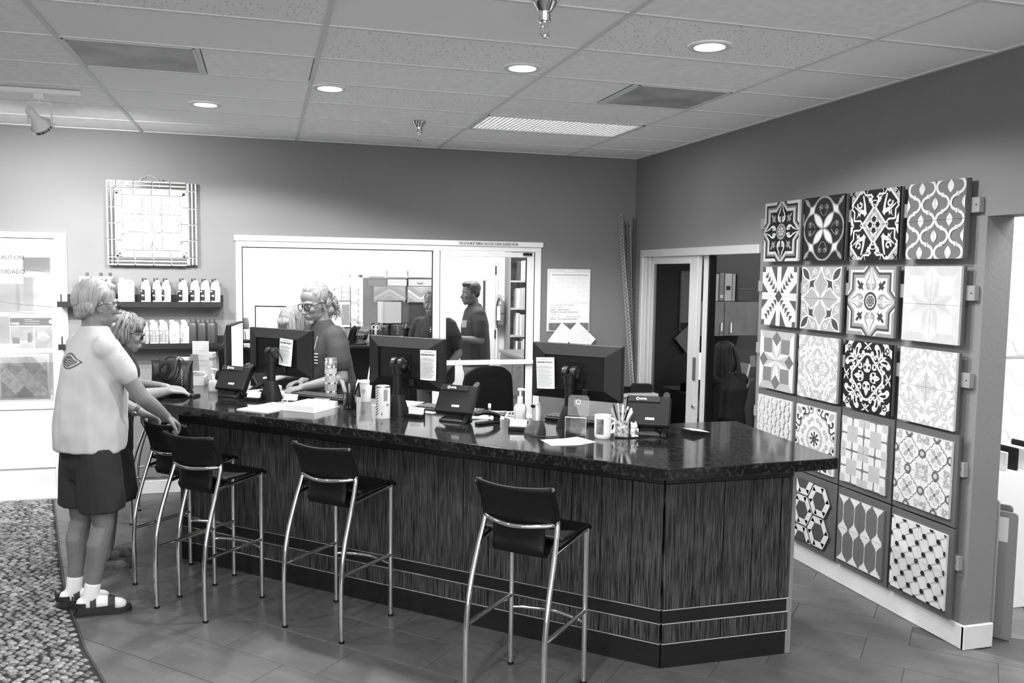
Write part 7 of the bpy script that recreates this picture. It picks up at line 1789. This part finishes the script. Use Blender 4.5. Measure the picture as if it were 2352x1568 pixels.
def person(label, loc, rz, H=1.75, lean=0.0, headc=None, headrot=(0, 0, 0), sh=.19, arms=None, legs=None, sk=.30, voxel=.006, fem=False, girth=1.0, group='people', hs=1.0, feet=True):
    z = H / 1.75; t = thing('person', label, 'person', loc, rz, group)
    b = MB(); torso(b, lean, z, girth, 0, fem)
    nx = lean * .55
    hc = headc or (nx + .05 + lean * .10, 0, 1.635 * z)
    H4 = head(b, hc, headrot, hs * (.96 if fem else 1.0), fem=fem)
    nb = Vector((lean * .56 - .005, 0, 1.47 * z)); ht = H4 @ Vector((-.022, 0, -.055))
    limb(b, [nb, (nb + ht) / 2, ht], [.064 if not fem else .054, .056 if not fem else .047, .056 if not fem else .046], 14)
    S_ = {}
    for q, side in ((1, 'L'), (-1, 'R')):
        sp = Vector((lean * .5, q * sh, 1.415 * z)); el, wr, hd_ = arms[side][:3]; el, wr = Vector(el), Vector(wr)
        ex = arms[side][3] if len(arms[side]) > 3 else {}
        limb(b, [sp, sp.lerp(el, .5), el], [.044, .045, .041], 12); limb(b, [el, el.lerp(wr, .35), el.lerp(wr, .75), wr], [.041, .042, .033, .026], 12)
        if hd_: hand(b, wr, hd_[0], hd_[1], hd_[2], **ex)
        S_[side] = (sp, el, wr)
    LG = {}
    legs = legs or {}
    for q, side in ((1, 'L'), (-1, 'R')):
        hp = Vector((0, q * .090, .90 * z)); kn, an = legs.get(side, ((.015, q * .100, .49 * z), (-.01, q * .100, .085)))[:2]; kn, an = Vector(kn), Vector(an)
        limb(b, [hp, hp.lerp(kn, .5), kn], [.092 * girth, .078 * girth, .056], 14); limb(b, [kn, kn.lerp(an, .28) + Vector((-.012, 0, 0)), kn.lerp(an, .6), an], [.054, .058, .044, .034], 14)
        toe = legs.get(side + 't', (1, 0)); f = Vector((toe[0], toe[1], 0)).normalized()
        if feet: limb(b, [an + Vector((0, 0, -.03)) - f * .035, an + f * .06 + Vector((0, 0, -.035)), an + f * .145 + Vector((0, 0, -.055))], [.033, .034, .026], 12)
        LG[side] = (hp, kn, an, f)
    body = bake(b, 'body', skin(sk), voxel, 3, parent=t)
    return t, H4, S_, LG, lean, z

def tee(t, S_, lean, z, mat, k=1.0, hem=.88, sleeve=.62, r=.078, amp=.006, loose=.035, seed=1.0, voxel=.008, neck=True, belly=0.0):
    b = MB(); X = lambda h: lean * (h - .92) if h > .92 else 0; tl = math.degrees(math.atan(lean)) * .6
    T_ = [(hem, .150 + belly * .6, .185), (.98, .152 + belly, .188), (1.08, .148 + belly, .182), (1.18, .142 + belly * .6, .182), (1.30, .135, .190), (1.40, .118, .198), (1.455, .092, .165), (1.50, .070, .100), (1.525, .062, .078)]
    rings(b, [(X(h * z) + belly * .2, 0, h * z, (d + loose * (1 if h < 1.35 else .3)) * k, (w + loose * (.8 if h < 1.35 else .3)) * k, tl) for h, d, w in T_], 24)
    for s, (sp, el, wr) in S_.items():
        b.ell((sp.x, sp.y * .92, sp.z - .002), (.076, .076, .070), 14, 10); e = sp.lerp(el, sleeve); limb(b, [sp + (sp - el).normalized() * .0 + Vector((0, -math.copysign(.03, sp.y), .004)), sp.lerp(e, .45), e], [r, r * .98, r * .96], 16)
    o = bake(b, 'shirt', mat, voxel, 12, wrinkle(seed, amp, 11, 6, (1.45 * z, .30)), t); return o
def trousers(t, LG, mat, z, end, r0=.105, r1=.10, k=1.0, amp=.004, voxel=.008, name='shorts', top=.95):
    b = MB(); rings(b, [(0, 0, h * z, d * k, w * k) for h, d, w in ((.72, .11, .16), (.80, .138, .19), (.90, .142, .192), (top, .138, .185))], 24)
    for s, (hp, kn, an, f) in LG.items():
        full = end < .45; q = hp.lerp(kn, min(1.0, max(0, (hp.z - end) / max(.01, hp.z - kn.z)))) if not full else kn
        P = [hp, hp.lerp(q, .5), q]; R2 = [r0, (r0 + r1) / 2, r1]
        if full: P += [kn.lerp(an, max(0, (kn.z - end) / (kn.z - an.z)))]; R2 = [r0, .09, .078, .068]
        d = (P[-1] - P[-2]).normalized(); b.tube(P, R2, 18)
    return bake(b, name, mat, voxel, 4, wrinkle(3.3, amp, 7, 4), t)

# ------------------------------------------------------------------ man in white shirt, both hands on a stool back
ARM = {'R': ((.190, -.225, 1.180), (.365, -.135, 1.050), ((.80, .18, -.55), (.05, .25, -.95), -1), dict(curl=(34, 38, 28), thumb=(.5, .8, 20))),
       'L': ((.17, .215, 1.150), (.345, .105, 1.045), ((.85, -.10, -.50), (.05, -.25, -.95), 1), dict(curl=(34, 38, 28), thumb=(.5, .8, 20)))}
LEG = {'R': ((.030, -.080, .49), (-.041, -.060, .092)), 'Rt': (.88, -.47), 'L': ((-.010, .110, .49), (-.060, .112, .092)), 'Lt': (.93, -.37)}
t, H4, S_, LG, ln, z = person('man in white printed T-shirt, dark shorts and sandals gripping a stool', (-.920, 5.06, 0), 33, 1.80, .06, (.060, -.005, 1.682), (0, 4, -9), .178, ARM, LEG, .16, .0055, group='customers at the counter', girth=1.08)
m_tee = M('white_cotton', .40, .9, bump=.04, bscale=400)
sh = tee(t, S_, ln, z, m_tee, .95, .872, .50, .070, .010, .030, 2.0, .008, belly=.016)
trousers(t, LG, M('black_shorts', .012, .8), z, .575, .112, .120, .95)
# back print: dark eye-shaped badge on the left shoulder blade
rr_ = MB(); R4b = None
def on_back(u, v, off=.0):
    """u to the wearer's left along the back, v up: point on the shirt's back surface"""
    y = u; zc = v; k = max(0, 1 - (y / .235) ** 2); return Vector((-.036 - .168 * math.sqrt(k) - off, y, zc))
def project(o, p, d):
    if o.name not in _BVH: _BVH[o.name] = BVHTree.FromPolygons([v.co for v in o.data.vertices], [tuple(q.vertices) for q in o.data.polygons])
    loc, n, i, _ = _BVH[o.name].ray_cast(Vector(p), Vector(d)); ok = loc is not None; return loc + n * .0022 if ok else Vector(p)
eye_o = [(-.105, 0)] + [(-.105 + .14 * k / 8, .040 * math.sin(PI * k / 8) ** .8) for k in range(1, 8)] + [(.06, .0)] + [(.035 - .14 * (k - 1) / 8 , -.036 * math.sin(PI * k / 8) ** .8) for k in range(1, 8)]
def shirt_patch(o, outline, cy, cz, mt, name, lift=0):
    pts = [project(o, (-.6, cy + u, cz + v), (1, 0, 0)) + Vector((-lift, 0, 0)) for u, v in outline]; c = project(o, (-.6, cy, cz), (1, 0, 0)) + Vector((-lift, 0, 0))
    mid = [p.lerp(c, .5) for p in pts]; mid = [project(o, (-.6, q.y, q.z), (1, 0, 0)) + Vector((-lift, 0, 0)) for q in mid]; n = len(pts)
    b = MB(); b._add(pts + mid + [c], [(i, (i + 1) % n, n + (i + 1) % n, n + i) for i in range(n)] + [(n + i, n + (i + 1) % n, 2 * n) for i in range(n)]); return b.build(name, mt, o)
SC = [(u * -1.15, v * 1.1) for u, v in eye_o]
m_pr = M('shirt_print', .07, .7)
shirt_patch(sh, [(u * 1.0, v) for u, v in SC], -.060, 1.385, m_pr, 'badge_print')
shirt_patch(sh, [(u * .88 + .002, v * .80) for u, v in SC], -.060, 1.385, m_tee, 'badge_ring', .0012); shirt_patch(sh, [(u * .72 + .008, v * .68) for u, v in SC], -.057, 1.385, m_pr, 'badge_centre', .0024)
for k in range(3):      # illegible pale script across the badge
    q = [project(sh, (-.6, -.008 - u * .10 - k * .006, 1.394 - k * .012 + .004 * math.sin(u * 22 + k)), (1, 0, 0)) + Vector((-.0036, 0, 0)) for u in [i / 14 for i in range(15)]]
    MB().tube(q[:15 - 3 * k], .0018, 4).build('badge_script', m_tee, sh)
# hair: straight, ear-length, parted
b = MB(); E_ = lambda p, r, **k: b.ell(p, r, 18, 12, M4=H4, **k)
E_((-.022, 0, .050), (.104, .088, .088)); E_((-.070, 0, -.010), (.052, .076, .070)); E_((-.062, .046, -.008), (.044, .040, .055)); E_((-.062, -.046, -.008), (.044, .040, .055)); E_((.040, .0, .098), (.046, .056, .026)); E_((-.006, -.066, .055), (.040, .022, .036)); E_((-.006, .066, .055), (.040, .022, .036)); E_((-.088, 0, -.050), (.026, .060, .035))
hm = hairmat('hair_pale_grey', .25, .5)
hr_ = bake(b, 'hair', hm, .006, 4, lambda c: .004 * mnoise.noise(Vector((c.x * 20, c.y * 90, c.z * 14))), t)
b = MB(); rs = random.Random(4)
def pth(rt_, k):
    a, el_ = rt_; R0 = Vector((-.022 + .106 * math.cos(a) * math.cos(el_), .090 * math.sin(a) * math.cos(el_), .050 + .090 * math.sin(el_)))
    out = []
    for i in range(6):
        u = i / 5; e2 = el_ + (-.55 - el_) * u * .9; out.append((-.022 + .1075 * math.cos(a) * math.cos(e2) - .01 * u, .0915 * math.sin(a) * math.cos(e2), .050 + .0915 * math.sin(e2) - .02 * u))
    return out
strands(b, H4, [(rs.uniform(1.55, 4.73), rs.uniform(.2, 1.3)) for _ in range(380)], pth, .0017, .0008, 4); b.build('hair_strands', M('hair_pale_light', .31, .5), hr_, smooth=True)
face_parts(t, H4, .45); eyeglasses(t, H4, None, .0018)
b = MB(); b.ell((.070, 0, -.103), (.024, .026, .018), 14, 10, M4=H4); b.ell((.092, 0, -.058), (.011, .026, .005), 12, 8, M4=H4); bake(b, 'beard', hairmat('beard_white', .45, .3), .005, 2, None, t)
# watch, socks, sandals
sp, el, wr = S_['L']; d = (wr - el).normalized(); c = el.lerp(wr, .86); wq = Vector((0, 0, 1)).rotation_difference(d).to_matrix().to_4x4(); W4 = Matrix.Translation(c) @ wq
wt = MB().lathe([(.032, -.011), (.035, -.011), (.035, .011), (.032, .011), (.032, -.011)], 24, M4=W4).build('wristwatch', M('watch_strap', .03, .5), t, smooth=True)
MB().lathe([(0, 0), (.017, 0), (.018, .004), (.015, .008), (0, .008)], 20, M4=W4 @ Matrix.Translation((0, -.034, 0)) @ Matrix.Rotation(PI / 2, 4, 'X')).build('watch_face', m_steel, wt, smooth=True)
m_sock = M('white_sock', .74, .9, bump=.1, bscale=300)
for s in ('L', 'R'):
    hp, kn, an, f = LG[s]; lf = Vector((-f.y, f.x, 0)); b = MB(); u = (kn - an).normalized()
    limb(b, [an + u * .075, an + u * .0], [.041, .041], 16); limb(b, [an + Vector((0, 0, -.03)) - f * .036, an + f * .06 + Vector((0, 0, -.036)), an + f * .150 + Vector((0, 0, -.052))], [.038, .039, .030], 14); limb(b, [an, an - Vector((0, 0, .03)) - f * .025], [.040, .038], 12)
    bake(b, 'sock', m_sock, .006, 3, None, t)
    F4 = Matrix(((f.x, lf.x, 0, an.x), (f.y, lf.y, 0, an.y), (0, 0, 1, 0), (0, 0, 0, 1)))
    out = smoothpath([(-.085, 0, 0), (-.075, -.034, 0), (-.02, -.038, 0), (.05, -.043, 0), (.13, -.052, 0), (.19, -.035, 0), (.205, .0, 0), (.185, .040, 0), (.12, .048, 0), (.05, .038, 0), (-.02, .036, 0), (-.075, .034, 0), (-.085, 0, 0)], 3)[:-1]
    sd = MB().prism([(p.x, p.y) for p in out], 0, .026, M4=F4).build('sandal', M('sandal_black', .012, .6), t)
    for x0, hgt, wd in ((.015, .098, .030), (.105, .072, .034)):
        G = []
        for k in range(9):
            a = PI * k / 8; G.append([F4 @ Vector((x0 + dx, -.048 * math.cos(a), .018 + hgt * math.sin(a) ** .8 - (.35 if x0 > .1 else .45) * (dx) * math.sin(a))) for dx in (-wd / 2, 0, wd / 2)])
        MB().sheet(G, .005).build('strap', M('sandal_black', .012, .6), sd, smooth=True)
    G = []
    for k in range(9):
        a = PI * k / 8; G.append([F4 @ Vector((-.02 - .065 * math.sin(a), .045 * math.cos(a), zz)) for zz in (.045, .075)])
    MB().sheet(G, .005).build('strap', M('sandal_black', .012, .6), sd, smooth=True)
    MB().bbox(-.092, -.084, -.008, .008, .05, .105, .002, M4=F4).build('pull_tab', M('sandal_black', .012, .6), sd)
    for q in (-1, 1): MB().sheet([[F4 @ Vector((x, q * .046, zz)) for zz in (.02, .05)] for x in (-.06, .0, .06, .12)], .004).build('strap', M('sandal_black', .012, .6), sd)

# ------------------------------------------------------------------ woman beside him, hands on the counter
ARM = {'R': ((.18, -.235, 1.10), (.37, -.06, 1.105), ((1, .15, -.10), (0, .1, -1), 1), dict(curl=(18, 22, 15), thumb=(.8, .5, -5))), 'L': ((.17, .225, 1.11), (.35, .06, 1.115), ((1, -.2, -.12), (0, .1, -1), -1), dict(curl=(20, 22, 15), thumb=(.8, .5, -5)))}
t, H4, S_, LG, ln, z = person('woman with short brown hair and glasses in a dark dress behind the man in white', (-.965, 5.83, 0), 4, 1.62, .18, (.135, 0, 1.475), (0, 14, 0), .165, ARM, {'Rt': (1, -.1), 'Lt': (1, .1)}, .19, .007, True, .95, 'customers at the counter', feet=False)
tee(t, S_, ln, z, M('black_knit', .012, .8), .92, .80, .55, .068, .004, .02, 5.0)
b = MB(); rings(b, [(0, 0, h, d, w) for h, d, w in ((.43, .185, .235), (.60, .165, .215), (.80, .145, .19), (.95, .125, .165))], 24); bake(b, 'skirt', M('black_skirt', .012, .8), .009, 3, wrinkle(9, .006, 9, 2), t)
b = MB(); E_ = lambda p, r, **k: b.ell(p, r, 18, 12, M4=H4, **k)
E_((-.022, 0, .046), (.106, .090, .088)); E_((-.060, 0, -.030), (.060, .085, .085)); E_((-.020, .074, -.020), (.052, .024, .070)); E_((-.020, -.074, -.020), (.052, .024, .070)); E_((.050, 0, .080), (.048, .066, .036)); E_((.062, -.045, .050), (.030, .032, .034)); E_((.062, .045, .050), (.030, .032, .034)); E_((-.065, 0, -.085), (.045, .070, .045))
hr_ = bake(b, 'hair', hairmat('hair_brown', .10, .9), .006, 3, lambda c: .005 * mnoise.noise(Vector((c.x * 40, c.y * 80, c.z * 10))), t)
b = MB(); rs = random.Random(6); strands(b, H4, [(rs.uniform(.5, 5.8), rs.uniform(.1, 1.3)) for _ in range(240)], pth, .0017, .0008, 4); b.build('hair_strands', M('hair_highlights', .30, .5), hr_, smooth=True)
face_parts(t, H4, .15); eyeglasses(t, H4, None, .0028)
for s in ('L', 'R'):
    hp, kn, an, f = LG[s]; lf = Vector((-f.y, f.x, 0)); F4 = Matrix(((f.x, lf.x, 0, an.x), (f.y, lf.y, 0, an.y), (0, 0, 1, 0), (0, 0, 0, 1))); b = MB()
    b.loft([[F4 @ Vector((p[0] * k + (0 if z_ < .03 else -.01), p[1] * k, z_)) for p in [(-.075, 0), (-.065, -.03), (0, -.038), (.08, -.042), (.14, -.034), (.165, 0), (.14, .034), (.08, .042), (0, .038), (-.065, .03)]] for z_, k in ((0, 1.0), (.02, 1.02), (.045, .95), (.058, .80))]); sh_ = b.build('shoe', M('shoe_grey', .06, .5, bump=.5, bscale=60), t, smooth=True)
    for k in range(5): MB().tube([F4 @ Vector((.06 + k * .02, -.03 + .002 * k, .05)), F4 @ Vector((.06 + k * .018, 0, .062 - .004 * k)), F4 @ Vector((.06 + k * .02, .03, .05))], .004, 6).build('gather', M('shoe_grey', .10, .5), sh_, smooth=True)

# ------------------------------------------------------------------ long-haired staff man behind the counter
ARM = {'L': ((.10, .255, 1.135), (.36, .17, 1.085), ((1, -.1, -.15), (0, -.2, -1), -1), dict(curl=(25, 30, 20))), 'R': ((.06, -.20, 1.13), (.26, -.02, 1.10), ((1, .1, -.1), (0, .2, -1), 1), dict(curl=(25, 30, 20)))}
t, H4, S_, LG, ln, z = person('staff man with long grey hair, round glasses and dark T-shirt behind the counter', (.50, 6.28, 0), 205, 1.76, .20, (.175, 0, 1.655), (0, 18, 12), .185, ARM, None, .15, .0055, group='staff behind the counter', hs=1.04)
s_ = tee(t, S_, ln, z, M('dark_grey_tee', .030, .85), .96, .86, .62, .080, .005, .02, 8.0)
trousers(t, LG, M('dark_jeans', .02, .8), z, .10, .10, .09, 1.0, name='trousers')
b = MB(); E_ = lambda p, r, **k: b.ell(p, r, 18, 12, M4=H4, **k)
E_((-.030, 0, .050), (.100, .086, .086)); E_((-.008, 0, .100), (.066, .062, .036)); E_((-.075, 0, -.01), (.055, .078, .075)); E_((-.085, 0, -.075), (.045, .070, .055))
hr_ = bake(b, 'hair', hairmat('hair_grey_wavy', .20, .6), .006, 3, lambda c: .004 * mnoise.noise(Vector((c.x * 45, c.y * 45, c.z * 16))), t)
b = MB(); rs = random.Random(8)
def curl_path(rt_, k):
    y0, z0, ph = rt_; out = []
    for i in range(13):
        u = i / 12; out.append((-.085 - .035 * math.sin(u * 2.2) + .010 * math.sin(u * 16 + ph), y0 * (1 + .25 * u) + .010 * math.cos(u * 16 + ph), z0 - .17 * u * (0.6 + .4 * math.sin(ph) ** 2)))
    return out
strands(b, H4, [(rs.uniform(-.085, .085), rs.uniform(-.03, .07), rs.uniform(0, 6.3)) for _ in range(230)], curl_path, .0030, .0014, 4)
def slick(rt_, k): return [(.030 - .14 * u, rt_ * (1 - .1 * u), .108 + .028 * math.sin(PI * u * .75) - (rt_ / .085) ** 2 * .045 - .05 * u * u) for u in [i / 7 for i in range(8)]]
strands(b, H4, [rs.uniform(-.075, .075) for _ in range(150)], slick, .0022, .0014, 4); b.build('hair_strands', M('hair_grey_light', .27, .5), hr_, smooth=True)
face_parts(t, H4, .30); eyeglasses(t, H4, None, .0026, .0245, .0235)
b = MB(); b.ell((.070, 0, -.110), (.022, .024, .022), 14, 10, M4=H4); b.ell((.092, 0, -.057), (.012, .028, .006), 12, 8, M4=H4); bake(b, 'goatee', hairmat('beard_grey', .30, .3), .005, 2, None, t)
MB().tube([H4 @ Vector((-.008 + .008 * math.cos(a), .082, -.052 + .010 * math.sin(a))) for a in [k * PI / 6 for k in range(12)]], .002, 6, closed=True).build('earring', m_chrome, t)
b = MB(); L_ = [(ln * .5 - .02, .075, 1.50), (ln * .5 + .07, .085, 1.42), (ln * .45 + .12, .05, 1.28), (ln * .4 + .15, 0, 1.18)]
b.tube(smoothpath([project(s_, (p[0] + .5, p[1], p[2]), (-1, 0, 0)) for p in L_[1:]], 4), .0025, 6); b.build('lanyard', M('lanyard_pale', .5, .6), t, smooth=True)
for k in range(4):
    p = project(s_, (.8, .10 - k * .004, 1.30 - k * .022), (-1, 0, 0)); MB().tube([p, project(s_, (.8, .055, 1.30 - k * .022), (-1, 0, 0))], .003, 5).build('shirt_print', m_cardw, s_)

# ------------------------------------------------------------------ fair-haired staff woman bending over her papers
ARM = {'L': ((.22, .12, 1.12), (.43, .05, 1.10), ((1, -.1, -.12), (0, -.1, -1), -1), dict(curl=(20, 25, 20))), 'R': ((.20, -.20, 1.12), (.43, -.07, 1.095), ((1, .1, -.12), (0, .1, -1), 1), dict(curl=(20, 30, 20)))}
t, H4, S_, LG, ln, z = person('fair-haired staff woman bending over papers behind the left monitor', (.42, 6.80, 0), 222, 1.64, .30, (.285, 0, 1.485), (0, 48, 0), .165, ARM, None, .19, .007, True, .92, 'staff behind the counter')
tee(t, S_, ln, z, M('dark_blouse', .03, .85), .92, .84, .55, .066, .004, .018, 12.0)
trousers(t, LG, M('dark_jeans', .02, .8), z, .10, .095, .085, .95, name='trousers')
b = MB(); E_ = lambda p, r, **k: b.ell(p, r, 18, 12, M4=H4, **k)
E_((-.022, 0, .046), (.107, .091, .090)); E_((-.030, .072, -.040), (.058, .026, .095)); E_((-.030, -.072, -.040), (.058, .026, .095)); E_((-.070, 0, -.040), (.050, .080, .090)); E_((.045, 0, .085), (.045, .066, .034))
W_h = [(.02, q * .088, .02) for q in (-1, 1)]
hr_ = bake(b, 'hair', hairmat('hair_fair', .20, .6), .006, 3, lambda c: .005 * mnoise.noise(Vector((c.x * 40, c.y * 70, c.z * 10))), t)
b = MB(); rs = random.Random(9)
def fall(rt_, k):
    q, a, e_ = rt_; st = Vector((-.022 + .108 * math.cos(a) * math.cos(e_), q * .092 * math.sin(a) * math.cos(e_), .046 + .092 * math.sin(e_))); Hi = H4.inverted().to_3x3(); g = (Hi @ Vector((0, 0, -1))).normalized(); out = []
    for i in range(8): u = i / 7; p = st + g * .20 * u * u + Vector((0, q * .02 * u, 0)); out.append((p.x, p.y, p.z))
    return out
strands(b, H4, [(rs.choice((-1, 1)), rs.uniform(.7, 2.4), rs.uniform(-.3, 1.2)) for _ in range(360)], fall, .0022, .001, 4); b.build('hair_strands', M('hair_fair_light', .25, .5), hr_, smooth=True)
face_parts(t, H4, .2); eyeglasses(t, H4, None, .0022)

# ------------------------------------------------------------------ young man in the office, in profile
ARM = {'L': ((.02, .265, 1.14), (.24, .16, 1.17), ((1, -.3, .25), (0, -.9, .1), -1), dict(curl=(25, 30, 20))), 'R': ((.04, -.255, 1.14), (.26, -.10, 1.19), ((1, .3, .2), (0, .9, .1), 1), dict(curl=(25, 30, 20)))}
t, H4, S_, LG, ln, z = person('young man with dark hair and black T-shirt standing in the office', (2.27, 9.3, 0), 183, 1.77, .02, None, (0, 4, 4), .19, ARM, None, .13, .007, group='people in the office')
s_ = tee(t, S_, ln, z, M('black_tee', .014, .85), 1.0, .84, .72, .078, .005, .015, 15.0)
trousers(t, LG, M('khaki_trousers', .26, .8), z, .10, .10, .09, 1.0, name='trousers')
b = MB(); E_ = lambda p, r, **k: b.ell(p, r, 18, 12, M4=H4, **k)
E_((-.026, 0, .056), (.100, .083, .084)); E_((-.060, 0, .005), (.050, .074, .065)); E_((.035, 0, .100), (.058, .064, .036)); E_((-.02, .066, .02), (.04, .022, .045)); E_((-.02, -.066, .02), (.04, .022, .045))
bake(b, 'hair', hairmat('hair_black', .018, .5), .006, 3, lambda c: .002 * mnoise.noise(c * 60), t)
b = MB(); b.ell((.040, 0, -.085), (.052, .060, .040), 16, 10, M4=H4); b.ell((.066, 0, -.104), (.026, .032, .022), 14, 10, M4=H4); bake(b, 'stubble', M('stubble', .09, .8), .006, 2, None, t)
face_parts(t, H4, .03)
MB().box(.13, .19, .0, .002, 1.28, 1.36, M4=Matrix.Translation((0, .10, .0))).build('chest_print', m_cardw, s_)
p_ = thing('held_papers', 'white papers held by the young man in the office', 'paper', (1.93, 9.3, 1.18), rot=(0, -12, 80)); MB().box(-.10, .10, -.002, .002, 0, .20).build('sheet', m_cardw, p_)

# ------------------------------------------------------------------ person in black T-shirt just behind the glass
ARM = {'L': ((-.02, .25, 1.08), (.16, .22, .95), ((.7, -.1, -.5), (0, -1, 0), -1), dict(curl=(25, 30, 20))), 'R': ((.0, -.25, 1.08), (.20, -.16, 1.02), ((1, .2, -.1), (0, .8, -.3), 1), dict(curl=(25, 30, 20)))}
t, H4, S_, LG, ln, z = person('person in black lettered T-shirt standing behind the office door post', (1.64, 8.42, 0), 232, 1.68, .04, None, (0, 0, 20), .185, ARM, None, .15, .007, group='people in the office')
s_ = tee(t, S_, ln, z, M('black_tee', .014, .85), 1.02, .82, .66, .078, .005, .02, 19.0)
trousers(t, LG, M('grey_trousers', .10, .8), z, .10, .10, .09, 1.0, name='trousers')
b = MB(); E_ = lambda p, r, **k: b.ell(p, r, 18, 12, M4=H4, **k)
E_((-.026, 0, .054), (.098, .081, .080)); E_((-.060, 0, .005), (.048, .072, .06)); bake(b, 'hair', hairmat('hair_black', .018, .5), .007, 3, None, t); face_parts(t, H4, .03)
for k in range(3):
    q = [project(s_, (.8, .02 + u * .08, 1.34 - k * .02), (-1, 0, 0)) + Vector((.001, 0, 0)) for u in [i / 6 for i in range(7)]]; MB().tube(q, (.002, .006, .002)[k], 4).build('shirt_print', m_cardw, s_)

# ------------------------------------------------------------------ seated person with long dark hair in the back office
ARM = {'L': ((.12, .22, .92), (.30, .12, .90), ((1, -.1, -.1), (0, 0, -1), -1), dict(curl=(20, 25, 20))), 'R': ((.12, -.22, .92), (.30, -.12, .90), ((1, .1, -.1), (0, 0, -1), 1), dict(curl=(20, 25, 20)))}
t = thing('person', 'seated person with long dark hair in the dim back office', 'person', (3.86, 6.52, 0), 105, 'people in the back office')
b = MB(); rings(b, [(0, 0, .50, .15, .20), (0, 0, .62, .125, .165), (.02, 0, .78, .12, .16), (.03, 0, .92, .12, .175), (.04, 0, 1.00, .09, .16), (.045, 0, 1.05, .055, .07)]); H4 = head(b, (.10, 0, 1.19), (0, 18, 0), .95)
limb(b, [(.045, 0, 1.03), (.07, 0, 1.12)], [.05, .045])
for q, s in ((1, 'L'), (-1, 'R')):
    sp = Vector((.04, q * .175, .985)); el, wr, hd_, ex = ARM[s]; limb(b, [sp, el], [.05, .04]); limb(b, [el, wr], [.04, .026]); hand(b, wr, hd_[0], hd_[1], hd_[2], **ex)
    limb(b, [(0, q * .10, .55), (.40, q * .11, .54)], [.085, .06]); limb(b, [(.40, q * .11, .54), (.40, q * .11, .09)], [.055, .035]); limb(b, [(.37, q * .11, .04), (.50, q * .11, .035)], [.035, .028])
bake(b, 'body', skin(.24), .008, 3, None, t)
b = MB(); rings(b, [(0, 0, .49, .17, .22), (0, 0, .62, .145, .185), (.02, 0, .78, .14, .18), (.03, 0, .92, .138, .192), (.04, 0, 1.01, .10, .17), (.045, 0, 1.05, .065, .085)])
for q, s in ((1, 'L'), (-1, 'R')): limb(b, [(.04, q * .17, .985), Vector(ARM[s][0]), Vector(ARM[s][0]).lerp(Vector(ARM[s][1]), .6)], [.062, .055, .045])
bake(b, 'jumper', M('black_jumper', .012, .9), .009, 4, wrinkle(4, .004), t)
b = MB()
for q in (-1, 1): limb(b, [(.0, q * .10, .55), (.40, q * .11, .545)], [.095, .075]); limb(b, [(.40, q * .11, .545), (.40, q * .11, .12)], [.072, .06])
bake(b, 'trousers', M('dark_jeans', .02, .8), .010, 3, None, t)
b = MB(); E_ = lambda p, r, **k: b.ell(p, r, 18, 12, M4=H4, **k); E_((-.024, 0, .046), (.106, .090, .090)); E_((-.075, 0, -.05), (.045, .085, .10)); E_((-.02, .075, -.06), (.05, .022, .10)); E_((-.02, -.075, -.06), (.05, .022, .10))
hr_ = bake(b, 'hair', hairmat('hair_dark_long', .022, .6), .007, 3, None, t); b = MB(); rs = random.Random(12)
strands(b, H4, [(rs.choice((-1, 1)), rs.uniform(.8, 3.1), rs.uniform(-.4, 1.2)) for _ in range(160)], lambda rt_, k: [(p[0] * (1 + .15 * i / 7) - .02 * i / 7, p[1] * (1 + .35 * i / 7), p[2] - .10 * (i / 7) ** 1.5) for i, p in enumerate(fall(rt_, k))], .0045, .002, 4); b.build('hair_strands', M('hair_dark_sheen', .05, .4), hr_, smooth=True)
face_parts(t, H4, .03)
# coat hanging over the chair back
t = thing('coat', 'black coat draped over the chair in the back office', 'coat', (4.02, 6.22, 0), 10); G = []
for i in range(11):
    u = i / 10; row = []
    for j in range(15):
        w = j / 14 * 2 - 1; x = w * (.20 + .10 * u); yy = -.10 - .02 * u + .02 * math.sin(j * 1.9) * u + .04 * w * w; zz = 1.075 - .62 * u - .07 * w * w * (1 - u) + (.02 * math.sin(j * 2.3) if i == 10 else 0); row.append((x, yy, zz))
    G.append(row)
MB().sheet(G, .02).build('back_panel', M('coat_wool', .010, .9), t, smooth='all')
for s in (-1, 1): bb = MB(); limb(bb, [(s * .20, -.09, 1.0), (s * .27, -.12, .82), (s * .25, -.13, .60)], [.05, .05, .045], 12); bb.build('sleeve', M('coat_wool', .010, .9), t, smooth=True)

bpy.data.scenes.remove(_TMP)
